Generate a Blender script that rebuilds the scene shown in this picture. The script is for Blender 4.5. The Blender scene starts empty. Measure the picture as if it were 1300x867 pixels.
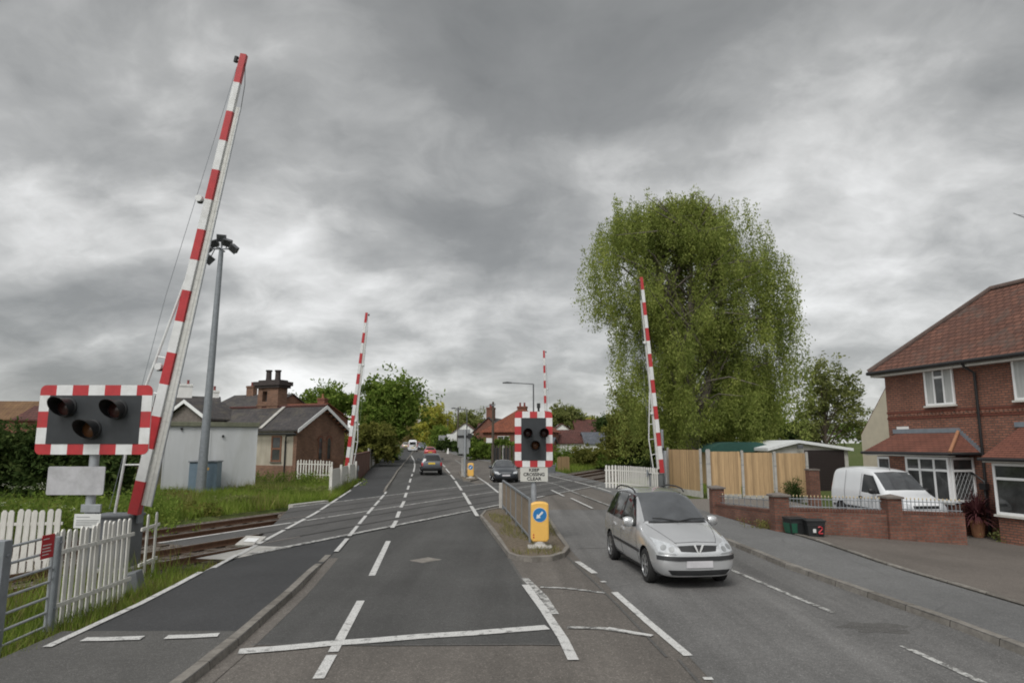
import bpy, bmesh, math, random
import numpy as np
from mathutils import Vector, Matrix
from mathutils.bvhtree import BVHTree

random.seed(11)
RNG = np.random.default_rng(5)
sc = bpy.context.scene
col = sc.collection
R = math.radians

# ------------------------------------------------------------------ camera model and site survey
CF, CH, CV = 850.0, 2.6, 562.0            # focal length (px of a 1300 px frame), eye height, horizon row
CP = math.atan((CV - 433.5) / CF)
_c, _s = math.cos(CP), math.sin(CP)


def ray(u, v):
    dx, dy = (u - 650) / CF, (433.5 - v) / CF
    return dx, _c - dy * _s, _s + dy * _c


def sstep(a, b, t):
    t = min(1.0, max(0.0, (t - a) / (b - a)))
    return t * t * (3 - 2 * t)


def gz(x, y):
    """height of the land: the road climbs gently beyond the crossing, the plots on the right dip"""
    t = min(max(0.0, y - 52), 110.0)
    up = 0.018 * (t * t / 12.0 / 2 if t < 12 else t - 6)
    dip = -0.06 * min(max(0.0, x - 7.6), 5.5) * (1 - sstep(28, 38, y))
    return up + dip


def P(u, v, dz=0.0):
    """point of the land seen at a pixel of the survey photograph"""
    x, y, w = ray(u, v)
    z = dz
    for _ in range(14):
        t = (z - CH) / w
        z = 0.5 * z + 0.5 * (gz(t * x, t * y) + dz)
    t = (z - CH) / w
    return Vector((t * x, t * y, z))


def Q(u, v, Y):
    x, y, w = ray(u, v)
    t = Y / y
    return Vector((t * x, Y, CH + t * w))


def X(u, Y):
    return Q(u, 560, Y).x


def interp(tab, y):
    if y <= tab[0][1]:
        return tab[0][0]
    for (x0, y0), (x1, y1) in zip(tab, tab[1:]):
        if y <= y1:
            return x0 + (x1 - x0) * (y - y0) / (y1 - y0)
    return tab[-1][0]


# ------------------------------------------------------------------ mesh builder
class MB:
    def __init__(self):
        self.v, self.f, self.m = [], [], []

    def add(self, pts, faces, m=0):
        n = len(self.v)
        self.v += [tuple(p) for p in pts]
        for f in faces:
            self.f.append(tuple(i + n for i in f))
            self.m.append(m)

    def poly(self, pts, m=0):
        self.add(pts, [tuple(range(len(pts)))], m)

    def box(self, c, s, rz=0.0, m=0, Mx=None):
        hx, hy, hz = s[0] / 2, s[1] / 2, s[2] / 2
        pts = [Vector((a * hx, b * hy, d * hz)) for d in (-1, 1) for b in (-1, 1) for a in (-1, 1)]
        T = Matrix.Rotation(rz, 3, 'Z') if Mx is None else Mx
        c = Vector(c)
        pts = [T @ p + c for p in pts]
        self.add(pts, [(0, 2, 3, 1), (4, 5, 7, 6), (0, 1, 5, 4), (1, 3, 7, 5), (3, 2, 6, 7), (2, 0, 4, 6)], m)

    def b2(self, x0, x1, y0, y1, z0, z1, m=0):
        self.box(((x0 + x1) / 2, (y0 + y1) / 2, (z0 + z1) / 2), (abs(x1 - x0), abs(y1 - y0), abs(z1 - z0)), 0, m)

    def extrude(self, pts, vec, m=0):
        n = len(pts)
        vec = Vector(vec)
        a = [Vector(p) for p in pts]
        b = [p + vec for p in a]
        fs = [tuple(range(n - 1, -1, -1)), tuple(range(n, 2 * n))]
        fs += [(i, (i + 1) % n, n + (i + 1) % n, n + i) for i in range(n)]
        self.add(a + b, fs, m)

    def tube(self, pts, r, n=8, m=0, caps=True):
        pts = [Vector(p) for p in pts]
        k = len(pts)
        rs = r if isinstance(r, (list, tuple)) else [r] * k
        rings = []
        ref = None
        for i, p in enumerate(pts):
            d = (pts[min(i + 1, k - 1)] - pts[max(i - 1, 0)])
            if d.length < 1e-9:
                d = Vector((0, 0, 1))
            d.normalize()
            if ref is None:
                ref = Vector((1, 0, 0)) if abs(d.x) < 0.8 else Vector((0, 1, 0))
            a = (ref - d * ref.dot(d))
            if a.length < 1e-6:
                a = d.orthogonal()
            a.normalize()
            b = d.cross(a)
            ref = a
            rings.append([p + (a * math.cos(2 * math.pi * j / n) + b * math.sin(2 * math.pi * j / n)) * rs[i] for j in range(n)])
        fs = []
        for i in range(k - 1):
            for j in range(n):
                fs.append((i * n + j, i * n + (j + 1) % n, (i + 1) * n + (j + 1) % n, (i + 1) * n + j))
        if caps:
            fs.append(tuple(range(n - 1, -1, -1)))
            fs.append(tuple((k - 1) * n + j for j in range(n)))
        self.add([p for r_ in rings for p in r_], fs, m)

    def lathe(self, prof, n=24, o=(0, 0, 0), Mx=None, m=0):
        """prof: (radius, height) pairs about z"""
        o = Vector(o)
        T = Mx or Matrix.Identity(3)
        pts = []
        for r, z in prof:
            for j in range(n):
                a = 2 * math.pi * j / n
                pts.append(T @ Vector((r * math.cos(a), r * math.sin(a), z)) + o)
        fs = []
        for i in range(len(prof) - 1):
            for j in range(n):
                fs.append((i * n + j, i * n + (j + 1) % n, (i + 1) * n + (j + 1) % n, (i + 1) * n + j))
        if prof[0][0] > 1e-6:
            fs.append(tuple(range(n - 1, -1, -1)))
        if prof[-1][0] > 1e-6:
            fs.append(tuple((len(prof) - 1) * n + j for j in range(n)))
        self.add(pts, fs, m)

    def build(self, name, mats, parent=None, loc=None, rz=0.0, smooth=None, bevel=0.0, mat=None):
        if not isinstance(mats, (list, tuple)):
            mats = [mats]
        me = bpy.data.meshes.new(name)
        me.from_pydata(self.v, [], self.f)
        for x in mats:
            me.materials.append(x)
        me.polygons.foreach_set('material_index', self.m)
        if smooth is not None:
            me.polygons.foreach_set('use_smooth', [True] * len(self.f))
            me.set_sharp_from_angle(angle=R(smooth))
        me.update()
        o = bpy.data.objects.new(name, me)
        col.objects.link(o)
        if parent is not None:
            o.parent = parent
        if loc is not None:
            o.location = loc
        o.rotation_euler.z = rz
        if bevel:
            b = o.modifiers.new('bevel', 'BEVEL')
            b.width = bevel
            b.segments = 2
            b.limit_method = 'ANGLE'
            b.angle_limit = R(40)
        return o


def tag(o, label=None, cat=None, group=None, kind=None):
    if label:
        o['label'] = label
    if cat:
        o['category'] = cat
    if group:
        o['group'] = group
    if kind:
        o['kind'] = kind
    return o


def thing(name, label, cat, loc=(0, 0, 0), rz=0.0, group=None):
    o = bpy.data.objects.new(name, None)
    o.empty_display_size = 0.2
    col.objects.link(o)
    o.location = loc
    o.rotation_euler.z = rz
    return tag(o, label, cat, group)


def dup(root, loc, rz, label, group=None):
    r = root.copy()
    col.objects.link(r)
    r.location = loc
    r.rotation_euler.z = rz
    r['label'] = label
    if group:
        r['group'] = group
    for ch in list(root.children):
        c = ch.copy()
        col.objects.link(c)
        c.parent = r
        for g in list(ch.children):
            d = g.copy()
            col.objects.link(d)
            d.parent = c
    return r


def text_part(name, s, size, mat, parent, loc, rot=(R(90), 0, 0), bold=0.0, depth=0.002, sx=1.0):
    cu = bpy.data.curves.new(name, 'FONT')
    cu.body = s
    cu.size = size
    cu.align_x = 'CENTER'
    cu.align_y = 'CENTER'
    cu.extrude = depth
    cu.offset = bold
    t = bpy.data.objects.new(name, cu)
    col.objects.link(t)
    bpy.context.view_layer.update()
    me = bpy.data.meshes.new_from_object(t.evaluated_get(bpy.context.evaluated_depsgraph_get()))
    bpy.data.objects.remove(t)
    me.materials.clear()
    me.materials.append(mat)
    o = bpy.data.objects.new(name, me)
    col.objects.link(o)
    o.parent = parent
    o.location = loc
    o.rotation_euler = rot
    o.scale.x = sx
    return o


# ------------------------------------------------------------------ materials
class NT:
    def __init__(self, m):
        self.nt = m.node_tree
        self.n = self.nt.nodes
        self.l = self.nt.links

    def new(self, t, **kw):
        nd = self.n.new(t)
        for k, v in kw.items():
            setattr(nd, k, v)
        return nd

    def link(self, a, b):
        self.l.new(a, b)

    def math(self, op, a, b=None, c=None):
        nd = self.new('ShaderNodeMath', operation=op)
        for i, x in enumerate((a, b, c)):
            if x is None:
                continue
            if isinstance(x, (int, float)):
                nd.inputs[i].default_value = x
            else:
                self.link(x, nd.inputs[i])
        return nd.outputs[0]

    def noise(self, vec, scale, detail=4, rough=0.6, dist=0.0):
        nd = self.new('ShaderNodeTexNoise')
        nd.inputs['Scale'].default_value = scale
        nd.inputs['Detail'].default_value = detail
        nd.inputs['Roughness'].default_value = rough
        nd.inputs['Distortion'].default_value = dist
        if vec is not None:
            self.link(vec, nd.inputs['Vector'])
        return nd.outputs['Fac']

    def ramp(self, fac, stops):
        nd = self.new('ShaderNodeValToRGB')
        e = nd.color_ramp.elements
        while len(e) < len(stops):
            e.new(0.5)
        for el, (p, c) in zip(e, stops):
            el.position = p
            el.color = tuple(c) + (1,) if len(c) == 3 else c
        self.link(fac, nd.inputs[0])
        return nd.outputs[0]

    def mix(self, fac, a, b, mode='MIX'):
        nd = self.new('ShaderNodeMix', data_type='RGBA', blend_type=mode)
        for x, i in ((fac, 0), (a, 6), (b, 7)):
            if isinstance(x, (int, float)):
                nd.inputs[i].default_value = x
            elif isinstance(x, (tuple, list)):
                nd.inputs[i].default_value = tuple(x) + (1,) if len(x) == 3 else x
            else:
                self.link(x, nd.inputs[i])
        return nd.outputs[2]

    def mapping(self, vec, scale=(1, 1, 1), loc=(0, 0, 0), rot=(0, 0, 0)):
        nd = self.new('ShaderNodeMapping')
        nd.inputs['Scale'].default_value = scale
        nd.inputs['Location'].default_value = loc
        nd.inputs['Rotation'].default_value = rot
        self.link(vec, nd.inputs['Vector'])
        return nd.outputs[0]

    def bump(self, h, strength=0.3, dist=0.01):
        nd = self.new('ShaderNodeBump')
        nd.inputs['Strength'].default_value = strength
        nd.inputs['Distance'].default_value = dist
        self.link(h, nd.inputs['Height'])
        self.link(nd.outputs[0], self.bsdf.inputs['Normal'])

    def obj(self):
        return self.new('ShaderNodeTexCoord').outputs['Object']

    def boxmap(self):
        """wall coordinates: metres along the wall and up it"""
        tc = self.new('ShaderNodeTexCoord')
        sp = self.new('ShaderNodeSeparateXYZ')
        self.link(tc.outputs['Object'], sp.inputs[0])
        sn = self.new('ShaderNodeSeparateXYZ')
        self.link(tc.outputs['Normal'], sn.inputs[0])
        g = self.math('GREATER_THAN', self.math('ABSOLUTE', sn.outputs[0]), self.math('ABSOLUTE', sn.outputs[1]))
        u = self.math('ADD', self.math('MULTIPLY', g, sp.outputs[1]), self.math('MULTIPLY', self.math('SUBTRACT', 1.0, g), sp.outputs[0]))
        cb = self.new('ShaderNodeCombineXYZ')
        self.link(u, cb.inputs[0])
        self.link(sp.outputs[2], cb.inputs[1])
        return cb.outputs[0], tc.outputs['Object']


def base(name, rough=0.6, metal=0.0, spec=None, coat=0.0):
    m = bpy.data.materials.new(name)
    m.use_nodes = True
    t = NT(m)
    t.bsdf = t.n['Principled BSDF']
    t.bsdf.inputs['Roughness'].default_value = rough
    t.bsdf.inputs['Metallic'].default_value = metal
    if spec is not None:
        t.bsdf.inputs['Specular IOR Level'].default_value = spec
    if coat:
        t.bsdf.inputs['Coat Weight'].default_value = coat
        t.bsdf.inputs['Coat Roughness'].default_value = 0.06
    t.m = m
    return t


def sc3(c, k):
    return tuple(min(1.0, x * k) for x in c)


def plain(name, c, rough=0.6, metal=0.0, var=0.18, scale=6.0, bump=0.0, bscale=60.0, spec=None, coat=0.0, dirt=None, stretch=(1, 1, 1)):
    t = base(name, rough, metal, spec, coat)
    if var <= 0 and dirt is None:
        t.bsdf.inputs['Base Color'].default_value = tuple(c) + (1,)
    else:
        o = t.mapping(t.obj(), stretch)
        n = t.noise(o, scale, 6, 0.65)
        cc = t.ramp(n, [(0.28, sc3(c, 1 - var)), (0.72, sc3(c, 1 + var))])
        if dirt is not None:
            n2 = t.noise(o, scale * 0.45, 8, 0.7, 0.4)
            cc = t.mix(t.ramp(n2, [(0.5, (0, 0, 0)), (0.72, (0.8, 0.8, 0.8))]), cc, dirt)
        t.link(cc, t.bsdf.inputs['Base Color'])
    if bump:
        t.bump(t.noise(t.obj(), bscale, 4), bump, 0.02)
    return t.m


def asphalt(name, c, streak=0.18, coarse=1.0, patch=0.0):
    t = base(name, 0.86, 0, 0.3)
    o = t.obj()
    big = t.noise(o, 0.35, 5, 0.6)
    cc = t.ramp(big, [(0.3, sc3(c, 0.84)), (0.7, sc3(c, 1.16))])
    st = t.noise(t.mapping(o, (1.3, 0.06, 1), rot=(0, 0, R(-6))), 1.0, 4, 0.6)
    cc = t.mix(1.0, cc, t.ramp(st, [(0.3, (1 - streak,) * 3), (0.7, (1 + streak,) * 3)]), 'MULTIPLY')
    md = t.noise(o, 9.0, 6, 0.75)
    cc = t.mix(1.0, cc, t.ramp(md, [(0.3, (0.88,) * 3), (0.7, (1.12,) * 3)]), 'MULTIPLY')
    vo = t.new('ShaderNodeTexVoronoi')
    vo.inputs['Scale'].default_value = 75 * coarse
    t.link(o, vo.inputs['Vector'])
    sp = t.new('ShaderNodeSeparateColor')
    t.link(vo.outputs['Color'], sp.inputs[0])
    cc = t.mix(1.0, cc, t.ramp(sp.outputs[0], [(0.0, (0.72,) * 3), (0.7, (1.0,) * 3), (0.93, (1.12,) * 3), (1.0, (1.75,) * 3)]), 'MULTIPLY')
    if patch:
        pn = t.noise(o, 1.1, 7, 0.7, 0.8)
        cc = t.mix(t.ramp(pn, [(0.56, (0, 0, 0)), (0.62, (patch,) * 3)]), cc, sc3(c, 0.62))
    # fine wandering cracks, sealed dark
    cr = t.new('ShaderNodeTexVoronoi', feature='DISTANCE_TO_EDGE')
    cr.inputs['Scale'].default_value = 0.33
    wob = t.new('ShaderNodeMix', data_type='RGBA')
    wob.inputs[0].default_value = 0.16
    t.link(o, wob.inputs[6])
    nn = t.new('ShaderNodeTexNoise')
    nn.inputs['Scale'].default_value = 2.2
    nn.inputs['Detail'].default_value = 6
    t.link(o, nn.inputs['Vector'])
    t.link(nn.outputs['Color'], wob.inputs[7])
    t.link(wob.outputs[2], cr.inputs['Vector'])
    gate = t.ramp(t.noise(o, 0.22, 3), [(0.52, (0, 0, 0)), (0.6, (0.5,) * 3)])
    line = t.ramp(cr.outputs['Distance'], [(0.0, (1,) * 3), (0.006, (0, 0, 0))])
    cc = t.mix(t.mix(1.0, gate, line, 'MULTIPLY'), cc, sc3(c, 0.5))
    t.link(cc, t.bsdf.inputs['Base Color'])
    t.bump(vo.outputs['Distance'], 0.35, 0.006)
    return t.m


def paint(name, c, worn, under):
    t = base(name, 0.7, 0, 0.3)
    o = t.obj()
    n = t.noise(o, 7.0, 10, 0.75, 0.3)
    f = t.ramp(n, [(worn - 0.05, (1,) * 3), (worn + 0.07, (0,) * 3)])
    fine = t.ramp(t.noise(o, 60, 3), [(0.36, (0.62,) * 3), (0.6, (1.0,) * 3)])
    cc = t.mix(f, t.mix(1.0, c, fine, 'MULTIPLY'), under)
    t.link(cc, t.bsdf.inputs['Base Color'])
    return t.m


def brick(name, c1, c2, mortar, w=0.225, h=0.075, mort=0.012, dirt=0.35, bumpd=0.01):
    t = base(name, 0.88, 0, 0.25)
    uv, o = t.boxmap()
    b = t.new('ShaderNodeTexBrick')
    b.offset = 0.5
    b.inputs['Color1'].default_value = tuple(c1) + (1,)
    b.inputs['Color2'].default_value = tuple(c2) + (1,)
    b.inputs['Mortar'].default_value = tuple(mortar) + (1,)
    b.inputs['Scale'].default_value = 1.0
    b.inputs['Mortar Size'].default_value = mort
    b.inputs['Mortar Smooth'].default_value = 0.2
    b.inputs['Bias'].default_value = -0.1
    b.inputs['Brick Width'].default_value = w
    b.inputs['Row Height'].default_value = h
    t.link(uv, b.inputs['Vector'])
    n = t.noise(o, 0.8, 8, 0.7)
    cc = t.mix(1.0, b.outputs['Color'], t.ramp(n, [(0.3, (1 - dirt,) * 3), (0.7, (1 + dirt * 0.6,) * 3)]), 'MULTIPLY')
    n2 = t.noise(uv, 14.0, 3, 0.8)
    cc = t.mix(1.0, cc, t.ramp(n2, [(0.3, (0.75,) * 3), (0.7, (1.25,) * 3)]), 'MULTIPLY')
    t.link(cc, t.bsdf.inputs['Base Color'])
    t.bump(b.outputs['Fac'], -0.5, bumpd)
    return t.m


def tiles(name, c1, c2, w=0.22, h=0.2, gap=0.018, lichen=None, wave=True):
    t = base(name, 0.85, 0, 0.3)
    uv, o = t.boxmap()
    b = t.new('ShaderNodeTexBrick')
    b.offset = 0.5
    for k, x in (('Color1', c1), ('Color2', c2), ('Mortar', sc3(c1, 0.35))):
        b.inputs[k].default_value = tuple(x) + (1,)
    b.inputs['Scale'].default_value = 1.0
    b.inputs['Mortar Size'].default_value = gap
    b.inputs['Mortar Smooth'].default_value = 0.4
    b.inputs['Brick Width'].default_value = w
    b.inputs['Row Height'].default_value = h
    t.link(uv, b.inputs['Vector'])
    n = t.noise(o, 0.7, 8, 0.7)
    cc = t.mix(1.0, b.outputs['Color'], t.ramp(n, [(0.3, (0.72,) * 3), (0.7, (1.22,) * 3)]), 'MULTIPLY')
    if lichen is not None:
        n2 = t.noise(o, 0.9, 9, 0.75, 0.6)
        cc = t.mix(t.ramp(n2, [(0.52, (0, 0, 0)), (0.66, (0.75,) * 3)]), cc, lichen)
    t.link(cc, t.bsdf.inputs['Base Color'])
    # each course laps the one below: a saw-tooth up the slope
    sp = t.new('ShaderNodeSeparateXYZ')
    t.link(uv, sp.inputs[0])
    saw = t.math('FRACT', t.math('DIVIDE', sp.outputs[1], h))
    wv = t.math('ABSOLUTE', t.math('SINE', t.math('MULTIPLY', sp.outputs[0], math.pi / w)))
    t.bump(t.math('ADD', t.math('MULTIPLY', saw, -1.0), t.math('MULTIPLY', wv, 0.8 if wave else 0.05)), 0.7, 0.03)
    return t.m


def leaf(name, c1, c2, c3, trans=0.35, hang=False):
    m = bpy.data.materials.new(name)
    m.use_nodes = True
    t = NT(m)
    t.n.remove(t.n['Principled BSDF'])
    g = t.new('ShaderNodeNewGeometry')
    o = t.obj()
    r = t.ramp(g.outputs['Random Per Island'], [(0.0, c1), (0.55, c2), (1.0, c3)])
    n = t.noise(t.mapping(o, (1.1, 1.1, 0.4)) if hang else o, 0.75 if hang else 0.55, 5, 0.65)
    cc = t.mix(1.0, r, t.ramp(n, [(0.32, (0.58, 0.62, 0.6)), (0.68, (1.38, 1.32, 1.2))]), 'MULTIPLY')
    d = t.new('ShaderNodeBsdfDiffuse')
    tr = t.new('ShaderNodeBsdfTranslucent')
    t.link(cc, d.inputs[0])
    t.link(cc, tr.inputs[0])
    mx = t.new('ShaderNodeMixShader')
    mx.inputs[0].default_value = trans
    t.link(d.outputs[0], mx.inputs[1])
    t.link(tr.outputs[0], mx.inputs[2])
    t.link(mx.outputs[0], t.n['Material Output'].inputs[0])
    return m


def timber(name, c, var=0.3, board=0.12, vertical=True):
    t = base(name, 0.8, 0, 0.25)
    uv, o = t.boxmap()
    sp = t.new('ShaderNodeSeparateXYZ')
    t.link(uv, sp.inputs[0])
    k = t.math('FLOOR', t.math('DIVIDE', sp.outputs[0], board))
    wn = t.new('ShaderNodeTexWhiteNoise', noise_dimensions='1D')
    t.link(k, wn.inputs['W'])
    cc = t.ramp(wn.outputs['Value'], [(0, sc3(c, 1 - var)), (1, sc3(c, 1 + var * 0.7))])
    gr = t.noise(t.mapping(uv, (28, 1.3, 1)), 1.0, 6, 0.7, 0.5)
    cc = t.mix(1.0, cc, t.ramp(gr, [(0.3, (0.78,) * 3), (0.7, (1.15,) * 3)]), 'MULTIPLY')
    t.link(cc, t.bsdf.inputs['Base Color'])
    fr = t.math('FRACT', t.math('DIVIDE', sp.outputs[0], board))
    t.bump(fr, 0.8, 0.015)
    return t.m


m = {}
m['road_dark'] = asphalt('asphalt_dark', (0.076, 0.0755, 0.0735), 0.2, 1.2)
m['road_old'] = asphalt('asphalt_old', (0.132, 0.120, 0.108), 0.22, 0.9, 0.25)
m['road_far'] = asphalt('asphalt_far', (0.142, 0.14, 0.137), 0.28, 1.0, 0.15)
m['foot_dark'] = asphalt('footway_dark', (0.052, 0.053, 0.055), 0.05, 1.5)
m['foot_old'] = asphalt('footway_old', (0.098, 0.096, 0.092), 0.08, 1.2, 0.2)
m['pave_right'] = asphalt('pavement_grey', (0.15, 0.151, 0.15), 0.06, 1.4, 0.15)
m['forecourt'] = asphalt('forecourt_tarmac', (0.142, 0.126, 0.112), 0.05, 1.3, 0.12)
m['deck'] = asphalt('crossing_panels', (0.094, 0.092, 0.09), 0.15, 1.2)
m['kerb'] = plain('kerb_concrete', (0.20, 0.185, 0.165), 0.9, var=0.3, scale=5, bump=0.4, dirt=(0.09, 0.08, 0.065))
t = base('kerb_stones', 0.9, 0, 0.25)
_o = t.obj()
_sp = t.new('ShaderNodeSeparateXYZ')
t.link(_o, _sp.inputs[0])
_k = t.math('DIVIDE', _sp.outputs[1], 0.914)
_wn = t.new('ShaderNodeTexWhiteNoise', noise_dimensions='1D')
t.link(t.math('FLOOR', _k), _wn.inputs['W'])
_cc = t.ramp(_wn.outputs['Value'], [(0, (0.165, 0.152, 0.134)), (1, (0.25, 0.235, 0.212))])
_cc = t.mix(1.0, _cc, t.ramp(t.noise(_o, 7, 8, 0.7), [(0.3, (0.62,) * 3), (0.7, (1.22,) * 3)]), 'MULTIPLY')
_j = t.math('LESS_THAN', t.math('FRACT', _k), 0.018)
_cc = t.mix(_j, _cc, (0.05, 0.046, 0.04))
t.link(_cc, t.bsdf.inputs['Base Color'])
t.bump(t.noise(_o, 40, 4), 0.4, 0.02)
m['kerbstone'] = t.m
m['conc'] = plain('pale_concrete', (0.42, 0.41, 0.385), 0.9, var=0.18, scale=4, bump=0.3, dirt=(0.24, 0.23, 0.2))
m['white'] = paint('road_paint', (0.63, 0.63, 0.615), 0.40, (0.13, 0.128, 0.125))
m['white_worn'] = paint('road_paint_worn', (0.58, 0.58, 0.56), 0.49, (0.12, 0.118, 0.114))
m['stain'] = asphalt('worn_stain', (0.105, 0.102, 0.098), 0.1, 1.0)
t = base('ballast_stone', 0.95, 0, 0.2)
_o = t.obj()
_v = t.new('ShaderNodeTexVoronoi')
_v.inputs['Scale'].default_value = 17
t.link(_o, _v.inputs['Vector'])
_s2 = t.new('ShaderNodeSeparateColor')
t.link(_v.outputs['Color'], _s2.inputs[0])
_cc = t.ramp(_s2.outputs[0], [(0, (0.055, 0.043, 0.034)), (0.6, (0.135, 0.11, 0.09)), (1, (0.26, 0.235, 0.21))])
t.link(_cc, t.bsdf.inputs['Base Color'])
t.bump(_v.outputs['Distance'], 1.0, 0.05)
m['ballast'] = t.m
t = base('earth_and_turf', 0.95, 0, 0.15)
_o = t.obj()
_cc = t.ramp(t.noise(_o, 0.25, 8, 0.7), [(0.3, (0.06, 0.085, 0.022)), (0.55, (0.09, 0.115, 0.035)), (0.75, (0.13, 0.115, 0.065))])
_cc = t.mix(1.0, _cc, t.ramp(t.noise(_o, 14, 5, 0.7), [(0.3, (0.6,) * 3), (0.7, (1.3,) * 3)]), 'MULTIPLY')
t.link(_cc, t.bsdf.inputs['Base Color'])
t.bump(t.noise(_o, 30, 5), 0.8, 0.06)
m['earth'] = t.m
m['soil'] = plain('island_soil', (0.13, 0.105, 0.075), 0.95, var=0.6, scale=11, bump=0.9, bscale=40)
m['gravel'] = plain('drive_gravel', (0.16, 0.145, 0.13), 0.95, var=0.3, scale=22, bump=0.7, bscale=60)
m['rust'] = plain('rusty_rail', (0.13, 0.068, 0.04), 0.8, var=0.35, scale=9)
m['railtop'] = plain('worn_rail_top', (0.32, 0.30, 0.28), 0.35, 0.8, var=0.15)
m['groove'] = plain('flangeway_rubber', (0.022, 0.021, 0.02), 0.9, var=0.2)
m['sleeper'] = plain('sleeper_timber', (0.085, 0.066, 0.05), 0.95, var=0.35, scale=8, bump=0.5)
m['picket'] = plain('white_painted_wood', (0.66, 0.65, 0.61), 0.7, var=0.14, scale=7, dirt=(0.34, 0.33, 0.27), stretch=(3, 3, 0.6))
m['galv'] = plain('galvanised_steel', (0.36, 0.38, 0.40), 0.5, 0.35, var=0.16, scale=9)
m['galv_d'] = plain('weathered_steel', (0.24, 0.26, 0.28), 0.55, 0.3, var=0.18, scale=6)
m['red'] = plain('signal_red', (0.46, 0.034, 0.04), 0.42, var=0.16, dirt=(0.36, 0.05, 0.05))
m['bwhite'] = plain('board_white', (0.72, 0.73, 0.73), 0.42, var=0.08, dirt=(0.56, 0.56, 0.54))
m['boom_w'] = plain('boom_white', (0.70, 0.71, 0.71), 0.45, var=0.08, dirt=(0.5, 0.5, 0.48))
m['skirt'] = plain('skirt_aluminium', (0.60, 0.60, 0.57), 0.55, 0.1, var=0.15, scale=12)
m['black'] = plain('matt_black', (0.017, 0.018, 0.019), 0.5, var=0.2)
m['board'] = plain('board_charcoal', (0.030, 0.034, 0.038), 0.5, var=0.15)
m['dark'] = plain('dark_plastic', (0.028, 0.029, 0.031), 0.55, var=0.2)
m['lens_r'] = plain('red_lens_unlit', (0.06, 0.022, 0.02), 0.2, var=0.15)
m['lens_a'] = plain('amber_lens_unlit', (0.14, 0.058, 0.024), 0.2, var=0.15)
m['signw'] = plain('sign_white', (0.66, 0.67, 0.66), 0.45, var=0.06)
m['signgrey'] = plain('sign_back_grey', (0.27, 0.28, 0.285), 0.5, 0.2, var=0.12)
m['cab'] = plain('cabinet_blue_grey', (0.155, 0.215, 0.27), 0.5, var=0.12, scale=3)
m['machine'] = plain('machine_grey', (0.13, 0.14, 0.15), 0.5, var=0.15)
m['shed'] = plain('shed_white_panel', (0.52, 0.535, 0.545), 0.5, var=0.07, scale=1.5, dirt=(0.42, 0.43, 0.42), stretch=(1.2, 1.2, 0.25))
m['cream'] = plain('cream_render', (0.38, 0.345, 0.28), 0.85, var=0.2, scale=1.6, dirt=(0.33, 0.29, 0.23), stretch=(1.5, 1.5, 0.5))
m['wrender'] = plain('white_render', (0.72, 0.72, 0.70), 0.8, var=0.08, scale=1.5)
m['beige'] = plain('beige_render', (0.50, 0.45, 0.36), 0.85, var=0.1, scale=2)
m['upvc'] = plain('white_upvc', (0.78, 0.79, 0.79), 0.35, var=0.03)
m['lead'] = plain('lead_flashing', (0.20, 0.23, 0.26), 0.6, 0.2, var=0.15)
m['gutter'] = plain('black_gutter', (0.018, 0.018, 0.019), 0.4, var=0.1)
m['fascia'] = plain('fascia_pale', (0.55, 0.54, 0.5), 0.6, var=0.1)
m['brownwood'] = plain('brown_frame', (0.17, 0.075, 0.04), 0.6, var=0.2)
m['stone'] = plain('stone_cap', (0.16, 0.14, 0.125), 0.9, var=0.3, scale=6, bump=0.4)
m['garage'] = plain('garage_door_brown', (0.018, 0.011, 0.011), 0.5, var=0.15, stretch=(0.2, 0.2, 6))
m['green_roof'] = plain('green_felt', (0.018, 0.068, 0.055), 0.85, var=0.15)
m['asb'] = plain('white_roof_sheet', (0.66, 0.68, 0.69), 0.6, var=0.08)
m['terracotta'] = plain('terracotta', (0.34, 0.165, 0.09), 0.85, var=0.15)
m['pot_red'] = plain('chimney_pot', (0.22, 0.05, 0.045), 0.8, var=0.2)
m['pot_dark'] = plain('sooty_pot', (0.05, 0.04, 0.038), 0.85, var=0.3)
m['yellow'] = plain('bollard_yellow', (0.80, 0.47, 0.11), 0.45, var=0.06)
m['blue'] = plain('sign_blue', (0.02, 0.17, 0.42), 0.4, var=0.05)
m['pole'] = plain('pole_timber', (0.085, 0.068, 0.052), 0.9, var=0.3)
m['lampgrey'] = plain('lamp_column_grey', (0.12, 0.125, 0.135), 0.5, 0.3, var=0.1)
m['wire'] = plain('wire', (0.05, 0.05, 0.052), 0.6, var=0)
m['brickh'] = brick('house_brick', (0.315, 0.135, 0.09), (0.21, 0.09, 0.063), (0.115, 0.085, 0.07), mort=0.016, dirt=0.3)
m['brickw'] = brick('wall_brick', (0.225, 0.098, 0.068), (0.15, 0.066, 0.05), (0.12, 0.10, 0.085), dirt=0.35)
m['brickc'] = brick('cottage_brick', (0.27, 0.14, 0.09), (0.17, 0.086, 0.06), (0.15, 0.125, 0.10), dirt=0.35)
m['brickr'] = brick('orange_brick', (0.24, 0.085, 0.05), (0.17, 0.062, 0.04), (0.16, 0.12, 0.10), dirt=0.2)
m['tileh'] = tiles('house_tiles', (0.175, 0.082, 0.058), (0.12, 0.06, 0.046), 0.26, 0.145, 0.02, lichen=(0.085, 0.075, 0.066))
m['tileb'] = tiles('porch_tiles', (0.20, 0.08, 0.056), (0.16, 0.066, 0.048), 0.24, 0.06, 0.01, wave=False)
m['slate'] = tiles('cottage_slate', (0.082, 0.074, 0.072), (0.052, 0.05, 0.052), 0.3, 0.13, 0.012, lichen=(0.12, 0.108, 0.08), wave=False)
m['tilef'] = tiles('far_red_tiles', (0.225, 0.075, 0.042), (0.165, 0.058, 0.036), 0.35, 0.22, 0.02)
m['tilebr'] = tiles('far_brown_tiles', (0.12, 0.05, 0.042), (0.09, 0.042, 0.036), 0.35, 0.22, 0.02)
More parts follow.
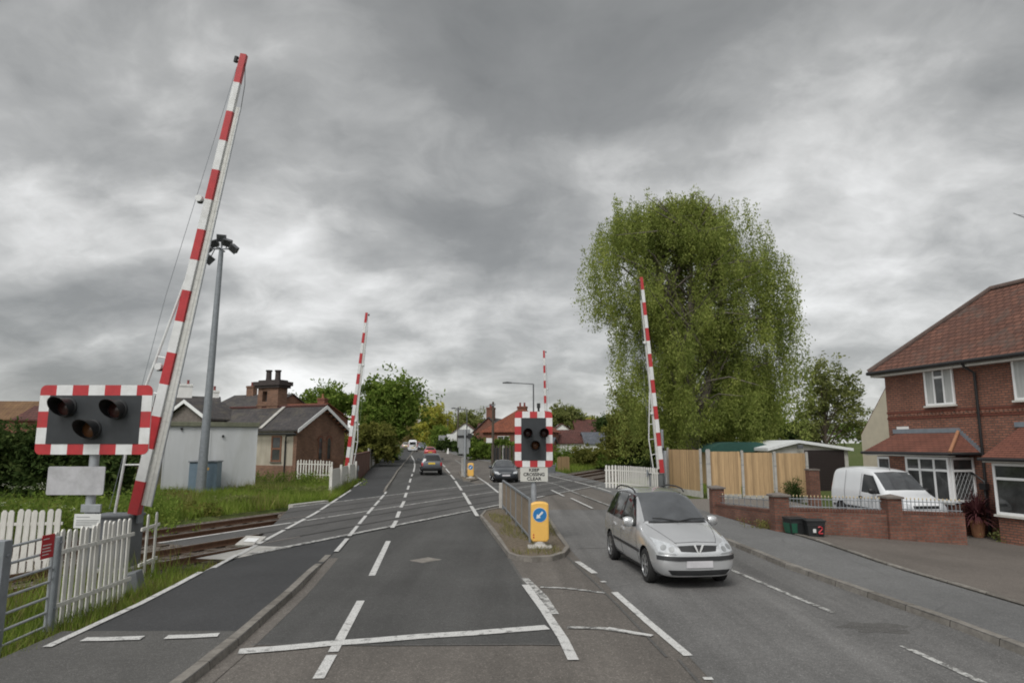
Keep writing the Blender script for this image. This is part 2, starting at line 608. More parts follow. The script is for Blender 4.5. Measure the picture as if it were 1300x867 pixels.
m['slateb'] = tiles('far_blue_slate', (0.12, 0.13, 0.15), (0.09, 0.10, 0.115), 0.35, 0.2, 0.015, wave=False)
m['tileo'] = tiles('far_orange_tiles', (0.20, 0.12, 0.06), (0.16, 0.09, 0.05), 0.35, 0.22, 0.02)
m['fence'] = timber('larch_boards', (0.47, 0.325, 0.18), 0.24, 0.11)
m['bark'] = plain('bark_grey_brown', (0.10, 0.078, 0.058), 0.95, var=0.45, scale=4, bump=0.8, bscale=12)
m['birchbark'] = plain('birch_bark', (0.15, 0.13, 0.11), 0.9, var=0.4, scale=3, bump=0.4, bscale=10, dirt=(0.07, 0.055, 0.045), stretch=(1, 1, 2.5))
m['lf_birch'] = leaf('birch_leaf', (0.20, 0.25, 0.07), (0.29, 0.35, 0.10), (0.40, 0.44, 0.15), 0.5, True)
m['lf_mid'] = leaf('mid_leaf', (0.115, 0.185, 0.036), (0.17, 0.25, 0.055), (0.25, 0.315, 0.08), 0.48)
m['lf_dark'] = leaf('dark_hedge_leaf', (0.038, 0.062, 0.022), (0.06, 0.095, 0.032), (0.10, 0.135, 0.048), 0.3)
m['lf_olive'] = leaf('olive_leaf', (0.13, 0.145, 0.04), (0.19, 0.205, 0.055), (0.25, 0.245, 0.08), 0.48)
m['lf_gold'] = leaf('gold_leaf', (0.30, 0.31, 0.06), (0.42, 0.42, 0.09), (0.55, 0.53, 0.16), 0.45)
m['lf_pale'] = leaf('pale_leaf', (0.16, 0.19, 0.07), (0.24, 0.27, 0.10), (0.33, 0.35, 0.15), 0.48)
m['lf_bare'] = leaf('budding_leaf', (0.22, 0.18, 0.09), (0.29, 0.25, 0.12), (0.36, 0.32, 0.16), 0.45)
m['lf_plum'] = leaf('plum_leaf', (0.075, 0.028, 0.036), (0.13, 0.05, 0.06), (0.19, 0.085, 0.092), 0.25)
m['grass'] = leaf('grass_blade', (0.145, 0.21, 0.036), (0.20, 0.285, 0.055), (0.29, 0.335, 0.10), 0.42)
m['weed'] = leaf('weed_blade', (0.14, 0.155, 0.045), (0.22, 0.215, 0.08), (0.32, 0.28, 0.14), 0.35)
m['petal'] = plain('white_petals', (0.62, 0.64, 0.50), 0.8, var=0.15)


def glass(name, c, rough=0.06, var=0.5, scale=1.2):
    t = base(name, rough, 0, 0.6)
    n = t.noise(t.obj(), scale, 4, 0.6, 0.3)
    t.link(t.ramp(n, [(0.3, sc3(c, 1 - var)), (0.7, sc3(c, 1 + var))]), t.bsdf.inputs['Base Color'])
    return t.m


m['pane'] = glass('window_glass', (0.055, 0.058, 0.058), 0.05, 0.6, 1.4)
m['curtain'] = plain('net_curtain', (0.42, 0.43, 0.42), 0.8, var=0.25, scale=3, stretch=(6, 6, 0.4))
m['carglass'] = glass('car_glass', (0.016, 0.018, 0.019), 0.04, 0.3)
m['screen'] = glass('windscreen_glass', (0.085, 0.09, 0.096), 0.02, 0.3, 1.3)  # grey base and mottle stand in for sky reflection and a dim cabin


def carpaint(name, c, metal=0.5, rough=0.32):
    t = base(name, rough, metal, 0.5, 0.8)
    n = t.noise(t.obj(), 1.7, 6, 0.7)
    t.link(t.ramp(n, [(0.3, sc3(c, 0.95)), (0.7, sc3(c, 1.04))]), t.bsdf.inputs['Base Color'])
    return t.m


m['silver'] = carpaint('silver_paint', (0.60, 0.61, 0.62), 0.55, 0.25)
m['cardark'] = carpaint('dark_car_paint', (0.032, 0.038, 0.048), 0.4, 0.3)
m['pickup'] = carpaint('pickup_grey_paint', (0.10, 0.11, 0.125), 0.5, 0.32)
m['vanwhite'] = carpaint('van_white_paint', (0.70, 0.72, 0.74), 0.0, 0.35)
m['redcar'] = carpaint('red_car_paint', (0.40, 0.035, 0.04), 0.2, 0.3)
m['bluecar'] = carpaint('blue_car_paint', (0.05, 0.07, 0.10), 0.3, 0.3)
m['palecar'] = carpaint('pale_car_paint', (0.42, 0.38, 0.34), 0.3, 0.35)
m['tyre'] = plain('tyre_rubber', (0.018, 0.018, 0.018), 0.85, var=0.2)
m['alloy'] = plain('alloy_wheel', (0.46, 0.47, 0.48), 0.3, 0.8, var=0.08)
m['lamp'] = plain('headlamp_reflector', (0.46, 0.48, 0.50), 0.42, 0.0, var=0.25, scale=14, coat=0.0)
m['chrome'] = plain('chrome', (0.75, 0.76, 0.77), 0.12, 1.0, var=0.02)
m['tail'] = plain('tail_lamp_red', (0.36, 0.025, 0.03), 0.25, var=0.1)
m['plate_w'] = plain('blank_plate', (0.55, 0.54, 0.56), 0.5, var=0.12, scale=5)
m['plate_y'] = plain('yellow_plate', (0.62, 0.43, 0.03), 0.5, var=0.05)
m['bin'] = plain('bin_plastic', (0.02, 0.022, 0.023), 0.5, var=0.15)
m['bin_g'] = plain('bin_green', (0.018, 0.10, 0.06), 0.5, var=0.1)
m['noticered'] = plain('notice_red', (0.45, 0.02, 0.03), 0.45, var=0.05)
# ------------------------------------------------------------------ camera, sky, sun
cd = bpy.data.cameras.new('camera')
cam = bpy.data.objects.new('camera', cd)
col.objects.link(cam)
cam.location = (0, 0, CH)
cam.rotation_euler = (R(90) + CP, 0, 0)
cd.sensor_width = 36
cd.lens = CF / 1300 * 36
cd.clip_end = 3000
cd.clip_start = 0.1
sc.camera = cam

SUN_EL, SUN_AZ = 52, 200        # azimuth clockwise from +Y: high, behind the camera and a little to the left
w = bpy.data.worlds.new('World')
sc.world = w
w.use_nodes = True
t = NT(w)
for nd in list(t.n):
    t.n.remove(nd)
out = t.new('ShaderNodeOutputWorld')
sky = t.new('ShaderNodeTexSky', sky_type='NISHITA')
sky.sun_disc = False
sky.sun_elevation = R(SUN_EL)
sky.sun_rotation = R(SUN_AZ)
bg1 = t.new('ShaderNodeBackground')
bg1.inputs[1].default_value = 0.06
t.link(sky.outputs[0], bg1.inputs[0])
tc = t.new('ShaderNodeTexCoord').outputs['Generated']
sp = t.new('ShaderNodeSeparateXYZ')
t.link(tc, sp.inputs[0])
zc = t.math('MAXIMUM', sp.outputs[2], 0.0)
den = t.math('ADD', zc, 0.36)
cb = t.new('ShaderNodeCombineXYZ')
t.link(t.math('DIVIDE', sp.outputs[0], den), cb.inputs[0])
t.link(t.math('DIVIDE', sp.outputs[1], den), cb.inputs[1])
SKYOFF = (90.7, 22.2, 0.0)
pv = t.mapping(cb.outputs[0], (1.0, 1.0, 1.0), SKYOFF)
# domain warp, so that the masses billow instead of smearing
wn = t.new('ShaderNodeTexNoise')
wn.inputs['Scale'].default_value = 2.3
wn.inputs['Detail'].default_value = 4
t.link(pv, wn.inputs['Vector'])
wa = t.new('ShaderNodeVectorMath', operation='MULTIPLY_ADD')
t.link(wn.outputs['Color'], wa.inputs[0])
wa.inputs[1].default_value = (0.24, 0.24, 0.0)
t.link(pv, wa.inputs[2])
pw_ = wa.outputs[0]
big = t.noise(pw_, 0.85, 2, 0.5)
mid = t.noise(pw_, 2.4, 9, 0.56)
fine = t.noise(pw_, 10.0, 6, 0.62)
# bright seams where neighbouring masses part
sm = t.noise(t.mapping(pw_, (0.9, 1.25, 1), (4.4, 1.7, 0)), 1.7, 7, 0.5)
seam = t.math('MULTIPLY', t.math('MAXIMUM', t.math('SUBTRACT', 1.0, t.math('MULTIPLY', t.math('ABSOLUTE', t.math('SUBTRACT', sm, 0.5)), 6.5)), 0.0), 0.13)
cl = t.math('ADD', t.math('ADD', t.math('MULTIPLY', big, 0.66), t.math('MULTIPLY', mid, 0.54)), t.math('MULTIPLY', fine, 0.11))
cl = t.math('ADD', t.math('SUBTRACT', cl, 0.115), seam)
# more of the thin bright cloud low down, the thick dark base overhead
low = t.ramp(zc, [(0.02, (0.12,) * 3), (0.24, (0.0,) * 3)])
cl2 = t.math('ADD', cl, low)
ccol = t.ramp(cl2, [(0.36, (0.130, 0.133, 0.132)), (0.52, (0.172, 0.175, 0.173)), (0.64, (0.262, 0.264, 0.26)), (0.73, (0.385, 0.386, 0.38)), (0.87, (0.58, 0.582, 0.58))])
# the deck is thinnest, so brightest, straight overhead and towards the hidden sun behind the camera
vd = t.new('ShaderNodeVectorMath', operation='DOT_PRODUCT')
t.link(tc, vd.inputs[0])
se, sa = R(SUN_EL), R(SUN_AZ)
vd.inputs[1].default_value = (math.sin(sa) * math.cos(se), math.cos(sa) * math.cos(se), math.sin(se))
glow = t.math('MULTIPLY', t.math('MAXIMUM', t.math('ADD', vd.outputs['Value'], -0.45), 0.0), 2.2)
bg2 = t.new('ShaderNodeBackground')
t.link(ccol, bg2.inputs[0])
t.link(t.math('ADD', glow, 1.0), bg2.inputs[1])
mx = t.new('ShaderNodeMixShader')
mx.inputs[0].default_value = 0.93
t.link(bg1.outputs[0], mx.inputs[1])
t.link(bg2.outputs[0], mx.inputs[2])
t.link(mx.outputs[0], out.inputs[0])
w.cycles.sampling_method = 'MANUAL'
w.cycles.sample_map_resolution = 512

sl = bpy.data.lights.new('sun', 'SUN')
so = bpy.data.objects.new('sun', sl)
col.objects.link(so)
sl.energy = 1.1
sl.angle = R(25)
sl.color = (1.0, 0.965, 0.92)
dv = -Vector((math.sin(sa) * math.cos(se), math.cos(sa) * math.cos(se), math.sin(se)))
so.rotation_euler = dv.to_track_quat('-Z', 'Y').to_euler()
so.location = (0, -20, 40)

sc.view_settings.view_transform = 'Standard'
sc.view_settings.look = 'None'
sc.view_settings.exposure = 0.8
sc.view_settings.gamma = 1.0
sc.view_settings.use_curve_mapping = False
sc.cycles.max_bounces = 6
sc.cycles.diffuse_bounces = 4
sc.cycles.transparent_max_bounces = 6
sc.cycles.use_denoising = True
sc.cycles.filter_width = 1.9

# ------------------------------------------------------------------ the ground, road and railway
KL = [(-3.2, -12), (-3.4, 5), (-3.49, 7.8), (-3.54, 9.1), (-3.78, 12.4), (-3.98, 14.1), (-4.35, 17.4), (-5.2, 24), (-6.49, 34.6), (-8.2, 47), (-10.03, 59.9), (-14, 93), (-17, 117), (-22, 135), (-32, 155), (-60, 195)]
LL = [(-5.6, -12), (-5.7, 5), (-5.77, 8.73), (-5.87, 11.4), (-6.27, 15.2), (-6.57, 18), (-7.3, 25.5), (-8.63, 35.7), (-9.71, 43.9), (-10.9, 50), (-13, 62), (-17.5, 93), (-21, 117), (-26, 135), (-36, 155), (-64, 195)]
KR = [(6.7, -12), (6.4, 5), (6.33, 8.8), (6.26, 10.2), (6.04, 11.9), (5.75, 14.5), (5.6, 18), (5.46, 19.6), (5.3, 25), (5.06, 35.2), (4.4, 43), (2.94, 54.2), (-.85, 71.5), (-7.2, 93), (-10.8, 113), (-14, 128), (-22, 150), (-45, 195)]
PR = [(8.4, -12), (8.1, 5), (8.0, 11), (7.75, 14.3), (7.85, 17), (7.9, 18.8), (7.4, 20.5), (7.2, 24.7), (7.0, 35), (6.4, 43), (5.0, 54.2), (1.2, 71.5), (-5.2, 93), (-8.8, 113), (-12, 128), (-20, 150), (-43, 195)]
D = Vector((0.407, 0.9134, 0))          # along the railway
N = Vector((0.9134, -0.407, 0))         # across it, towards the near side of the road


def rq(q, s, z=0.0):
    p = N * q + D * s
    return Vector((p.x, p.y, z))


def railq(x, y):
    return N.x * x + N.y * y


def ys(a, b, near=1.0):
    r, y = [], a
    while y < b - 1e-6:
        r.append(y)
        y += near if y < 60 else 3.0
    r.append(b)
    return r


def strip(name, fa, fb, y0, y1, off, mat, ncol=6, kind='structure', step=1.0):
    mb = MB()
    rows = ys(y0, y1, step)
    pts, fs = [], []
    for y in rows:
        a, b = fa(y), fb(y)
        for j in range(ncol + 1):
            x = a + (b - a) * j / ncol
            pts.append((x, y, gz(x, y) + (off(x, y) if callable(off) else off)))
    k = ncol + 1
    for i in range(len(rows) - 1):
        for j in range(ncol):
            fs.append((i * k + j, i * k + j + 1, (i + 1) * k + j + 1, (i + 1) * k + j))
    mb.add(pts, fs)
    return tag(mb.build(name, mat), kind=kind)


# one sheet of land to the horizon
gx = [-900, -500, -300, -180, -110, -70, -50] + [x for x in range(-40, 41)] + [50, 70, 110, 180, 300, 500, 900]
gy = [-60, -30, -15] + [y for y in range(-6, 76)] + [80, 86, 94, 105, 120, 140, 160, 200, 260, 360, 520, 800, 1300]
mb = MB()
pts, fs = [], []
for y in gy:
    for x in gx:
        z = gz(x, y) - 0.07
        q = railq(x, y)
        onroad = interp(LL, y) - 0.6 < x < interp(PR, y) + 0.4
        if -20.2 < q < -11.6 and not onroad:
            z -= 0.26
        pts.append((x, y, z))
k = len(gx)
for i in range(len(gy) - 1):
    for j in range(k - 1):
        fs.append((i * k + j, i * k + j + 1, (i + 1) * k + j + 1, (i + 1) * k + j))
mb.add(pts, fs)
tag(mb.build('ground', m['earth'], smooth=60), kind='structure')

kl = lambda y: interp(KL, y)
ll = lambda y: interp(LL, y)
kr = lambda y: interp(KR, y)
pr = lambda y: interp(PR, y)

strip('road', kl, kr, -12, 190, 0.0, m['road_old'], 8)


def sepx(y):                       # edge of the newer surfacing: from the centre line to the island's nose
    return interp([(0.75, 8.5), (0.22, 13.1), (-0.1, 15.9), (-1.08, 25.5), (-0.9, 29), (-2.4, 44), (-4.7, 53), (-7.3, 68), (-11.2, 93), (-14, 115)], y)


strip('road_resurfaced', kl, sepx, 9.2, 115, 0.004, m['road_dark'], 6)
strip('road_opposite_lane', lambda y: interp([(2.2, -12), (2.2, 8.7), (1.8, 12.3), (1.45, 16.5), (1.2, 26)], y), kr, -12, 27, 0.004, m['road_far'], 6)


def footoff(x, y):
    return 0.012 + 0.085 * (1 - sstep(13.0, 16.0, y) + sstep(36.5, 39.5, y))


def footoffr(x, y):
    return 0.012 + 0.085 * (1 - sstep(28, 33, y) + sstep(55, 58, y))


strip('footway', ll, kl, 9.5, 190, footoff, m['foot_dark'], 4)
strip('footway_old', lambda y: ll(y) - 0.25, kl, -12, 9.5, footoff, m['foot_old'], 4)
strip('pavement', kr, pr, -12, 190, footoffr, m['pave_right'], 4)
strip('gutter', kl, lambda y: kl(y) + 0.22, -12, 15.8, 0.008, m['road_old'], 1)


def kerb(name, tab, side, y0, y1, offf, w=0.14):
    mb = MB()
    rows = ys(y0, y1, 0.5)
    pts, fs = [], []
    for i, y in enumerate(rows):
        x = interp(tab, y)
        jit = 0.004 * math.sin(i * 1.7)
        h = offf(x, y) + 0.004
        for dx, z in ((0.02, -0.05), (0.0, h - 0.02), (-0.015, h + jit), (-w, h + jit), (-w - 0.005, h - 0.06)):
            xx = x + dx * side
            pts.append((xx, y, gz(xx, y) + z))
    for i in range(len(rows) - 1):
        for j in range(4):
            a = i * 5 + j
            fs.append((a, a + 1, a + 6, a + 5) if side < 0 else (a, a + 5, a + 6, a + 1))
    mb.add(pts, fs)
    return tag(mb.build(name, m['kerbstone']), kind='structure')


kerb('kerb', KL, 1, -12, 16.2, footoff)
kerb('kerb', KL, 1, 36.5, 150, footoff)
kerb('kerb', KR, -1, -12, 33.0, footoffr)
kerb('kerb', KR, -1, 55.5, 150, footoffr)

# crossing deck, flangeways and rails
mb = MB()
mb.poly([rq(-12.25, 12.15, 0.020), rq(-12.25, 41.0, 0.020), rq(-19.4, 51.6, 0.020), rq(-19.4, 21.6, 0.020)])
mb.poly([rq(-14.78, 12.7, 0.019), rq(-14.78, 15.6, 0.019), rq(-15.75, 17.7, 0.019), rq(-15.75, 12.7, 0.019)])
tag(mb.build('crossing_deck', m['deck']), kind='structure')
mb = MB()
for a, b in ((-11.4, 12.0), (-11.4, 12.0)):
    pass
mb.add([rq(-11.3, -40, -0.24), rq(-11.7, -40, -0.17), rq(-20.0, -40, -0.17), rq(-20.6, -40, -0.25)] +
       [rq(-11.3, 12.6, -0.24), rq(-12.2, 12.6, -0.17), rq(-19.9, 22.2, -0.17), rq(-20.6, 22.0, -0.25)],
       [(0, 1, 5, 4), (1, 2, 6, 5), (2, 3, 7, 6)])
mb.add([rq(-11.3, 40, -0.2), rq(-12.2, 40, -0.13), rq(-19.9, 50.5, -0.13), rq(-20.6, 51, -0.2)] +
       [rq(-11.3, 320, 1.7), rq(-12.2, 320, 1.75), rq(-19.9, 320, 1.75), rq(-20.6, 320, 1.7)],
       [(0, 1, 5, 4), (1, 2, 6, 5), (2, 3, 7, 6)])
tag(mb.build('ballast', m['ballast']), kind='structure')

for q0, s_in, s_out, lab in ((-13.97, 15.0, 43.6, 'nearer railway track, rusty rails crossing the road beside the white picket fences'),
                             (-17.45, 19.4, 48.8, 'farther railway track, rusty rails along the foot of the grassy bank')):
    tr = thing('railway_track', lab, 'railway track', rq(q0, s_in), 0, 'tracks through the level crossing')
    base_p = rq(q0, s_in)

    def rel(q, s, z):
        return rq(q, s, z) - base_p
    for sg in (-1, 1):
        mbr = MB()
        for (sa_, sb_, za, zb) in ((-40, s_in + 0.2, 0.018, 0.018), (s_out - 0.4, 180, 0.03, 1.9)):
            def zz(s):
                p_ = rq(q0, s)
                return max(0.024, gz(p_.x, p_.y) + 0.03) if sa_ > 0 else 0.022
            ss = [sa_, sb_] if sa_ < 0 else [sa_, 55, 62, 70, 80, 95, 120, 150, 180]
            for a, b in zip(ss, ss[1:]):
                for (w_, z0, z1, mi) in ((0.075, -0.04, 0.0, 0), (0.02, -0.13, -0.04, 0), (0.14, -0.155, -0.13, 0), (0.05, 0.0, 0.003, 1)):
                    A = [rel(q0 + sg * 0.7175 + d, a, zz(a) + z) for d, z in ((-w_ / 2, z0), (w_ / 2, z0), (w_ / 2, z1), (-w_ / 2, z1))]
                    B = [rel(q0 + sg * 0.7175 + d, b, zz(b) + z) for d, z in ((-w_ / 2, z0), (w_ / 2, z0), (w_ / 2, z1), (-w_ / 2, z1))]
                    mbr.add(A + B, [(0, 1, 2, 3), (7, 6, 5, 4), (0, 4, 5, 1), (1, 5, 6, 2), (2, 6, 7, 3), (3, 7, 4, 0)], mi)
        # flush running strip and flangeway through the deck
        qa = q0 + sg * 0.7175
        a, b = s_in, s_out
        mbr.poly([rel(qa - 0.03, a, 0.0245), rel(qa + 0.03, a, 0.0245), rel(qa + 0.03, b, 0.0245), rel(qa - 0.03, b, 0.0245)], 2)
        g0, g1 = (qa - sg * 0.032, qa - sg * 0.092)
        lo, hi = min(g0, g1), max(g0, g1)
        mbr.poly([rel(lo, a, 0.024), rel(hi, a, 0.024), rel(hi, b, 0.024), rel(lo, b, 0.024)], 2)
        mbr.build('rail', [m['rust'], m['railtop'], m['groove']], tr)
    for s in [x * 0.7 for x in range(6, 90)]:
        if s_in - 0.5 < s < s_out + 0.3:
            continue
        z = -0.145 if s < 30 else max(-0.125, gz(*rq(q0, s).xy) - 0.13)
        b = MB()
        b.box((0, 0, 0), (2.5, 0.25, 0.12))
        o = b.build('sleeper', m['sleeper'], tr)
        o.location = rel(q0, s, z - 0.05)
        o.rotation_euler.z = math.atan2(N.y, N.x)


# ------------------------------------------------------------------ painted markings
def mark(pts, wd, mat='white', dz=0.012, name='road_marking', end_w=None):
    pts = [Vector((p.x, p.y, 0)) for p in pts]
    wd *= 0.86
    # resample
    rs = []
    for a, b in zip(pts, pts[1:]):
        nseg = max(1, int((b - a).length / 1.5))
        for i in range(nseg):
            rs.append(a.lerp(b, i / nseg))
    rs.append(pts[-1])
    vs, fs = [], []
    for i, p in enumerate(rs):
        d = rs[min(i + 1, len(rs) - 1)] - rs[max(0, i - 1)]
        d.normalize()
        nn = Vector((-d.y, d.x, 0))
        for sg in (-1, 1):
            q = p + nn * sg * wd / 2
            vs.append((q.x, q.y, gz(q.x, q.y) + dz))
    for i in range(len(rs) - 1):
        fs.append((2 * i, 2 * i + 1, 2 * i + 3, 2 * i + 2))
    mb = MB()
    mb.add(vs, [tuple(reversed(f)) for f in fs])
    return tag(mb.build(name, m[mat]), kind='structure')


def pp(*uv):
    return [P(u, v) for u, v in uv]


def markp(uv, wd, mat='white', dz=0.012):
    return mark(pp(*uv), wd, mat, dz)


# the line along the back of the left footway, broken over the rails
mark([Vector((ll(y) + 0.02, y, 0)) for y in (8.75, 9.5, 11, 12.5, 13.6)], 0.13, 'white', 0.112)
mark([Vector((ll(y) + 0.02, y, 0)) for y in (13.6, 14.4, 15.2, 16.0)], 0.13, 'white', 0.06)
for a, b in ((16.0, 17.6), (17.8, 20.6), (20.9, 23.6), (23.9, 26.4), (26.7, 29.2), (29.5, 32), (32.3, 35.5), (35.7, 39.5)):
    mark([Vector((ll(y) + 0.02, y, 0)) for y in (a, (a + b) / 2, b)], 0.14, 'white', 0.034)
mark([Vector((ll(y) + 0.02, y, 0)) for y in (39.5, 41.5, 44)], 0.13, 'white', 0.108)
# edge of the carriageway through the crossing
for a, b in ((16.6, 18.8), (19.3, 21.6), (22.1, 24.6), (25.2, 27.8), (28.4, 31), (31.6, 34.2), (34.8, 36.4)):
    mark([Vector((kl(y) + 0.05, y, 0)) for y in (a, b)], 0.13, 'white', 0.034)
# broken line of the cycle lane
for uv in (((404, 862), (421, 832)), ((423, 828), (458, 763)), ((472, 731), (493, 687)), ((498, 671), (503, 662)), ((504, 658), (507, 650)), ((509, 645), (513, 637)),
           ((514, 632), (516, 626)), ((517.5, 622), (519, 617)), ((520, 613), (521.5, 608)), ((522.5, 605), (523.5, 602))):
    markp(uv, 0.15, 'white', 0.034 if uv[0][1] < 690 else 0.012)
markp(((525, 599), (526.5, 592), (526, 585), (522, 578)), 0.16, 'white')
# stop line
markp(((303, 828), (365, 823), (420, 817.5), (470, 814), (535, 808.5), (600, 804.5), (695, 797)), 0.27, 'white', 0.016)
# line beside the hatched strip, an older one showing next to it
markp(((667, 743), (690, 774), (715, 812), (728, 839)), 0.16, 'white', 0.018)
markp(((666, 734), (690, 758), (704, 780)), 0.16, 'white_worn', 0.0125)
markp(((780, 752), (825, 792), (874, 833)), 0.14, 'white')
markp(((686, 745.5), (720, 747), (768, 753)), 0.12, 'white_worn')
markp(((720, 797), (765, 798), (828, 808)), 0.13, 'white_worn', 0.013)
markp(((771, 798), (828, 808)), 0.12, 'white', 0.017)
markp(((733, 713), (755, 728)), 0.15, 'white')
markp(((763, 739), (769, 738.5)), 0.12, 'white')
# centre line past the island and over the crossing
for uv in (((606, 656), (598, 643)), ((597, 641), (588, 626)), ((586, 623), (578, 611)), ((577, 609), (572, 603)), ((571, 601), (566, 595)), ((565, 593), (560, 588)), ((558, 586.5), (552, 582))):
    markp(uv, 0.16, 'white', 0.034)
markp(((633, 626), (617, 613), (606, 606)), 0.14, 'white', 0.034)
markp(((604, 605), (590, 592), (578, 584)), 0.13, 'white_worn')
# right-hand lane
for uv in (((697, 604), (727, 611)), ((729, 611.5), (757, 619)), ((759, 619.5), (776, 625))):
    markp(uv, 0.14, 'white', 0.034)
for uv in (((690, 611), (708, 616)), ((710, 617), (735, 628)), ((738, 629), (775, 643))):
    markp(uv, 0.12, 'white_worn', 0.034)
for uv in (((700, 622.5), (716, 630.5)), ((725, 633), (752, 646))):
    markp(uv, 0.12, 'white', 0.034)
markp(((925, 722), (990, 750), (1058, 778)), 0.11, 'white_worn')
markp(((1145, 820), (1200, 845), (1250, 868)), 0.11, 'white_worn')
mark([Vector((5.2, y, 0)) for y in (6.6, 5.8, 4.2)], 0.11, 'white_worn')
markp(((893, 862), (905, 862)), 0.1, 'white')
# edges of the crossing surface
mark([rq(-12.22, s) for s in (12.3, 18, 25, 31.2)], 0.24, 'white_worn', 0.031)
mark([rq(-12.22, s) for s in (33.0, 37, 41)], 0.2, 'white_worn', 0.031)
mark([rq(-15.72, s) for s in (12.7, 15, 17.6)], 0.16, 'white', 0.031)
mark([rq(-15.72, s) for s in (17.7, 21, 28, 34)], 0.17, 'white_worn', 0.0305)
mark([rq(-15.72, s) for s in (36, 40, 45)], 0.15, 'white_worn', 0.0305)
mark([rq(-19.4, s) for s in (21.8, 27, 34, 40)], 0.2, 'white_worn', 0.031)
mark([rq(-19.4, s) for s in (42, 47, 51)], 0.18, 'white_worn', 0.031)
# two dashes across the footway
markp(((105, 822.5), (140, 822), (180, 820.5)), 0.2, 'white', 0.112)
markp(((210, 819.5), (243, 818.5), (277, 816.5)), 0.2, 'white', 0.112)
# repaired patch in the lane
c = P(540, 711)
mb = MB()
mb.poly([(c.x - 0.36, c.y - 0.05, 0.007), (c.x - 0.02, c.y - 0.36, 0.007), (c.x + 0.37, c.y + 0.06, 0.007), (c.x + 0.02, c.y + 0.38, 0.007)])
tag(mb.build('road_patch', m['kerb']), kind='structure')

for (u, v, rx, ry) in ((1112, 797, .42, .3),):
    c = P(u, v)
    mb = MB()
    mb.poly([(c.x + rx * (1 + .25 * math.sin(5 * a_ + u) + .12 * math.sin(9 * a_)) * math.cos(a_), c.y + ry * (1 + .25 * math.sin(4 * a_ + v)) * math.sin(a_), 0.0065) for a_ in [2 * math.pi * i / 40 for i in range(40)]])
    tag(mb.build('road_stain', m['stain']), kind='structure')

# bitumen joints between the surfacings
mark([Vector((sepx(y) + 0.01, y, 0)) for y in (9.2, 11, 13.1, 14.5, 15.8)], 0.07, 'stain', 0.0085, 'road_joint')
mark([Vector((x, 9.2 + 0.02 * math.sin(x * 5), 0)) for x in (-3.4, -2.5, -1.6, -0.6, 0.2, .68)], 0.06, 'stain', 0.0085, 'road_joint')
mark([Vector((2.05 + .03 * math.sin(y * 2), y, 0)) for y in (6, 7, 8, 8.6)], 0.05, 'stain', 0.0085, 'road_joint')
mark([Vector((1.9 + 0.35 * math.sin((y - 9) * .5) * .1 - (y - 8.7) * .085, y, 0)) for y in (8.7, 10, 11.5, 13, 14.5, 16)], 0.05, 'stain', 0.0085, 'road_joint')
mark([Vector((x, 17.2 + (x - 1.5) * .12, 0)) for x in (1.6, 2.6, 3.6, 4.6, 5.5)], 0.06, 'stain', 0.0085, 'road_joint')

# concrete apron at the mouth of the crossing, left
mb = MB()
mb.poly([rq(-12.1, 11.6, 0.0225), rq(-12.1, 13.6, 0.0225), rq(-13.0, 13.4, 0.0225), rq(-12.9, 11.4, 0.0225)])
tag(mb.build('concrete_apron', m['conc']), kind='structure')
mb = MB()
a, b = rq(-19.75, 17.6), rq(-19.75, 21.9)
mb.extrude([rq(-19.6, 22.0, -0.1), rq(-19.6, 24.2, -0.1), rq(-19.85, 24.2, -0.1), rq(-19.85, 22.0, -0.1)], (0, 0, 0.2))
tag(mb.build('concrete_edging', m['conc']), kind='structure')

# ------------------------------------------------------------------ right-hand forecourt and drive
FX = 13.6


def sheet(name, fn0, fn1, y0, y1, off, mat, ncol=8):
    return strip(name, fn0, fn1, y0, y1, off, mat, ncol)


sheet('forecourt', lambda y: pr(y) + 0.1, lambda y: 20.0, -12, 19.55, lambda x, y: 0.10, m['forecourt'])
sheet('forecourt', lambda y: 12.45, lambda y: 20.0, 19.55, 27, lambda x, y: 0.10, m['forecourt'])
sheet('driveway', lambda y: pr(y) + 0.3, lambda y: 12.6, 19.75, 32.5, lambda x, y: -gz(x, y) - 0.02, m['gravel'])
kerb('kerb', [(x + 0.12, y) for x, y in PR], -1, -12, 19.3, lambda x, y: 0.115, 0.1)

# traffic island, near
isl = [(-1.02, 25.8), (-1.12, 24), (-0.62, 20), (-0.28, 17.4), (-0.08, 15.9), (0.1, 15.5), (0.44, 15.3), (0.9, 15.45), (1.22, 15.95), (1.4, 16.8), (1.36, 19), (1.22, 25.6), (0.8, 26.4), (-0.6, 26.6)]


def island(outline, h):
    n = len(outline)
    cx = sum(p[0] for p in outline) / n
    cy = sum(p[1] for p in outline) / n
    mb = MB()
    outer = [(x, y) for x, y in outline]
    inner = []
    for x, y in outline:
        d = Vector((cx - x, cy - y))
        d.x, d.y = d.x * 1.0, d.y * 0.35
        d.normalize()
        inner.append((x + d.x * 0.14, y + d.y * 0.14))
    pts = [(x, y, gz(x, y) - 0.02) for x, y in outer] + [(x * 0.998 + cx * .002, y, gz(x, y) + h) for x, y in outer] + [(x, y, gz(x, y) + h + .004) for x, y in inner]
    fs = []
    for i in range(n):
        j = (i + 1) % n
        fs += [(i, j, n + j, n + i), (n + i, n + j, 2 * n + j, 2 * n + i)]
    mb.add(pts, fs, 0)
    mb.add([(x, y, gz(x, y) + h - 0.015) for x, y in inner], [tuple(range(n))], 1)
    return tag(mb.build('traffic_island', [m['kerb'], m['soil']]), kind='structure')


island(isl, 0.11)
fi = [P(588, 611), P(597, 611.5), P(607, 609.5), P(606, 605), P(596, 600.5), P(588, 598), P(582, 600)]
island([(p.x, p.y) for p in fi], 0.11)
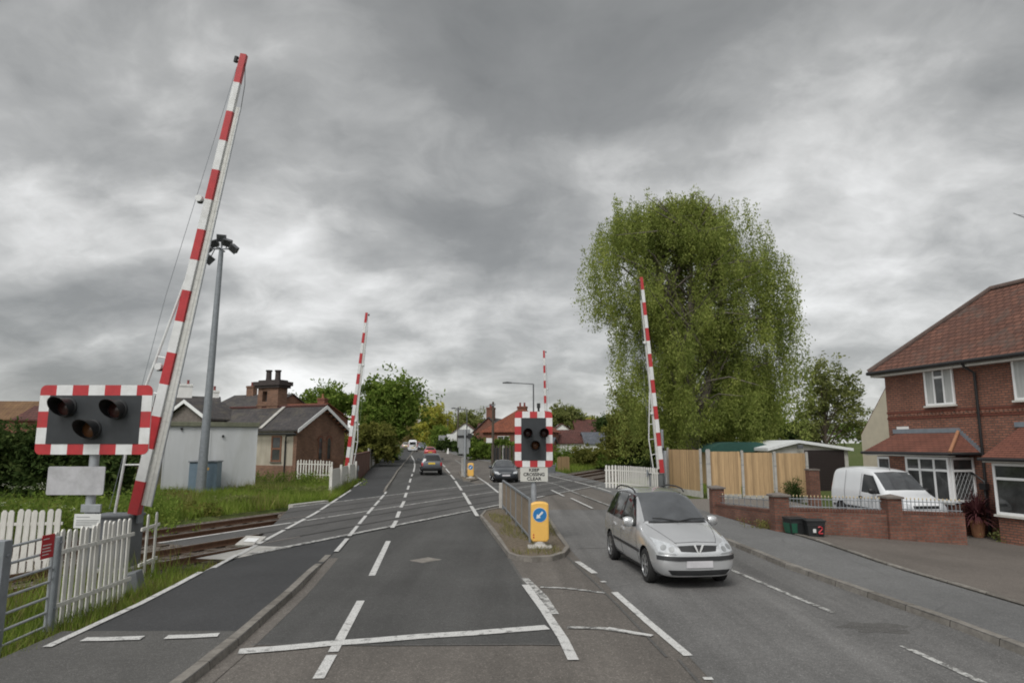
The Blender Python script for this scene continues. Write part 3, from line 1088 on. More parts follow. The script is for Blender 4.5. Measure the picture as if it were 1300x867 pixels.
# ------------------------------------------------------------------ crossing signals
def rounded(w, h, r, n=5):
    pts = []
    for cx, cz, a0 in ((w / 2 - r, h / 2 - r, 0), (-w / 2 + r, h / 2 - r, 90), (-w / 2 + r, -h / 2 + r, 180), (w / 2 - r, -h / 2 + r, 270)):
        for i in range(n + 1):
            a = R(a0 + 90 * i / n)
            pts.append((cx + r * math.cos(a), cz + r * math.sin(a)))
    return pts


def signal_board(root, w, h, bw, nx, nz, zc, lamps, lr, y=0.0):
    """red and white bordered board facing local -Y with hooded lamps"""
    mb = MB()
    mb.extrude([(x, y, z + zc) for x, z in rounded(w, h, bw * 0.55)], (0, 0.02, 0), 0)
    o = mb.build('backing_board', [m['bwhite']], root, bevel=0.0)
    mb = MB()
    f = y - 0.003
    # border blocks: nx along the top and bottom, nz up the sides, red at the corners, one welded frame
    cw = w / nx
    r_ = bw * 0.55
    for i in range(nx):
        for s_ in (-1, 1):
            x0, x1 = -w / 2 + i * cw, -w / 2 + (i + 1) * cw
            z0, z1 = zc + s_ * (h / 2), zc + s_ * (h / 2 - bw)
            if i in (0, nx - 1):
                sx = -1 if i == 0 else 1
                xi = sx * (w / 2 - cw)
                pts = [(xi, z1)] + ([(sx * (w / 2 - bw), z1)] if cw > bw + 1e-4 else []) + [(sx * (w / 2), z1)]
                for kk in range(6):
                    a = R(90 * kk / 5)
                    pts.append((sx * (w / 2 - r_ + r_ * math.cos(a)), zc + s_ * (h / 2 - r_ + r_ * math.sin(a))))
                pts.append((xi, z0))
                mb.poly([(px, f, pz) for px, pz in pts], 0)
            else:
                mb.poly([(x0, f, z0), (x1, f, z0), (x1, f, z1), (x0, f, z1)], i % 2)
    ch = (h - 2 * bw) / nz
    for i in range(nz):
        for s_ in (-1, 1):
            z0 = zc - h / 2 + bw + i * ch
            x0, x1 = s_ * w / 2, s_ * (w / 2 - bw)
            mb.poly([(x0, f, z0), (x1, f, z0), (x1, f, z0 + ch), (x0, f, z0 + ch)], 0 if i % 2 else 1)
    bo = mb.build('border', [m['red'], m['bwhite']], root)
    bmx = bmesh.new()
    bmx.from_mesh(bo.data)
    bmesh.ops.remove_doubles(bmx, verts=bmx.verts, dist=2e-3)
    bmx.to_mesh(bo.data)
    bmx.free()
    mb = MB()
    mb.extrude([(x, y - 0.012, z + zc) for x, z in rounded(w - 2 * bw, h - 2 * bw, 0.015)], (0, 0.011, 0), 0)
    mb.build('face', m['board'], root)
    for (lx, lz, kind) in lamps:
        T = Matrix(((1, 0, 0), (0, 0, -1), (0, 1, 0)))       # z of the lathe -> -y
        mb = MB()
        mb.lathe([(lr * 1.22, 0.0), (lr * 1.22, 0.03), (lr * 1.1, 0.05), (lr * 1.04, 0.05)], 28, (lx, y - 0.012, lz + zc), T, 0)
        # hood: a cut-away tube, longer above than below
        n = 28
        pts, fs = [], []
        for i in range(n):
            a = 2 * math.pi * i / n
            up = math.sin(a)
            L = 0.07 + 0.36 * (0.5 + 0.5 * up) ** 0.75
            for rr, yy in ((lr * 1.1, 0.04), (lr * 1.16, L), (lr * 1.11, L), (lr * 1.04, 0.04)):
                pts.append((lx + rr * math.cos(a), y - 0.012 - yy, lz + zc + rr * math.sin(a)))
        for i in range(n):
            j = (i + 1) % n
            for k_ in range(3):
                fs.append((i * 4 + k_, j * 4 + k_, j * 4 + k_ + 1, i * 4 + k_ + 1))
        mb.add(pts, fs)
        hd = mb.build('lamp_hood', m['black'], root, smooth=40)
        mb = MB()
        mb.lathe([(lr * 1.03, 0.0), (lr * 0.95, 0.02), (lr * 0.6, 0.035), (0.0, 0.04)], 28, (lx, y - 0.05, lz + zc), T, 0)
        mb.build('lens', m['lens_r' if kind == 'r' else 'lens_a'], hd, smooth=60)


# --- wide signal on the left
LSY = 12.9
pL = Vector((X(117, LSY), LSY, -0.1))
bc = Q(115.5, 532.5, LSY)
sig = thing('crossing_signal', 'wide crossing signal with a landscape red and white board, behind the left picket fence', 'signal', pL, 0, 'level crossing signals')
bw_ = X(189, LSY) - X(45, LSY)
bh_ = Q(115, 490, LSY).z - Q(115, 578, LSY).z
zc_ = bc.z - pL.z
u2 = lambda u, v: ((Q(u, v, LSY).x - pL.x), (Q(u, v, LSY).z - pL.z))
lam = []
for (u, v, kd) in ((86, 517, 'r'), (150, 520, 'r'), (117, 545, 'a')):
    a = u2(u, v)
    lam.append((a[0], a[1] - zc_, kd))
signal_board(sig, bw_, bh_, bh_ * 0.15, 7, 3, zc_, lam, bh_ * 0.118)
mb = MB()
mb.tube([(0.0, 0.12, 0), (0.0, 0.12, zc_ + 0.3)], 0.085, 20)
mb.build('post', m['galv'], sig, smooth=40)
mb = MB()
mb.box((0, 0.045, zc_ + 0.25), (0.8, 0.05, 0.06))
mb.box((0, 0.045, zc_ - 0.25), (0.8, 0.05, 0.06))
mb.build('bracket', m['galv_d'], sig, bevel=0.005)
a = u2(62, 592)
b = u2(131, 628)
mb = MB()
mb.extrude([((a[0] + b[0]) / 2 + x, -0.01, (a[1] + b[1]) / 2 + z) for x, z in rounded(b[0] - a[0], a[1] - b[1], 0.03)], (0, 0.02, 0))
mb.build('instruction_plate', plain('plate_grey_white', (0.44, 0.44, 0.46), 0.5, var=0.2, scale=3.5, dirt=(0.3, 0.3, 0.3)), sig)
a = u2(96, 652)
b = u2(128, 670)
mb = MB()
mb.b2(a[0], b[0], -0.035, -0.02, b[1], a[1])
pl_ = mb.build('notice_plate', m['signw'], sig, bevel=0.004)
mb = MB()
hh = a[1] - b[1]
for i, wv in enumerate((0.5, 0.0, 0.85, 0.8, 0.82, 0.6)):
    if wv:
        z = a[1] - hh * (0.2 + 0.115 * i)
        x0 = a[0] + (b[0] - a[0]) * 0.09
        mb.b2(x0, x0 + (b[0] - a[0]) * wv, -0.038, -0.0365, z - hh * 0.03, z)
mb.build('notice_lines', plain('notice_ink', (0.12, 0.12, 0.13), 0.6, var=0), pl_)
a = u2(104, 640)
b = u2(128, 650)
mb = MB()
mb.b2(a[0], b[0], -0.03, 0.02, b[1], a[1])
mb.build('bracket_box', m['galv'], sig, bevel=0.006)

# --- signal on the island
CSY = 18.0
pC = Vector((X(677.5, CSY), CSY, 0.09))
sig2 = thing('crossing_signal', 'upright crossing signal with a KEEP CROSSING CLEAR plate, on the near traffic island', 'signal', pC, 0, 'level crossing signals')
u3 = lambda u, v, Y=CSY: ((Q(u, v, Y).x - pC.x), (Q(u, v, Y).z - pC.z))
a = u3(655.3, 522.3)
b = u3(703.5, 592.7)
w3, h3 = b[0] - a[0], a[1] - b[1]
zc3 = (a[1] + b[1]) / 2
xo = (a[0] + b[0]) / 2
lam = []
for (u, v, kd) in ((670, 549.5, 'r'), (690.5, 549.5, 'r'), (679.5, 565, 'a')):
    q_ = u3(u, v)
    lam.append((q_[0], q_[1] - zc3, kd))
signal_board(sig2, w3, h3, w3 * 0.17, 5, 5, zc3, lam, 0.105)
mb = MB()
mb.tube([(0, 0.1, -0.1), (0, 0.1, zc3 + 0.4)], 0.075, 18)
mb.build('post', m['galv'], sig2, smooth=40)
mb = MB()
mb.tube([(0.14, 0.1, zc3 + 0.5), (0.14, 0.1, zc3 + h3 / 2 + 0.12)], 0.03, 8)
mb.box((0.14, 0.1, zc3 + h3 / 2 + 0.16), (0.09, 0.12, 0.13))
mb.build('audible_warner', m['black'], sig2, bevel=0.008)
a = u3(660.5, 593.3)
b = u3(695.5, 611)
mb = MB()
wq, hq = b[0] - a[0], a[1] - b[1]
cx, cz = (a[0] + b[0]) / 2, (a[1] + b[1]) / 2
mb.extrude([(cx + x, -0.02, cz + z) for x, z in rounded(wq, hq, 0.02)], (0, 0.015, 0))
kp = mb.build('keep_clear_plate', plain('plate_pale', (0.56, 0.56, 0.52), 0.5, var=0.06), sig2)
ink = plain('sign_ink', (0.02, 0.02, 0.022), 0.5, var=0)
for s_, dz, sz in (('KEEP', 0.33, 0.30), ('CROSSING', 0.0, 0.30), ('CLEAR', -0.33, 0.30)):
    text_part('lettering', s_, hq * sz * 1.08, ink, kp, (cx, -0.0225, cz + hq * dz * 0.95), bold=0.0035, sx=1.08 if s_ != 'CROSSING' else 1.0)


# --- keep-left bollards
def bollard(loc, label, h=1.02, wd=0.42):
    r = thing('keep_left_bollard', label, 'bollard', loc, 0, 'yellow keep left bollards on the traffic islands')
    mb = MB()
    mb.b2(-0.29, 0.29, -0.2, 0.2, 0.0, 0.05)
    mb.lathe([(0.2, 0.05), (0.14, 0.09), (0.12, 0.16)], 20, (0, 0, 0))
    mb.build('base', m['conc'], r, smooth=35, bevel=0.01)
    out = []
    n = 14
    for i in range(n + 1):
        a = math.pi * i / n
        out.append((wd / 2 * 0.97 * math.cos(a), h - 0.07 + 0.07 * math.sin(a)))
    out += [(-wd / 2, h * 0.55), (-wd / 2, 0.22), (-wd / 2 + 0.05, 0.15), (wd / 2 - 0.05, 0.15), (wd / 2, 0.22), (wd / 2, h * 0.55)]
    mb = MB()
    mb.extrude([(x, -0.12, z) for x, z in out], (0, 0.24, 0))
    sh = mb.build('shell', m['yellow'], r, bevel=0.035)
    mb = MB()
    T = Matrix(((1, 0, 0), (0, 0, -1), (0, 1, 0)))
    mb.lathe([(0.165, 0.0), (0.165, 0.008), (0.0, 0.008)], 36, (0, -0.120, h * 0.72), T, 0)
    mb.lathe([(0.172, 0.0), (0.172, 0.006), (0.166, 0.006)], 36, (0, -0.120, h * 0.72), T, 1)
    disc = mb.build('keep_left_disc', [m['blue'], m['bwhite']], r)
    # white arrow pointing down to the left
    arr = [(0.10, 0.022), (-0.03, 0.022), (-0.03, 0.062), (-0.125, 0.0), (-0.03, -0.062), (-0.03, -0.022), (0.10, -0.022)]
    a = R(45)
    mb = MB()
    mb.extrude([(x * math.cos(a) - z * math.sin(a), -0.130, h * 0.72 + x * math.sin(a) + z * math.cos(a)) for x, z in arr], (0, -0.002, 0))
    mb.build('arrow', m['bwhite'], disc)
    mb = MB()
    mb.b2(-0.165, -0.135, -0.1235, -0.12, 0.30, 0.335)
    mb.b2(-0.165, -0.135, -0.1235, -0.12, 0.24, 0.275)
    mb.build('sticker', m['noticered'], sh)
    return r


pb = Vector((X(684.5, 16.75), 16.75, 0.095))
bollard(pb, 'near yellow keep left bollard, in front of the KEEP CROSSING CLEAR signal', 1.09, 0.44)
pf = P(597.5, 607, 0.1)
bollard(pf, 'distant yellow keep left bollard on the far island beside the black hatchback', 1.08, 0.44)

# --- guard rail on the near island
g0, g1 = Vector((X(672, 17.6), 17.6, 0.09)), Vector((-0.35, 26.2, 0.09))
dv = g1 - g0
gr = thing('guard_rail', 'galvanised pedestrian guard railing with thin upright bars along the near traffic island', 'railing', g0, math.atan2(dv.y, dv.x))
L = dv.length
mb = MB()
for z in (1.08, 0.16):
    mb.box((L / 2, 0, z), (L, 0.05, 0.05))
mb.build('rails', m['galv_d'], gr)
npost = 5
for i in range(npost + 1):
    mb = MB()
    mb.box((L * i / npost, 0, 0.53), (0.055, 0.055, 1.14))
    mb.build('post', m['galv_d'], gr)
nb = 84
proto = None
gbar = plain('guard_bar_brown_grey', (0.20, 0.165, 0.125), 0.6, 0.2, var=0.2)
for i in range(nb):
    mb = MB() if proto is None else None
    if mb:
        mb.tube([(0, 0, 0.16), (0, 0, 1.08)], 0.013, 6)
        proto = mb.build('bar', gbar, gr)
        o = proto
    else:
        o = proto.copy()
        col.objects.link(o)
        o.parent = gr
    o.location = (L * (i + 0.5) / nb, 0, 0)
# concrete marker post at its far end
cpx = P(637, 646)
mb = MB()
mb.box((0, 0, 0.5), (0.22, 0.22, 1.0))
o = mb.build('marker_post', m['conc'], None, (cpx.x, cpx.y, 0.02), bevel=0.025)
tag(o, 'short pale concrete marker post at the far end of the guard railing', 'post')


# ------------------------------------------------------------------ lifting barriers
skirt2 = plain('skirt_rib', (0.47, 0.47, 0.45), 0.55, 0.1, var=0.12)
def barrier(piv, tip, label, nst=15, skirt_side=1, brace=True, w0=0.17, skirt_w=0.32, mach=(0.7, 0.5, 1.05), strut_side=-1, mrot=0.0, slack=True, lampf=0.66):
    base_p = Vector((piv.x, piv.y, gz(piv.x, piv.y)))
    pivot_z = piv.z - base_p.z
    r = thing('level_crossing_barrier', label, 'barrier', base_p, 0, 'raised level crossing barriers')
    a = Vector((0, 0, pivot_z))
    b = tip - base_p
    d = (b - a)
    L = d.length
    d.normalize()
    front = Vector((0, -1, 0))
    side = front.cross(d)
    side.normalize()
    if side.x < 0:
        side = -side
    fr = side.cross(d)
    fr.normalize()
    if fr.y > 0:
        fr = -fr
    # striped boom
    mb = MB()
    for i in range(nst):
        s0, s1 = L * i / nst, L * (i + 1) / nst
        k0, k1 = 1 - 0.35 * i / nst, 1 - 0.35 * (i + 1) / nst
        A = [a + d * s0 + side * x * w0 * k0 / 2 + fr * y * w0 * k0 * 0.4 for x, y in ((-1, -1), (1, -1), (1, 1), (-1, 1))]
        B = [a + d * s1 + side * x * w0 * k1 / 2 + fr * y * w0 * k1 * 0.4 for x, y in ((-1, -1), (1, -1), (1, 1), (-1, 1))]
        mb.add(A + B, [(0, 4, 5, 1), (1, 5, 6, 2), (2, 6, 7, 3), (3, 7, 4, 0)] + ([(0, 1, 2, 3)] if i == 0 else []) + ([(7, 6, 5, 4)] if i == nst - 1 else []), 0 if i % 2 == 0 else 1)
    bm_ = mb.build('boom', [m['red'], m['boom_w']], r)
    # folded skirt hanging along the boom: slats on links, darker joints
    mb = MB()
    n = 40
    for i in range(n):
        s0 = L * (0.02 + 0.86 * i / n)
        s1 = L * (0.02 + 0.86 * (i + 0.985) / n)
        k_ = 1 - 0.5 * i / n
        o0 = side * skirt_side * (w0 * 0.42 + 0.02)
        o1 = side * skirt_side * (w0 * 0.42 + skirt_w * k_)
        A = [a + d * s0 + o0, a + d * s0 + o1, a + d * s1 + o1, a + d * s1 + o0]
        mb.extrude(A, fr * 0.02, 0)
        mb.extrude([a + d * s0 + o1 * 1.0, a + d * s0 + o1 + side * skirt_side * 0.02, a + d * s1 + o1 + side * skirt_side * 0.02, a + d * s1 + o1], fr * 0.035, 1)
        mb.extrude([a + d * s0 + (o0 + o1) * 0.52, a + d * s0 + (o0 + o1) * 0.55, a + d * s1 + (o0 + o1) * 0.55, a + d * s1 + (o0 + o1) * 0.52], fr * 0.024, 2)
    mb.build('skirt', [m['skirt'], m['galv'], skirt2], r)
    if slack:
        mb = MB()
        st = a + d * (L * 0.88) + side * skirt_side * (w0 * 0.42 + skirt_w * .55)
        en = a + d * (L * 0.985) + side * skirt_side * 0.06
        mb.tube([st, st.lerp(en, .5) + side * skirt_side * 0.04, en], 0.008, 5)
        mb.build('skirt_cable', m['wire'], r)
    # ladder-like brace
    if brace:
        sd = side * strut_side
        q0 = Vector((0, 0, pivot_z * 0.95)) + sd * 0.42
        q1 = a + d * (L * 0.17) + sd * 0.52
        q2 = a + d * (L * 0.50) + sd * (w0 * 0.4)
        mb = MB()
        mb.tube([q0, q1, q2], 0.028, 8)
        for s_, f_ in ((0.1, 0.55), (0.17, 1.0), (0.245, 1.28), (0.32, 1.52)):
            e = a + d * (L * s_)
            if f_ <= 1:
                w_ = q0.lerp(q1, f_)
            else:
                w_ = q1.lerp(q2, (s_ - 0.17) / 0.33)
            mb.tube([w_, e], 0.02, 6)
        mb.build('brace', m['boom_w'], r, smooth=40)
    # stay wire
    mb = MB()
    mb.tube([a + side * strut_side * 0.55, a + d * (L * 0.45) + side * strut_side * 0.45, a + d * (L * 0.97) + side * strut_side * 0.1], 0.006, 5)
    mb.build('stay_wire', m['galv_d'], r)
    # lamps on the boom
    for f_ in (0.30, lampf, 0.985):
        mb = MB()
        p_ = a + d * (L * f_) + side * strut_side * (w0 * 0.5 + 0.1)
        if f_ < 0.9:
            mb.tube([p_ + fr * 0.10, p_ + fr * 0.02, p_ - fr * 0.07], [0.075, 0.085, 0.05], 12, 0)
            mb.tube([p_ - Vector((0, 0, .05)), p_ - Vector((0, 0, .09))], [0.07, 0.055], 12, 1)
        else:
            mb.tube([p_ - d * 0.05 + side * -strut_side * 0.05, p_ + d * 0.08 + side * -strut_side * 0.05], 0.05, 10, 1)
        mb.tube([p_, a + d * (L * f_)], 0.02, 6, 0)
        mb.build('boom_lamp', [m['boom_w'], m['black']], r, smooth=50)
    # machine
    wx, wy, wz = mach
    Tz = mrot
    mb = MB()
    mx_ = strut_side * wx * 0.5
    wz = pivot_z - 0.06
    mb.box((mx_, 0.1, wz / 2), (wx, wy, wz), Tz)
    mb.box((mx_, 0.1, wz + 0.02), (wx + 0.06, wy + 0.06, 0.06), Tz)
    pd = mb.build('machine_case', m['machine'], r, bevel=0.015)
    c_, s_ = math.cos(Tz), math.sin(Tz)
    for sgn in (-1, 1):
        cx = mx_ + sgn * (wx / 2 + 0.07)
        mb = MB()
        mb.box((cx, 0.1, pivot_z - 0.02), (0.05, 0.2, 0.36), Tz)
        mb.build('side_arm', m['galv_d'], r, bevel=0.01)
    mb = MB()
    ddn = -d
    cwp = a + ddn * 0.75
    mb.box(cwp + Vector((mx_, 0.42, 0.2)), (wx + 0.1, 0.14, 0.24), Tz)
    mb.build('counterweight', m['galv_d'], r, bevel=0.012)
    mb = MB()
    mb.b2(mx_ - wx / 2 - 0.1, mx_ + wx / 2 + 0.1, -wy / 2 - 0.1, wy / 2 + 0.2, -0.3, 0.03)
    mb.build('plinth', m['conc'], r)
    return r


BY = 14.6
bp = Q(170.5, 652, BY)
barrier(bp, Q(310, 70, BY - 0.4), 'tallest and nearest raised barrier, with a pale folded skirt, beside the wide left signal', w0=0.21, skirt_w=0.23, lampf=0.665,
        mach=(0.8, 0.6, 1.0))
b2 = Q(440, 594, 46.0)
barrier(b2, Q(465.5, 397, 45.6), 'raised barrier on the far left beside the brick gable of the old station cottage', strut_side=1, skirt_side=1, w0=0.24, skirt_w=0.22)
b3 = Q(840.5, 600, 36.5)
barrier(b3, Q(814, 352, 36.1), 'raised barrier on the right in front of the big birch tree', strut_side=-1, skirt_side=-1, w0=0.23, skirt_w=0.14)
b4 = Q(694, 590, 57.5)
barrier(b4, Q(690.5, 445, 57.2), 'distant slender raised barrier rising directly behind the upright island signal', strut_side=1, skirt_side=1, w0=0.24, skirt_w=0.08, brace=False, slack=False)


# ------------------------------------------------------------------ picket fences, gate
def picket_fence(name, label, pts, h, spacing, pw=0.075, th=0.022, group='white picket fences at the crossing', pointed=True, post_every=1.6, sink=0.1, back=1, mat='picket', rails=(0.22, 0.78), jit=0.02, with_posts=True):
    r = thing(name, label, 'fence', pts[0], 0, group)
    o0 = Vector(pts[0])
    pp_ = [Vector(p) for p in pts]
    acc = 0.0
    posts = 0.0
    first = None
    for a, b in zip(pp_, pp_[1:]):
        seg = b - a
        Ls = Vector((seg.x, seg.y, 0)).length
        ang = math.atan2(seg.y, seg.x)
        nn = Vector((-math.sin(ang), math.cos(ang), 0)) * back
        for f_ in rails:
            mid_ = a.lerp(b, 0.5) - o0 + Vector((0, 0, h * f_)) + nn * 0.03
            pitch = math.atan2(seg.z, Ls)
            T = Matrix.Rotation(ang, 3, 'Z') @ Matrix.Rotation(-pitch, 3, 'Y')
            rl = MB()
            rl.box(mid_, (Ls + 0.03, 0.03, 0.06), Mx=T)
            rl.build('rail', m[mat], r)
        n = max(1, int(round(Ls / spacing)))
        for i in range(n):
            f_ = (i + 0.5) / n
            p_ = a.lerp(b, f_) - o0
            if first is None:
                mb = MB()
                if pointed:
                    mb.extrude([(-pw / 2, 0, -sink), (pw / 2, 0, -sink), (pw / 2, 0, h - pw * .45), (pw * .22, 0, h), (-pw * .22, 0, h), (-pw / 2, 0, h - pw * .45)], (0, th, 0))
                else:
                    mb.extrude([(-pw / 2, 0, -sink), (pw / 2, 0, -sink), (pw / 2, 0, h), (-pw / 2, 0, h)], (0, th, 0))
                first = mb.build('picket', m[mat], r)
                o = first
            else:
                o = first.copy()
                col.objects.link(o)
                o.parent = r
            o.location = p_ + Vector((0, 0, random.uniform(-jit, jit)))
            o.rotation_euler = (0, random.uniform(-jit, jit) * 0.9, ang)
    for i, p_ in enumerate(pp_ if with_posts else []):
        mb = MB()
        mb.box((0, 0, h * 0.46), (0.09, 0.09, h * 0.95))
        a = pp_[i - 1] if i else pp_[1]
        seg = p_ - a
        ang = math.atan2(seg.y, seg.x)
        nn = Vector((-math.sin(ang), math.cos(ang), 0)) * back * (1 if i else -1)
        o = mb.build('post', m[mat], r)
        o.location = p_ - o0 + nn * 0.1
    return r


f0 = Vector((X(80, 9.95), 9.95, -0.02))
f1 = Vector((X(177, 12.1), 12.1, -0.02))
picket_fence('picket_fence', 'white picket fence in front of the wide signal, its pickets close together and weathered', [f0, f0.lerp(f1, .5), f1], 1.34, 0.158, 0.085, back=-1, with_posts=False, jit=0.025)
g0_ = Vector((X(191, 13.4), 13.4, 0.0))
g1_ = Vector((X(212, 14.3), 14.3, 0.0))
picket_fence('picket_fence', 'short length of fence with two gappy white pickets beside the rails, right of the signal', [g0_, g1_], 1.2, 0.52, 0.09, back=1, with_posts=False)
h0_ = Vector((X(10, 14.4), 14.4, -0.1))
h1_ = Vector((X(88, 14.6), 14.6, -0.1))
picket_fence('picket_fence', 'white picket fence standing behind the field gate, seen through its bars', [h0_, h1_], 1.3, 0.15, 0.11, th=0.03, with_posts=False)
# right side, curved
w0_ = [P(768, 619), P(784, 619.5), P(800, 621), P(820, 624), P(836, 626)]
picket_fence('picket_fence', 'curved white picket fence around the far track corner on the right, behind the silver car', [p + Vector((0, 0, 0.0)) for p in w0_], 1.3, 0.19, 0.115, back=1, jit=0.012, with_posts=False)
# far left
v0 = [Vector((X(378, 46.5), 46.5, 0.25)), Vector((X(421, 44.5), 44.5, 0.25))]
picket_fence('picket_fence', 'low white picket fence in front of the cottage gable above the long grass', v0, 1.2, 0.3, 0.12, jit=0.03)
# close-boarded white fence running beside the footway
q0_, q1_ = Vector((X(418.5, 34.6), 34.6, -0.05)), Vector((X(450, 45.2), 45.2, -0.05))
q0_.x, q1_.x = -9.25, -10.45
dv = q1_ - q0_
bf = thing('board_fence', 'low close-boarded white fence along the left footway before the brick wall', 'fence', q0_, math.atan2(dv.y, dv.x))
L = dv.length
n = 62
pr_ = None
for i in range(n):
    if pr_ is None:
        mb = MB()
        mb.b2(-L / n * 0.485, L / n * 0.485, -0.012, 0.012, 0.0, 1.28)
        pr_ = mb.build('board', m['picket'], bf)
        o = pr_
    else:
        o = pr_.copy()
        col.objects.link(o)
        o.parent = bf
    o.location = (L * (i + .5) / n, 0, random.uniform(-.015, .015))
for i in range(4):
    mb = MB()
    mb.box((L * i / 3, -0.08, 0.72), (0.12, 0.12, 1.44))
    mb.build('post', m['picket'], bf)
mb = MB()
mb.box((L / 2, 0.03, 1.02), (L, 0.04, 0.09))
mb.box((L / 2, 0.03, 0.3), (L, 0.04, 0.09))
mb.build('rail', m['picket'], bf)

# field gate
GA, GB = Vector((X(24, 8.85), 8.85, -0.02)), Vector((X(82, 9.8), 9.8, -0.02))
dv = GB - GA
gt = thing('field_gate', 'galvanised steel field gate with horizontal bars and a red notice, at the left edge', 'gate', GA, math.atan2(dv.y, dv.x))
L = dv.length
mb = MB()
mb.tube([(0.06, 0, 0.04), (0.06, 0, 1.3)], 0.022, 10)
mb.build('upright', m['galv'], gt, smooth=40)
mb = MB()
mb.tube([(L - 0.03, 0, 0.04), (L - 0.03, 0, 1.34)], 0.022, 10)
mb.build('upright', m['galv'], gt, smooth=40)
for z in (0.08, 0.27, 0.47, 0.68, 0.88, 1.09, 1.3):
    mb = MB()
    mb.tube([(0.06, 0, z), (L - 0.03, 0, z + 0.02)], 0.018, 10)
    mb.build('bar', m['galv'], gt, smooth=40)
mb = MB()
mb.b2(L - 0.32, L - 0.05, -0.03, -0.022, 1.04, 1.36)
nt_ = mb.build('notice_sign', m['noticered'], gt, bevel=0.004)
mb = MB()
for i, wv in enumerate((0.55, 0, 0.8, 0.7, 0.8, 0.6)):
    if wv:
        mb.b2(L - 0.30, L - 0.30 + 0.23 * wv, -0.034, -0.031, 1.30 - i * 0.042, 1.312 - i * 0.042)
mb.build('notice_lines', m['signw'], nt_)
mb = MB()
mb.tube([(L - 0.03, 0.0, 0.8), (L + 0.05, 0.03, 0.72), (L + 0.08, 0.03, 0.82), (L, 0.02, 0.9)], 0.012, 6)
mb.build('latch_chain', m['galv_d'], gt)
for (pt, lab) in ((GA - dv.normalized() * 0.09, 'square steel gate post at the hinge end of the field gate, at the left edge'),
                  (GB + dv.normalized() * 0.09, 'square steel gate post between the field gate and the picket fence')):
    mb = MB()
    hw_p = 0.075 if 'hinge' in lab else 0.035
    mb.b2(-hw_p, hw_p, -hw_p, hw_p, -0.3, 1.4 if 'hinge' in lab else 1.3)
    for z in (1.2, 0.3):
        mb.b2(-0.02, 0.02, -hw_p - 0.02, -hw_p, z, z + 0.03)
    o = mb.build('gate_post', m['galv_d'], None, pt, math.atan2(dv.y, dv.x), bevel=0.006)
    tag(o, lab, 'gate post', 'gate posts')

# loose trackside board
lp = P(178, 707)
lp = Q(172, 700, 16.6)
mb = MB()
bo = rq(-13.6, 14.0, 0.0)
mb.box((0, 0, 0), (0.62, 0.5, 0.05), Mx=Matrix.Rotation(R(20), 3, 'X'))
mb.box((0.02, -0.01, 0.036), (0.36, 0.2, 0.012), 0, 1, Mx=Matrix.Rotation(R(20), 3, 'X'))
o = mb.build('trespass_guard_board', [m['conc'], m['bwhite']], None, rq(-13.75, 13.9, 0.03), R(-15), bevel=0.008)
tag(o, 'pale grey board with a white panel lying on the near track by the footway', 'board')
# grey cabinet at the fence end
mb = MB()
mb.box((0, 0, 0.18), (0.26, 0.34, 0.38), Mx=Matrix.Rotation(R(-14), 3, 'Y'))
o = mb.build('treadle_box', m['machine'], None, (X(184, 12.75), 12.75, -0.1), R(10), bevel=0.02)
tag(o, 'small tilted grey steel box at the right end of the near picket fence', 'equipment box')

# ------------------------------------------------------------------ mast, cabinet, relay building
mp = Q(254, 627, 34.5)
mp.z = -0.12
mast = thing('lighting_mast', 'tall grey steel mast topped by a cluster of lamps, before the white building', 'mast', mp)
top = Q(281, 318, 34.5) - mp
d = Vector((top.x * 0.0, 0, 1))
mb = MB()
topz = top.z
lean = top.x
# the mast itself leans a little over the track
mb.tube([(0, 0, 0), (lean * .32, 0, topz * .32), (lean * 0.66, 0, topz * 0.66), (lean, 0, topz)], [0.25, 0.2, 0.16, 0.12], 18)
mb.build('pole', m['galv_d'], mast, smooth=40)
mb = MB()
mb.tube([(lean - 0.55, 0, topz + 0.08), (lean + 0.6, 0, topz + 0.08)], 0.04, 8)
mb.tube([(lean, -.4, topz + 0.05), (lean, .4, topz + 0.05)], 0.04, 8)
mb.tube([(lean, 0, topz - .1), (lean, 0, topz + .55)], 0.05, 8)
mb.build('crossarm', m['galv_d'], mast)
for (dx, dz, rx, ry) in ((-0.62, 0.0, 0.5, -0.7), (0.62, 0.05, 0.5, 0.7), (-0.3, 0.28, 0.6, -0.3), (0.32, 0.3, 0.6, 0.3), (-0.5, -0.4, 0.9, -0.8), (0.02, 0.5, 0.4, 0.1)):
    mb = MB()
    T = Matrix.Rotation(ry, 3, 'Y') @ Matrix.Rotation(rx, 3, 'X')
    dx, dz = dx * 1.15, dz * 1.3
    mb.box((lean + dx, -0.1, topz + dz), (0.40, 0.26, 0.34), Mx=T)
    mb.box(Vector((lean + dx, -0.1, topz + dz)) + T @ Vector((0, -0.11, 0)), (0.46, 0.04, 0.40), Mx=T)
    mb.tube([(lean + dx, -0.05, topz + dz), (lean + dx * .6, 0, topz + 0.08)], 0.03, 6)
    mb.build('floodlight', m['lampgrey'], mast, bevel=0.01)

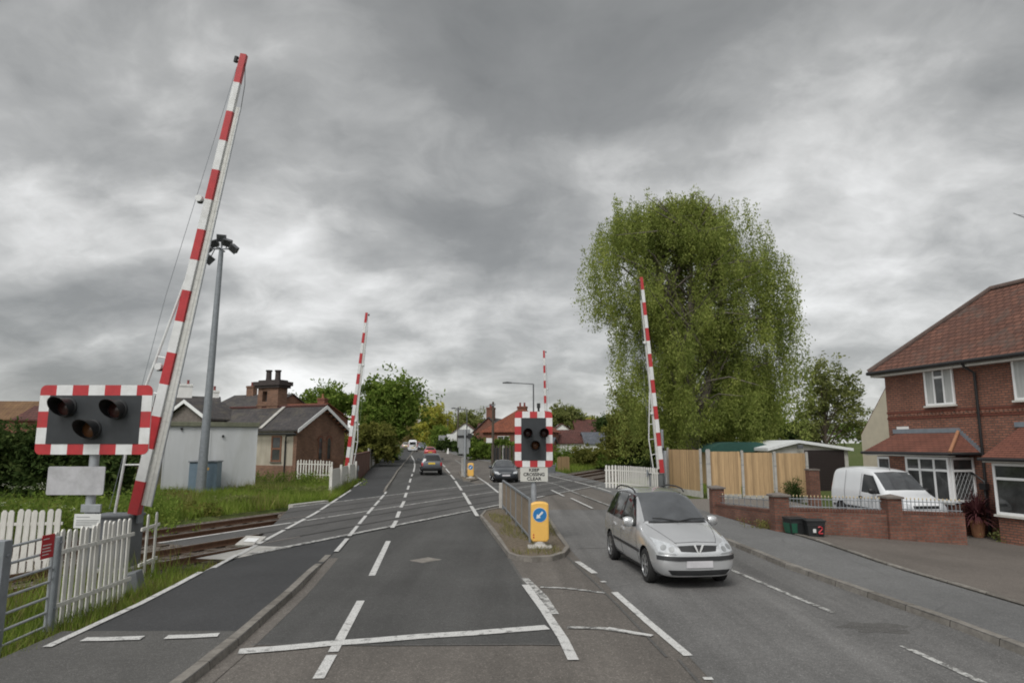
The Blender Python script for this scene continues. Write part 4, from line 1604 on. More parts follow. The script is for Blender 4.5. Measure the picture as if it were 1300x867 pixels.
cp = Vector((X(263.5, 35.6), 35.6, -0.2))
cabz = Q(263, 585, 35.6).z - cp.z
cw = X(280, 35.6) - X(247, 35.6)
ca = thing('equipment_cabinet', 'blue-grey metal equipment cabinet standing in the grass at the foot of the mast', 'cabinet', cp, R(8))
mb = MB()
mb.b2(-cw / 2, cw / 2, -0.45, 0.45, 0, cabz - 0.05)
mb.build('body', m['cab'], ca, bevel=0.02)
mb = MB()
mb.b2(-cw / 2 - 0.05, cw / 2 + 0.05, -0.52, 0.5, cabz - 0.05, cabz + 0.02)
mb.build('lid', m['galv_d'], ca, bevel=0.01)
for sx in (-1, 1):
    mb = MB()
    mb.b2(sx * cw * 0.25 - cw * .22, sx * cw * 0.25 + cw * .22, -0.475, -0.452, 0.12, cabz - 0.14)
    dd = mb.build('door', m['cab'], ca, bevel=0.006)
    mb = MB()
    mb.b2(sx * 0.1 - 0.025, sx * 0.1 + 0.025, -0.51, -0.477, cabz * .45, cabz * .45 + 0.14)
    mb.build('handle', m['black'], dd)
mb = MB()
mb.b2(0.1, 0.3, -0.482, -0.478, cabz - 0.45, cabz - 0.33)
mb.build('warning_label', m['yellow'], ca)

SY = 38.0
SY = 35.5
sp_ = Vector((X(209, SY), SY, -0.15))
sa2 = R(24)
_d = Vector((*ray(325, 575)[:2],))
_k = Vector((math.cos(sa2), math.sin(sa2)))
# where the long wall meets the line of sight to its right-hand corner
sw = (_d.y * sp_.x - _d.x * sp_.y) / (_d.x * _k.y - _d.y * _k.x)
shz = Q(215, 538, SY).z - sp_.z
sh = thing('relay_building', 'flat-roofed white panelled relay building on the grass bank behind the mast', 'relay building', sp_, sa2)
mb = MB()
mb.b2(0, sw, 0, 2.6, 0.22, shz - 0.12)
mb.build('wall', m['shed'], sh)
mb = MB()
mb.b2(-0.16, sw + 0.12, -0.14, 2.7, shz - 0.12, shz + 0.12)
mb.build('roof', plain('mossy_felt', (0.15, 0.155, 0.11), 0.9, var=0.25, scale=3), sh, bevel=0.02)
mb = MB()
mb.b2(-0.05, sw + 0.05, -0.03, 2.6, -0.1, 0.22)
mb.build('plinth', m['sleeper'], sh)
for fx in (0.0, 0.485, 1.0):
    mb = MB()
    mb.b2(sw * fx - 0.03, sw * fx + 0.03, -0.022, -0.002, 0.24, shz - 0.14)
    mb.build('cover_strip', m['shed'], sh)
for fx, fz in ((0.17, 0.96), (0.62, 0.86)):
    mb = MB()
    mb.box((sw * fx, -0.05, shz * fz - 0.1), (0.11, 0.1, 0.11))
    mb.build('vent', m['black'], sh, bevel=0.01)
# cream hut end showing to its left
hp = Vector((X(197, 38.6), 38.6, -0.15))
hu = thing('lineside_hut', 'narrow cream lineside hut wedged against the left end of the white relay building', 'hut', hp, R(3))
mb = MB()
mb.b2(-0.8, 0.2, 0, 2.0, 0, 3.0)
mb.build('wall', m['cream'], hu)
mb = MB()
mb.b2(-0.95, 0.3, -0.1, 2.1, 3.0, 3.12)
mb.build('roof', m['galv_d'], hu)
mb = MB()
mb.b2(-0.35, 0.25, -0.03, 0, 0.1, 2.2)
mb.build('door', m['shed'], hu)
# ------------------------------------------------------------------ buildings
class Face:
    """a vertical wall plane: origin, direction of its local x; outward is local -y"""
    def __init__(self, O, ang):
        self.O = Vector(O)
        self.ang = ang
        self.a = Vector((math.cos(ang), math.sin(ang), 0))
        self.n = Vector((math.sin(ang), -math.cos(ang), 0))

    def at(self, u, v, off=0.0):
        x, y, w_ = ray(u, v)
        d = Vector((x, y, w_))
        C0 = Vector((0, 0, CH))
        o = self.O + self.n * off
        tt = (o - C0).dot(self.n) / d.dot(self.n)
        p = C0 + d * tt - o
        return p.dot(self.a), C0.z + d.z * tt - self.O.z


def window(parent, x0, x1, z0, z1, y=0.0, nx=2, top=0.0, frame='upvc', pane='pane', fw=0.06, sill=True, curtain=False, name='window', bars=None):
    """casement set in a wall facing local -y: frame, mullions, panes, sill"""
    mb = MB()
    for a, b, c, d in ((x0, x0 + fw, z0, z1), (x1 - fw, x1, z0, z1), (x0 + fw, x1 - fw, z0, z0 + fw), (x0 + fw, x1 - fw, z1 - fw, z1)):
        mb.b2(a, b, y - 0.03, y + 0.05, c, d)
    for i in range(1, nx):
        xc = x0 + (x1 - x0) * i / nx
        mb.b2(xc - fw * .45, xc + fw * .45, y - 0.025, y + 0.045, z0 + fw, z1 - fw)
    if top:
        zc = z1 - (z1 - z0) * top
        for i in range(nx):
            xa = x0 + (x1 - x0) * i / nx + fw * (.47 if i else 1)
            xb = x0 + (x1 - x0) * (i + 1) / nx - fw * (.47 if i < nx - 1 else 1)
            mb.b2(xa, xb, y - 0.022, y + 0.042, zc - fw * .5, zc + fw * .5)
    wo = mb.build(name, m[frame], parent, bevel=0.006)
    mb = MB()
    mb.b2(x0 + fw * .8, x1 - fw * .8, y + 0.0, y + 0.012, z0 + fw * .8, z1 - fw * .8)
    mb.build('pane', m[pane], wo)
    if curtain:
        for xa, xb in ((x0 + fw, x0 + (x1 - x0) * .3), (x1 - (x1 - x0) * .3, x1 - fw)):
            mb = MB()
            mb.b2(xa, xb, y - 0.004, y - 0.001, z0 + fw, z1 - fw)
            mb.build('curtain', m['curtain'], wo)
    if sill:
        mb = MB()
        mb.b2(x0 - 0.05, x1 + 0.05, y - 0.08, y + 0.02, z0 - 0.06, z0 - 0.002)
        mb.build('sill', m['fascia' if frame == 'upvc' else 'stone'], wo)
    return wo


def gable_roof(mb, w_, d_, ze, zr, ov=0.25, th=0.12, mi=0, ox=0.2):
    """ridge along x; over a w by d block at x 0..w, y 0..d"""
    yr = d_ / 2
    sl = (zr - ze) / yr
    for sg in (-1, 1):
        y0 = -ov if sg < 0 else d_ + ov
        z0 = ze - ov * sl
        A = [(-ox, y0, z0), (w_ + ox, y0, z0), (w_ + ox, yr, zr), (-ox, yr, zr)]
        if sg > 0:
            A = A[::-1]
        mb.extrude(A, (0, 0, th), mi)


def hip_roof(mb, w_, d_, ze, zr, ov=0.3, th=0.1, run=None):
    run = d_ / 2 if run is None else run
    x0, x1, y0, y1 = -ov, w_ + ov, -ov, d_ + ov
    yr = d_ / 2
    a, b = run, max(run + 0.01, w_ - run)
    pts = [(x0, y0, ze), (x1, y0, ze), (x1, y1, ze), (x0, y1, ze), (a, yr, zr), (b, yr, zr),
           (x0, y0, ze + th), (x1, y0, ze + th), (x1, y1, ze + th), (x0, y1, ze + th)]
    mb.add(pts, [(6, 7, 5, 4), (7, 8, 5), (8, 9, 4, 5), (9, 6, 4), (3, 2, 1, 0), (0, 1, 7, 6), (1, 2, 8, 7), (2, 3, 9, 8), (3, 0, 6, 9)])


def chimney(parent, x, y, z0, z1, s=0.7, mat='brickr', pots=2, potm='pot_red', d=None):
    mb = MB()
    d = d or s * 0.7
    mb.box((x, y, (z0 + z1) / 2), (s, d, z1 - z0), 0, 0)
    mb.box((x, y, z1 - 0.1), (s + 0.14, d + 0.14, 0.12), 0, 0)
    mb.box((x, y, z1 + 0.03), (s + 0.06, d + 0.06, 0.1), 0, 0)
    c_ = mb.build('chimney', m[mat], parent)
    for i in range(pots):
        mb = MB()
        xx = x + (i - (pots - 1) / 2) * s * 0.5
        mb.lathe([(0.15, z1 + 0.06), (0.11, z1 + 0.45), (0.14, z1 + 0.5), (0.14, z1 + 0.58), (0.1, z1 + 0.58)], 12, (xx, y, 0))
        mb.build('chimney_pot', m[potm], c_, smooth=40)
    return c_


def house(name, label, cat, loc, rz, w_, d_, ze, zr, wall, roof, hip=False, wins=(), chims=(), group=None, frame='upvc', barge=None):
    """wins: (x, z, w, h) on the front wall; chims: (x, y, top, size, mat, pots, potmat)"""
    r = thing(name, label, cat, loc, rz, group)
    mb = MB()
    if hip:
        mb.b2(0, w_, 0, d_, -0.4, ze)
    else:
        prof = [(0, -0.4), (d_, -0.4), (d_, ze), (d_ / 2, zr), (0, ze)]
        mb.extrude([(0, y, z) for y, z in prof], (w_, 0, 0))
    mb.build('wall', m[wall], r)
    mb = MB()
    if hip:
        hip_roof(mb, w_, d_, ze, zr)
    else:
        gable_roof(mb, w_, d_, ze, zr)
    ro = mb.build('roof', m[roof], r)
    if barge and not hip:
        for x in (-0.23, w_ + 0.205):
            mb = MB()
            sl = (zr - ze) / (d_ / 2)
            for sg in (-1, 1):
                y0 = -0.25 if sg < 0 else d_ + 0.25
                mb.extrude([(x, y0, ze - .25 * sl - 0.1), (x, y0, ze - .25 * sl + 0.12), (x, d_ / 2, zr + 0.12), (x, d_ / 2, zr - 0.1)], (0.025, 0, 0))
            mb.build('bargeboard', m[barge], r)
    for (x, z, ww, hh) in wins:
        window(r, x, x + ww, z, z + hh, -0.02, 2, frame=frame)
    for c_ in chims:
        chimney(r, *c_)
    return r


# --- brick house on the right, front to the road
EA = math.atan2(-0.970, 0.241)
HO = Vector((13.80, 24.73, -0.33))
HF = Face(HO, EA)
hs = thing('brick_house', 'red brick house with hipped tiled roof and tiled bay canopies, behind the parked white van', 'house', HO, EA)
ze = 5.2 + 0.33
HL = 17.0
HD = 5.6
fx = lambda u, v, off=0.0: HF.at(u, v, off)
# wall with real window openings is unnecessary at this depth: frames sit proud in reveals
mb = MB()
mb.b2(0, HL, 0, HD, -0.5, ze - 0.02)
mb.build('wall', m['brickh'], hs)
mb = MB()
apex = fx(1240, 372, -2.8)
zr_h = apex[1]
x0, x1, y0, y1 = -0.38, HL + 0.3, -0.34, HD + 0.3
ax = 2.2
pts = [(x0, y0, ze), (x1, y0, ze), (x1, y1, ze), (x0, y1, ze), (ax, 2.8, zr_h), (HL - ax, 2.8, zr_h)]
ptsb = [(x, y, z - 0.14) for x, y, z in pts[:4]]
mb.add(pts + ptsb, [(0, 1, 5, 4), (1, 2, 5), (2, 3, 4, 5), (3, 0, 4), (9, 8, 7, 6)])
ro = mb.build('roof', m['tileh'], hs)
mb = MB()
mb.tube([(x0, y0, ze + 0.02), (ax, 2.8, zr_h + 0.03), (HL - ax, 2.8, zr_h + 0.03)], 0.1, 10)
mb.build('ridge_tiles', plain('ridge_tile', (0.10, 0.07, 0.06), 0.85, var=0.3, scale=5), ro, smooth=50)
mb = MB()
mb.b2(x0 + 0.03, x1, y0 + 0.04, y0 + 0.06, ze - 0.2, ze - 0.02)
mb.b2(x0 + 0.03, x1, y0 + 0.06, 0.0, ze - 0.2, ze - 0.18)
mb.b2(x0 + 0.03, x0 + 0.05, y0 + 0.06, y1, ze - 0.2, ze - 0.02)
mb.build('fascia', m['fascia'], hs)
mb = MB()
mb.tube([(x0 - 0.02, y0 - 0.04, ze - 0.05), (x1, y0 - 0.04, ze - 0.05)], 0.065, 10)
mb.tube([(x0 - 0.04, y0 - 0.04, ze - 0.05), (x0 - 0.04, y1, ze - 0.05)], 0.065, 10)
mb.build('gutter', m['gutter'], hs, smooth=50)
# upper windows
a, b = fx(1172.5, 465), fx(1214, 513)
wz1, wz0 = a[1], b[1]
for (xa, xb, nm) in ((a[0], b[0], 3), (fx(1287, 480)[0], fx(1287, 480)[0] + (b[0] - a[0]) * 1.25, 3)):
    window(hs, xa, xb, wz0, wz1, -0.03, 3, 0.0, curtain=True, fw=0.065)
    wd = (xb - xa) / 3
    mb = MB()
    mb.b2(xa + wd + 0.03, xa + 2 * wd - 0.03, -0.065, -0.03, wz1 - (wz1 - wz0) * .32 - 0.04, wz1 - (wz1 - wz0) * .32 + 0.04)
    mb.build('transom', m['upvc'], hs)
# brick dentil band
zb = fx(1170, 526)[1]
mb = MB()
n = 110
for i in range(n):
    xx = 0.08 + i * 0.15
    mb.box((xx, -0.012, zb), (0.075, 0.075, 0.09), R(45))
mb.build('dentil_band', m['brickh'], hs)
mb = MB()
mb.b2(-0.012, HL, -0.02, -0.002, zb + 0.07, zb + 0.14)
mb.b2(-0.012, HL, -0.02, -0.002, zb - 0.14, zb - 0.07)
mb.build('string_course', plain('brick_course_dark', (0.15, 0.048, 0.032), 0.9, var=0.25, scale=9), hs)
# downpipe
dx_ = fx(1238, 470)[0]
dx2 = fx(1255, 600)[0]
mb = MB()
mb.tube([(dx_ - 0.12, y0 - 0.02, ze - 0.1), (dx_ - 0.12, y0 + 0.05, ze - 0.22), (dx_ + 0.02, -0.07, ze - 0.42), (dx_ + 0.02, -0.07, 0.35), (dx_ - 0.1, -0.09, 0.05)], 0.042, 10)
mb.tube([(dx_ - 0.4, -0.1, 2.0), (dx_ + 0.02, -0.12, 1.75), (dx_ + 0.02, -0.12, 0.3)], 0.035, 8)
mb.box((dx_ + 0.02, -0.14, 1.6), (0.22, 0.16, 0.2))
mb.build('downpipe', m['gutter'], hs, smooth=50)

BO = 0.95                                   # projection of the bays


def bay(x0, x1, xw0, zs, zh, ztop, label=None, first=True, nx=3, leaded=True, nets=False):
    """x0..x1 canopy, glazing from xw0; zs sill, zh head, ztop where the canopy meets the wall"""
    b_ = MB()
    if first:
        b_.b2(x0 + 0.25, xw0, -BO + 0.02, -0.003, -0.4, zh)
    b_.b2(xw0, x1 - 0.33, -BO + 0.02, -0.003, -0.4, zs - 0.08)
    b_.build('bay_wall', m['brickh'], hs)
    # glazing on the front and the side that faces along the road
    window(hs, xw0, x1 - 0.33, zs, zh, -BO, nx, 0.3, sill=True, fw=0.075, name='bay_window', curtain=nets)
    sd = thing('side', None, None) if False else None
    s_ = MB()
    xs = x1 - 0.33
    fw = 0.075
    for a_, b2_, c_, d_ in ((-BO + 0.06, -BO + 0.06 + fw, zs, zh), (-0.08, -0.005, zs, zh), (-BO + 0.06 + fw, -0.08, zs, zs + fw), (-BO + 0.06 + fw, -0.08, zh - fw, zh), (-BO + 0.06 + fw, -0.08, zs + (zh - zs) * .7 - .035, zs + (zh - zs) * .7 + .035)):
        s_.b2(xs - 0.04, xs + 0.03, a_, b2_, c_, d_)
    so_ = s_.build('bay_window', m['upvc'], hs, bevel=0.006)
    p_ = MB()
    p_.b2(xs - 0.012, xs + 0.0, -BO + 0.1, -0.05, zs + 0.05, zh - 0.05)
    p_.build('pane', m['pane'], so_)
    if leaded:
        l_ = MB()
        n_ = 9
        ya, yb, za, zb_ = -BO + 0.06 + fw, -0.08, zs + fw, zs + (zh - zs) * .7 - 0.035
        for k_ in range(-8, 16):
            for sg in (-1, 1):
                # diagonal leads clipped to the pane
                P0 = None
                c0 = ya + (yb - ya) * k_ / 5
                seg = []
                for i_ in range(31):
                    zz_ = za + (zb_ - za) * i_ / 30
                    yy_ = c0 + sg * (zz_ - za) * 0.55
                    if ya <= yy_ <= yb:
                        seg.append((xs + 0.004, yy_, zz_))
                if len(seg) > 1:
                    l_.tube([seg[0], seg[-1]], 0.0075, 4)
        l_.build('leading', m['signgrey'], so_)
    # tiled canopy with hipped ends
    zt, ze_ = ztop, zh + 0.14
    yo = -BO - 0.28
    r_ = MB()
    A = [(x0 - 0.1, yo, ze_), (x1, yo, ze_), (x1, -0.004, ze_), (x0 - 0.1, -0.004, ze_), (x0 + 0.25, -0.004, zt), (x1 - 0.75, -0.004, zt)]
    B = [(x, y, z - 0.07) for x, y, z in A[:4]]
    r_.add(A + B, [(0, 1, 5, 4), (1, 2, 5), (3, 0, 4), (0, 6, 7, 1), (1, 7, 8, 2), (3, 9, 6, 0), (6, 9, 8, 7)])
    cr = r_.build('bay_roof', m['tileb'], hs)
    r_ = MB()
    r_.tube([(x1, yo, ze_ + 0.02), (x1 - 0.75, -0.02, zt + 0.02)], 0.055, 8)
    r_.build('hip_tile', m['terracotta'], cr, smooth=50)
    r_ = MB()
    r_.b2(x0 + 0.1, x1 - 0.7, -0.055, -0.004, zt - 0.02, zt + 0.13)
    # stepped flashing down the side
    for i_ in range(9):
        f0 = i_ / 9
        xa_ = x1 - 0.75 + 0.75 * f0
        za_ = zt + (ze_ - zt) * f0
        r_.b2(xa_ - 0.01, xa_ + 0.09, -0.05, -0.004, za_ - 0.14, za_ + 0.10)
    r_.build('flashing', m['lead'], cr)
    r_ = MB()
    r_.b2(x0 - 0.06, x1 - 0.04, yo + 0.04, -BO - 0.04, ze_ - 0.12, ze_ - 0.072)
    r_.build('canopy_soffit', m['fascia'], cr)
    r_ = MB()
    r_.tube([(x0 - 0.12, yo - 0.04, ze_ - 0.03), (x1 + 0.02, yo - 0.04, ze_ - 0.03), (x1 + 0.02, -0.1, ze_ - 0.03)], 0.05, 8)
    r_.build('canopy_gutter', m['gutter'], cr, smooth=50)


xa = fx(1098, 574, BO + 0.28)[0]
xb = fx(1206, 576, BO + 0.28)[0]
zh = fx(1180, 580, BO)[1]
zs = fx(1180, 635, BO)[1]
zt = fx(1170, 549)[1]
xg = fx(1151, 600, BO)[0]
bay(xa, xb, xg, zs, zh, zt)
# door beside the bay window, under the canopy
xd0, xd1 = fx(1115, 600, BO)[0], fx(1130, 600, BO)[0]
mb = MB()
mb.b2(xd0, xd1, -BO - 0.005, -BO + 0.018, 0.0, zh - 0.02)
dr = mb.build('door', m['upvc'], hs, bevel=0.005)
mb = MB()
mb.b2(xd0 + 0.09, xd1 - 0.02, -BO - 0.014, -BO - 0.006, 0.15, zh - 0.1)
mb.build('pane', m['pane'], dr)
mb = MB()
mb.b2(xd0 + 0.02, xd1, -0.03, -0.003, zt + 0.13, zt + 0.22)
mb.build('lintel', m['wrender'], hs)
xn = fx(1247, 576, BO + 0.28)[0]
bay(xn, xn + 6.2, fx(1263, 620, BO)[0], fx(1290, 655, BO)[1], fx(1275, 588, BO)[1], fx(1300, 541)[1], nx=3, leaded=True, first=False)
chimney(hs, HL * .5, 2.8, zr_h - 0.6, zr_h + 1.2, 1.2, 'brickh', 4, 'terracotta')
# television aerial near the chimney
_ax, _az = HF.at(1288, 271, -2.8)
la = Vector((_ax, 2.8, _az))
mb = MB()
mb.tube([(la.x + 0.8, 2.8, zr_h - 0.1), (la.x + 0.8, 2.8, la.z - 0.35)], 0.022, 8)
mb.tube([(la.x, 2.75, la.z), (la.x + 1.2, 2.85, la.z - 0.95)], 0.014, 6)
for i in range(7):
    f_ = i / 6
    c0 = Vector((la.x + 0.25 + 0.9 * f_, 2.76 + .08 * f_, la.z - 0.15 - 0.76 * f_))
    mb.tube([c0 + Vector((0, -0.12, 0)), c0 + Vector((0, 0.12, 0))], 0.008, 5)
mb.build('aerial', m['lampgrey'], hs)

# --- beige rendered house behind it
bo = Vector((X(1094, 38.0), 38.0, -0.2))
BF = Face(bo, EA)
bx, bz = BF.at(1119, 503)
_, be = BF.at(1094.5, 552)
bh = thing('rendered_house', 'beige rendered gable of the house behind the brick house, rising left of its corner', 'house', bo, EA)
bwid = bx * 2.6
bzr = be + (bz - be) * 1.3
mb = MB()
mb.extrude([(0, 0, -0.3), (bwid, 0, -0.3), (bwid, 0, be), (bwid / 2, 0, bzr), (0, 0, be)], (0, 8, 0))
mb.build('wall', m['beige'], bh)
mb = MB()
for xa_, xb_ in ((0, bwid / 2), (bwid / 2, bwid)):
    za_, zb_ = (be, bzr) if xa_ == 0 else (bzr, be)
    mb.extrude([(xa_, 0.03, za_), (xb_, 0.03, zb_), (xb_, 0.03, zb_ + .1), (xa_, 0.03, za_ + .1)], (0, 8, 0))
mb.build('roof', m['tilebr'], bh)

# --- garage and green-roofed shed
gy_ = 38.5
go = Vector((X(974, gy_), gy_, -0.15))
gw = X(1078, gy_) - go.x
ga = thing('garage', 'garage with a low white gable roof and dark brown door, behind the timber fence', 'garage', go, 0)
zef, zrf = Q(975, 568, gy_).z + .15, Q(1012, 558.5, gy_).z + .15
xr = X(1012, gy_) - go.x
mb = MB()
mb.extrude([(0.12, 0, -0.2), (gw - 0.12, 0, -0.2), (gw - 0.12, 0, zef - 0.1), (xr, 0, zrf - 0.15), (0.12, 0, zef - 0.1)], (0, 5.5, 0))
mb.build('wall', m['conc'], ga)
mb = MB()
for pa, pb_ in (((-0.1, zef - 0.03), (xr, zrf)), ((xr, zrf), (gw + 0.1, zef - 0.03))):
    mb.extrude([(pa[0], -0.25, pa[1] - 0.16), (pb_[0], -0.25, pb_[1] - 0.16), (pb_[0], -0.25, pb_[1]), (pa[0], -0.25, pa[1])], (0, 6.0, 0))
mb.build('roof', m['asb'], ga)
x0_, x1_ = X(1020, gy_) - go.x, X(1070, gy_) - go.x
mb = MB()
mb.b2(x0_, x1_, -0.05, -0.003, -0.1, zef - 0.14)
gd = mb.build('garage_door', m['garage'], ga)
mb = MB()
for i in range(14):
    z = 0.05 + i * (zef - 0.3) / 14
    mb.b2(x0_ + 0.03, x1_ - 0.03, -0.062, -0.051, z, z + 0.1)
mb.build('door_slats', m['garage'], gd)
mb = MB()
mb.box((X(1012, gy_) - go.x, -0.35, zef + 0.05), (0.28, 0.2, 0.22))
mb.build('security_light', m['lampgrey'], ga, bevel=0.02)

so_p = Vector((X(899, 40.5), 40.5, -0.1))
swd = X(986, 40.5) - so_p.x
zg0, zg1 = Q(900, 573, 40.5).z + .1, Q(930, 561, 40.5).z + .1
gs = thing('garden_shed', 'shed with a shallow dark green felt roof showing just above the timber fence', 'shed', so_p, 0)
mb = MB()
mb.b2(0.1, swd - 0.1, 0.1, 3.2, -0.2, zg0)
mb.build('wall', m['fence'], gs)
mb = MB()
n = 10
prof = [(-0.1, zg0 - 0.04)] + [(swd * (0.08 + 0.84 * i / n), zg0 + (zg1 - zg0) * min(1, 1.15 * math.sin(math.pi * (0.16 + 0.68 * i / n)))) for i in range(n + 1)] + [(swd + 0.1, zg0 - 0.04)]
mb.extrude([(x, -0.1, z) for x, z in prof], (0, 3.6, 0))
mb.build('roof', m['green_roof'], gs)

# --- timber fence with concrete posts
FH = 2.28
pts_f = [Vector((X(848, 37.2), 37.2, 0.0)), Vector((X(889, 33.9), 33.9, 0.0)), None]
tf = thing('timber_fence', 'tall new larch board fence between pale concrete posts, in front of the birch tree', 'fence', (X(897, 33.2), 33.2, 0))
o0 = Vector((X(897, 33.2), 33.2, 0))
runs = [(Vector((X(847, 37.4), 37.4, 0)), Vector((X(888, 34.2), 34.2, 0))), (Vector((X(897.5, 33.2), 33.2, 0)), Vector((X(939.5, 33.1), 33.1, 0))),
        (Vector((X(940.5, 33.1), 33.1, 0)), Vector((X(980.5, 33.0), 33.0, 0))), (Vector((X(981.5, 33.0), 33.0, 0)), Vector((X(1022, 32.9), 32.9, 0)))]
posts = [runs[0][0], runs[0][1], runs[1][0], runs[2][0], runs[3][0], runs[3][1]]
for a, b in runs:
    d = b - a
    L = Vector((d.x, d.y)).length
    g_ = min(gz(a.x, a.y), gz(b.x, b.y))
    mb = MB()
    nb_ = int(L / 0.11)
    for i in range(nb_):
        x0_ = 0.06 + (L - 0.12) * i / nb_
        mb.b2(x0_, x0_ + (L - 0.12) / nb_ * 1.0 - 0.004, -0.012 - 0.012 * (i % 2), 0.012, 0.25, FH + random.uniform(-.008, .008))
    o = mb.build('panel', m['fence'], tf)
    o.location = a - o0 + Vector((0, 0, g_))
    o.rotation_euler.z = math.atan2(d.y, d.x)
    mb = MB()
    mb.b2(0.05, L - 0.05, -0.025, 0.025, -0.2, 0.25)
    o = mb.build('gravel_board', m['conc'], tf)
    o.location = a - o0 + Vector((0, 0, g_))
    o.rotation_euler.z = math.atan2(d.y, d.x)
for i, a in enumerate(posts):
    mb = MB()
    wd = 0.11 if i != 2 else 0.2
    mb.box((0, 0, FH / 2 - 0.1), (wd, 0.11, FH + 0.26))
    mb.box((0, 0, FH + 0.05), (wd * 0.8, 0.085, 0.03))
    for z in (0.6, 1.65):
        mb.box((0, -0.006, z), (wd + 0.01, 0.11, 0.03), 0, 1)
    o = mb.build('post', [m['conc'], m['galv_d']], tf, bevel=0.008)
    o.location = a - o0 + Vector((0, -0.05, gz(a.x, a.y)))
# two pale steel posts by the barrier
for i, (u, hgt, lab) in enumerate(((842.5, 2.35, 'tall pale steel post next to the end of the timber fence'), (846.5, 3.6, 'thin tall steel post with a dark joint, right behind the right barrier'))):
    pass
qp = Vector((X(844, 36.9), 36.9, 0))
mb = MB()
mb.tube([(0, 0, -0.1), (0, 0, Q(844, 572, 36.9).z)], 0.11, 14)
tag(mb.build('steel_post', m['galv'], None, qp, smooth=40), 'stout pale steel post at the left end of the timber fence', 'post')
qp = Vector((X(840.8, 37.1), 37.1, 0))
mb = MB()
zt_ = Q(841, 545, 37.1).z
mb.tube([(0, 0, -0.1), (0, 0, zt_ * 0.62)], 0.085, 12)
mb.tube([(0, 0, zt_ * 0.62), (0, 0, zt_ * 0.7)], 0.11, 12, 1)
mb.tube([(0, 0, zt_ * 0.7), (0, 0, zt_)], 0.075, 12)
tag(mb.build('steel_post', [m['galv'], m['black']], None, qp, smooth=40), 'slimmer taller steel post with a black collar, between the right barrier and the timber fence', 'post')


# --- garden wall, pillars and railings
def wall_run(r, o0, a, b, z0, z1, th=0.22):
    d = b - a
    L = Vector((d.x, d.y)).length
    ang = math.atan2(d.y, d.x)
    mb = MB()
    A = [(0, -th / 2, z0[0]), (L, -th / 2, z0[1]), (L, -th / 2, z1[1] - 0.07), (0, -th / 2, z1[0] - 0.07)]
    mb.extrude(A, (0, th, 0))
    o = mb.build('wall', m['brickw'], r)
    o.location = a - o0
    o.rotation_euler.z = ang
    mb = MB()
    A = [(0, -th / 2 - 0.012, z1[0] - 0.07), (L, -th / 2 - 0.012, z1[1] - 0.07), (L, -th / 2 - 0.012, z1[1]), (0, -th / 2 - 0.012, z1[0])]
    mb.extrude(A, (0, th + 0.024, 0))
    c_ = mb.build('coping', copingm, r)
    c_.location = a - o0
    c_.rotation_euler.z = ang


copingm = brick('coping_brick', (0.15, 0.058, 0.04), (0.105, 0.045, 0.034), (0.13, 0.11, 0.095), 0.075, 0.5, 0.010)


def pillar(r, o0, p, z0, z1, s=0.42):
    mb = MB()
    mb.box((0, 0, (z0 + z1) / 2), (s, s, z1 - z0))
    o = mb.build('pillar', m['brickw'], r)
    o.location = p - o0
    mb = MB()
    n_ = 4
    h_ = s / 2 + 0.05
    mb.add([(-h_, -h_, z1), (h_, -h_, z1), (h_, h_, z1), (-h_, h_, z1), (-h_, -h_, z1 + 0.05), (h_, -h_, z1 + 0.05), (h_, h_, z1 + 0.05), (-h_, h_, z1 + 0.05), (0, 0, z1 + 0.12)],
           [(3, 2, 1, 0), (0, 1, 5, 4), (1, 2, 6, 5), (2, 3, 7, 6), (3, 0, 4, 7), (4, 5, 8), (5, 6, 8), (6, 7, 8), (7, 4, 8)])
    c_ = mb.build('cap', m['stone'], o)


def railing(name, label, a, b, za, zb_, h, n, group):
    d = b - a
    L = Vector((d.x, d.y)).length
    r = thing(name, label, 'railing', (a.x, a.y, za), math.atan2(d.y, d.x), group)
    k_ = (zb_ - za)
    mb = MB()
    for f_ in (0.12, 0.72):
        mb.tube([(0, 0, h * f_), (L, 0, h * f_ + k_)], 0.014, 6)
    mb.build('rail', m['galv_d'], r)
    mb = MB()
    mb.b2(-0.008, 0.008, -0.008, 0.008, 0, h * 0.9)
    p0 = mb.build('bar', m['galv_d'], r)
    mb = MB()
    mb.lathe([(0.016, h * 0.9), (0.022, h * 0.93), (0.0, h * 1.06)], 8)
    t0 = mb.build('finial', goldm, p0)
    for i in range(n):
        if i == 0:
            o = p0
        else:
            o = p0.copy()
            col.objects.link(o)
            o.parent = r
            c_ = t0.copy()
            col.objects.link(c_)
            c_.parent = o
        o.location = (L * (i + .5) / n, 0, k_ * (i + .5) / n)


goldm = plain('gilt_finial', (0.45, 0.36, 0.2), 0.45, 0.3, var=0.2)
pA = Vector((7.35, 24.6, 0))
pB = Vector((7.78, 20.0, 0))
pCx = X(1123.5, 19.6)
pC_ = Vector((pCx, 19.55, 0))
pD = Vector((X(1213, 19.3), 19.3, 0))
gw_ = thing('garden_wall', 'low red brick garden wall with square capped pillars, in front of the white van', 'wall', pA)
wall_run(gw_, pA, pA, pB, (-0.1, -0.1), (0.45, 0.66))
wall_run(gw_, pA, pB, pC_, (-0.25, -0.45), (0.74, 0.70))
wall_run(gw_, pA, pC_, pD, (-0.45, -0.55), (0.70, 0.66))
pillar(gw_, pA, pA, -0.1, 0.98)
pillar(gw_, pA, pB, -0.3, 1.06, 0.42)
pillar(gw_, pA, pC_, -0.5, 1.04, 0.40)
railing('wall_railing', 'gilt-tipped black railing on the garden wall between the corner and middle pillars', pB + Vector((.28, 0, 0)), pC_ - Vector((.28, 0, 0)), 0.735, 0.70, 0.36, 26, 'railings on the garden wall')
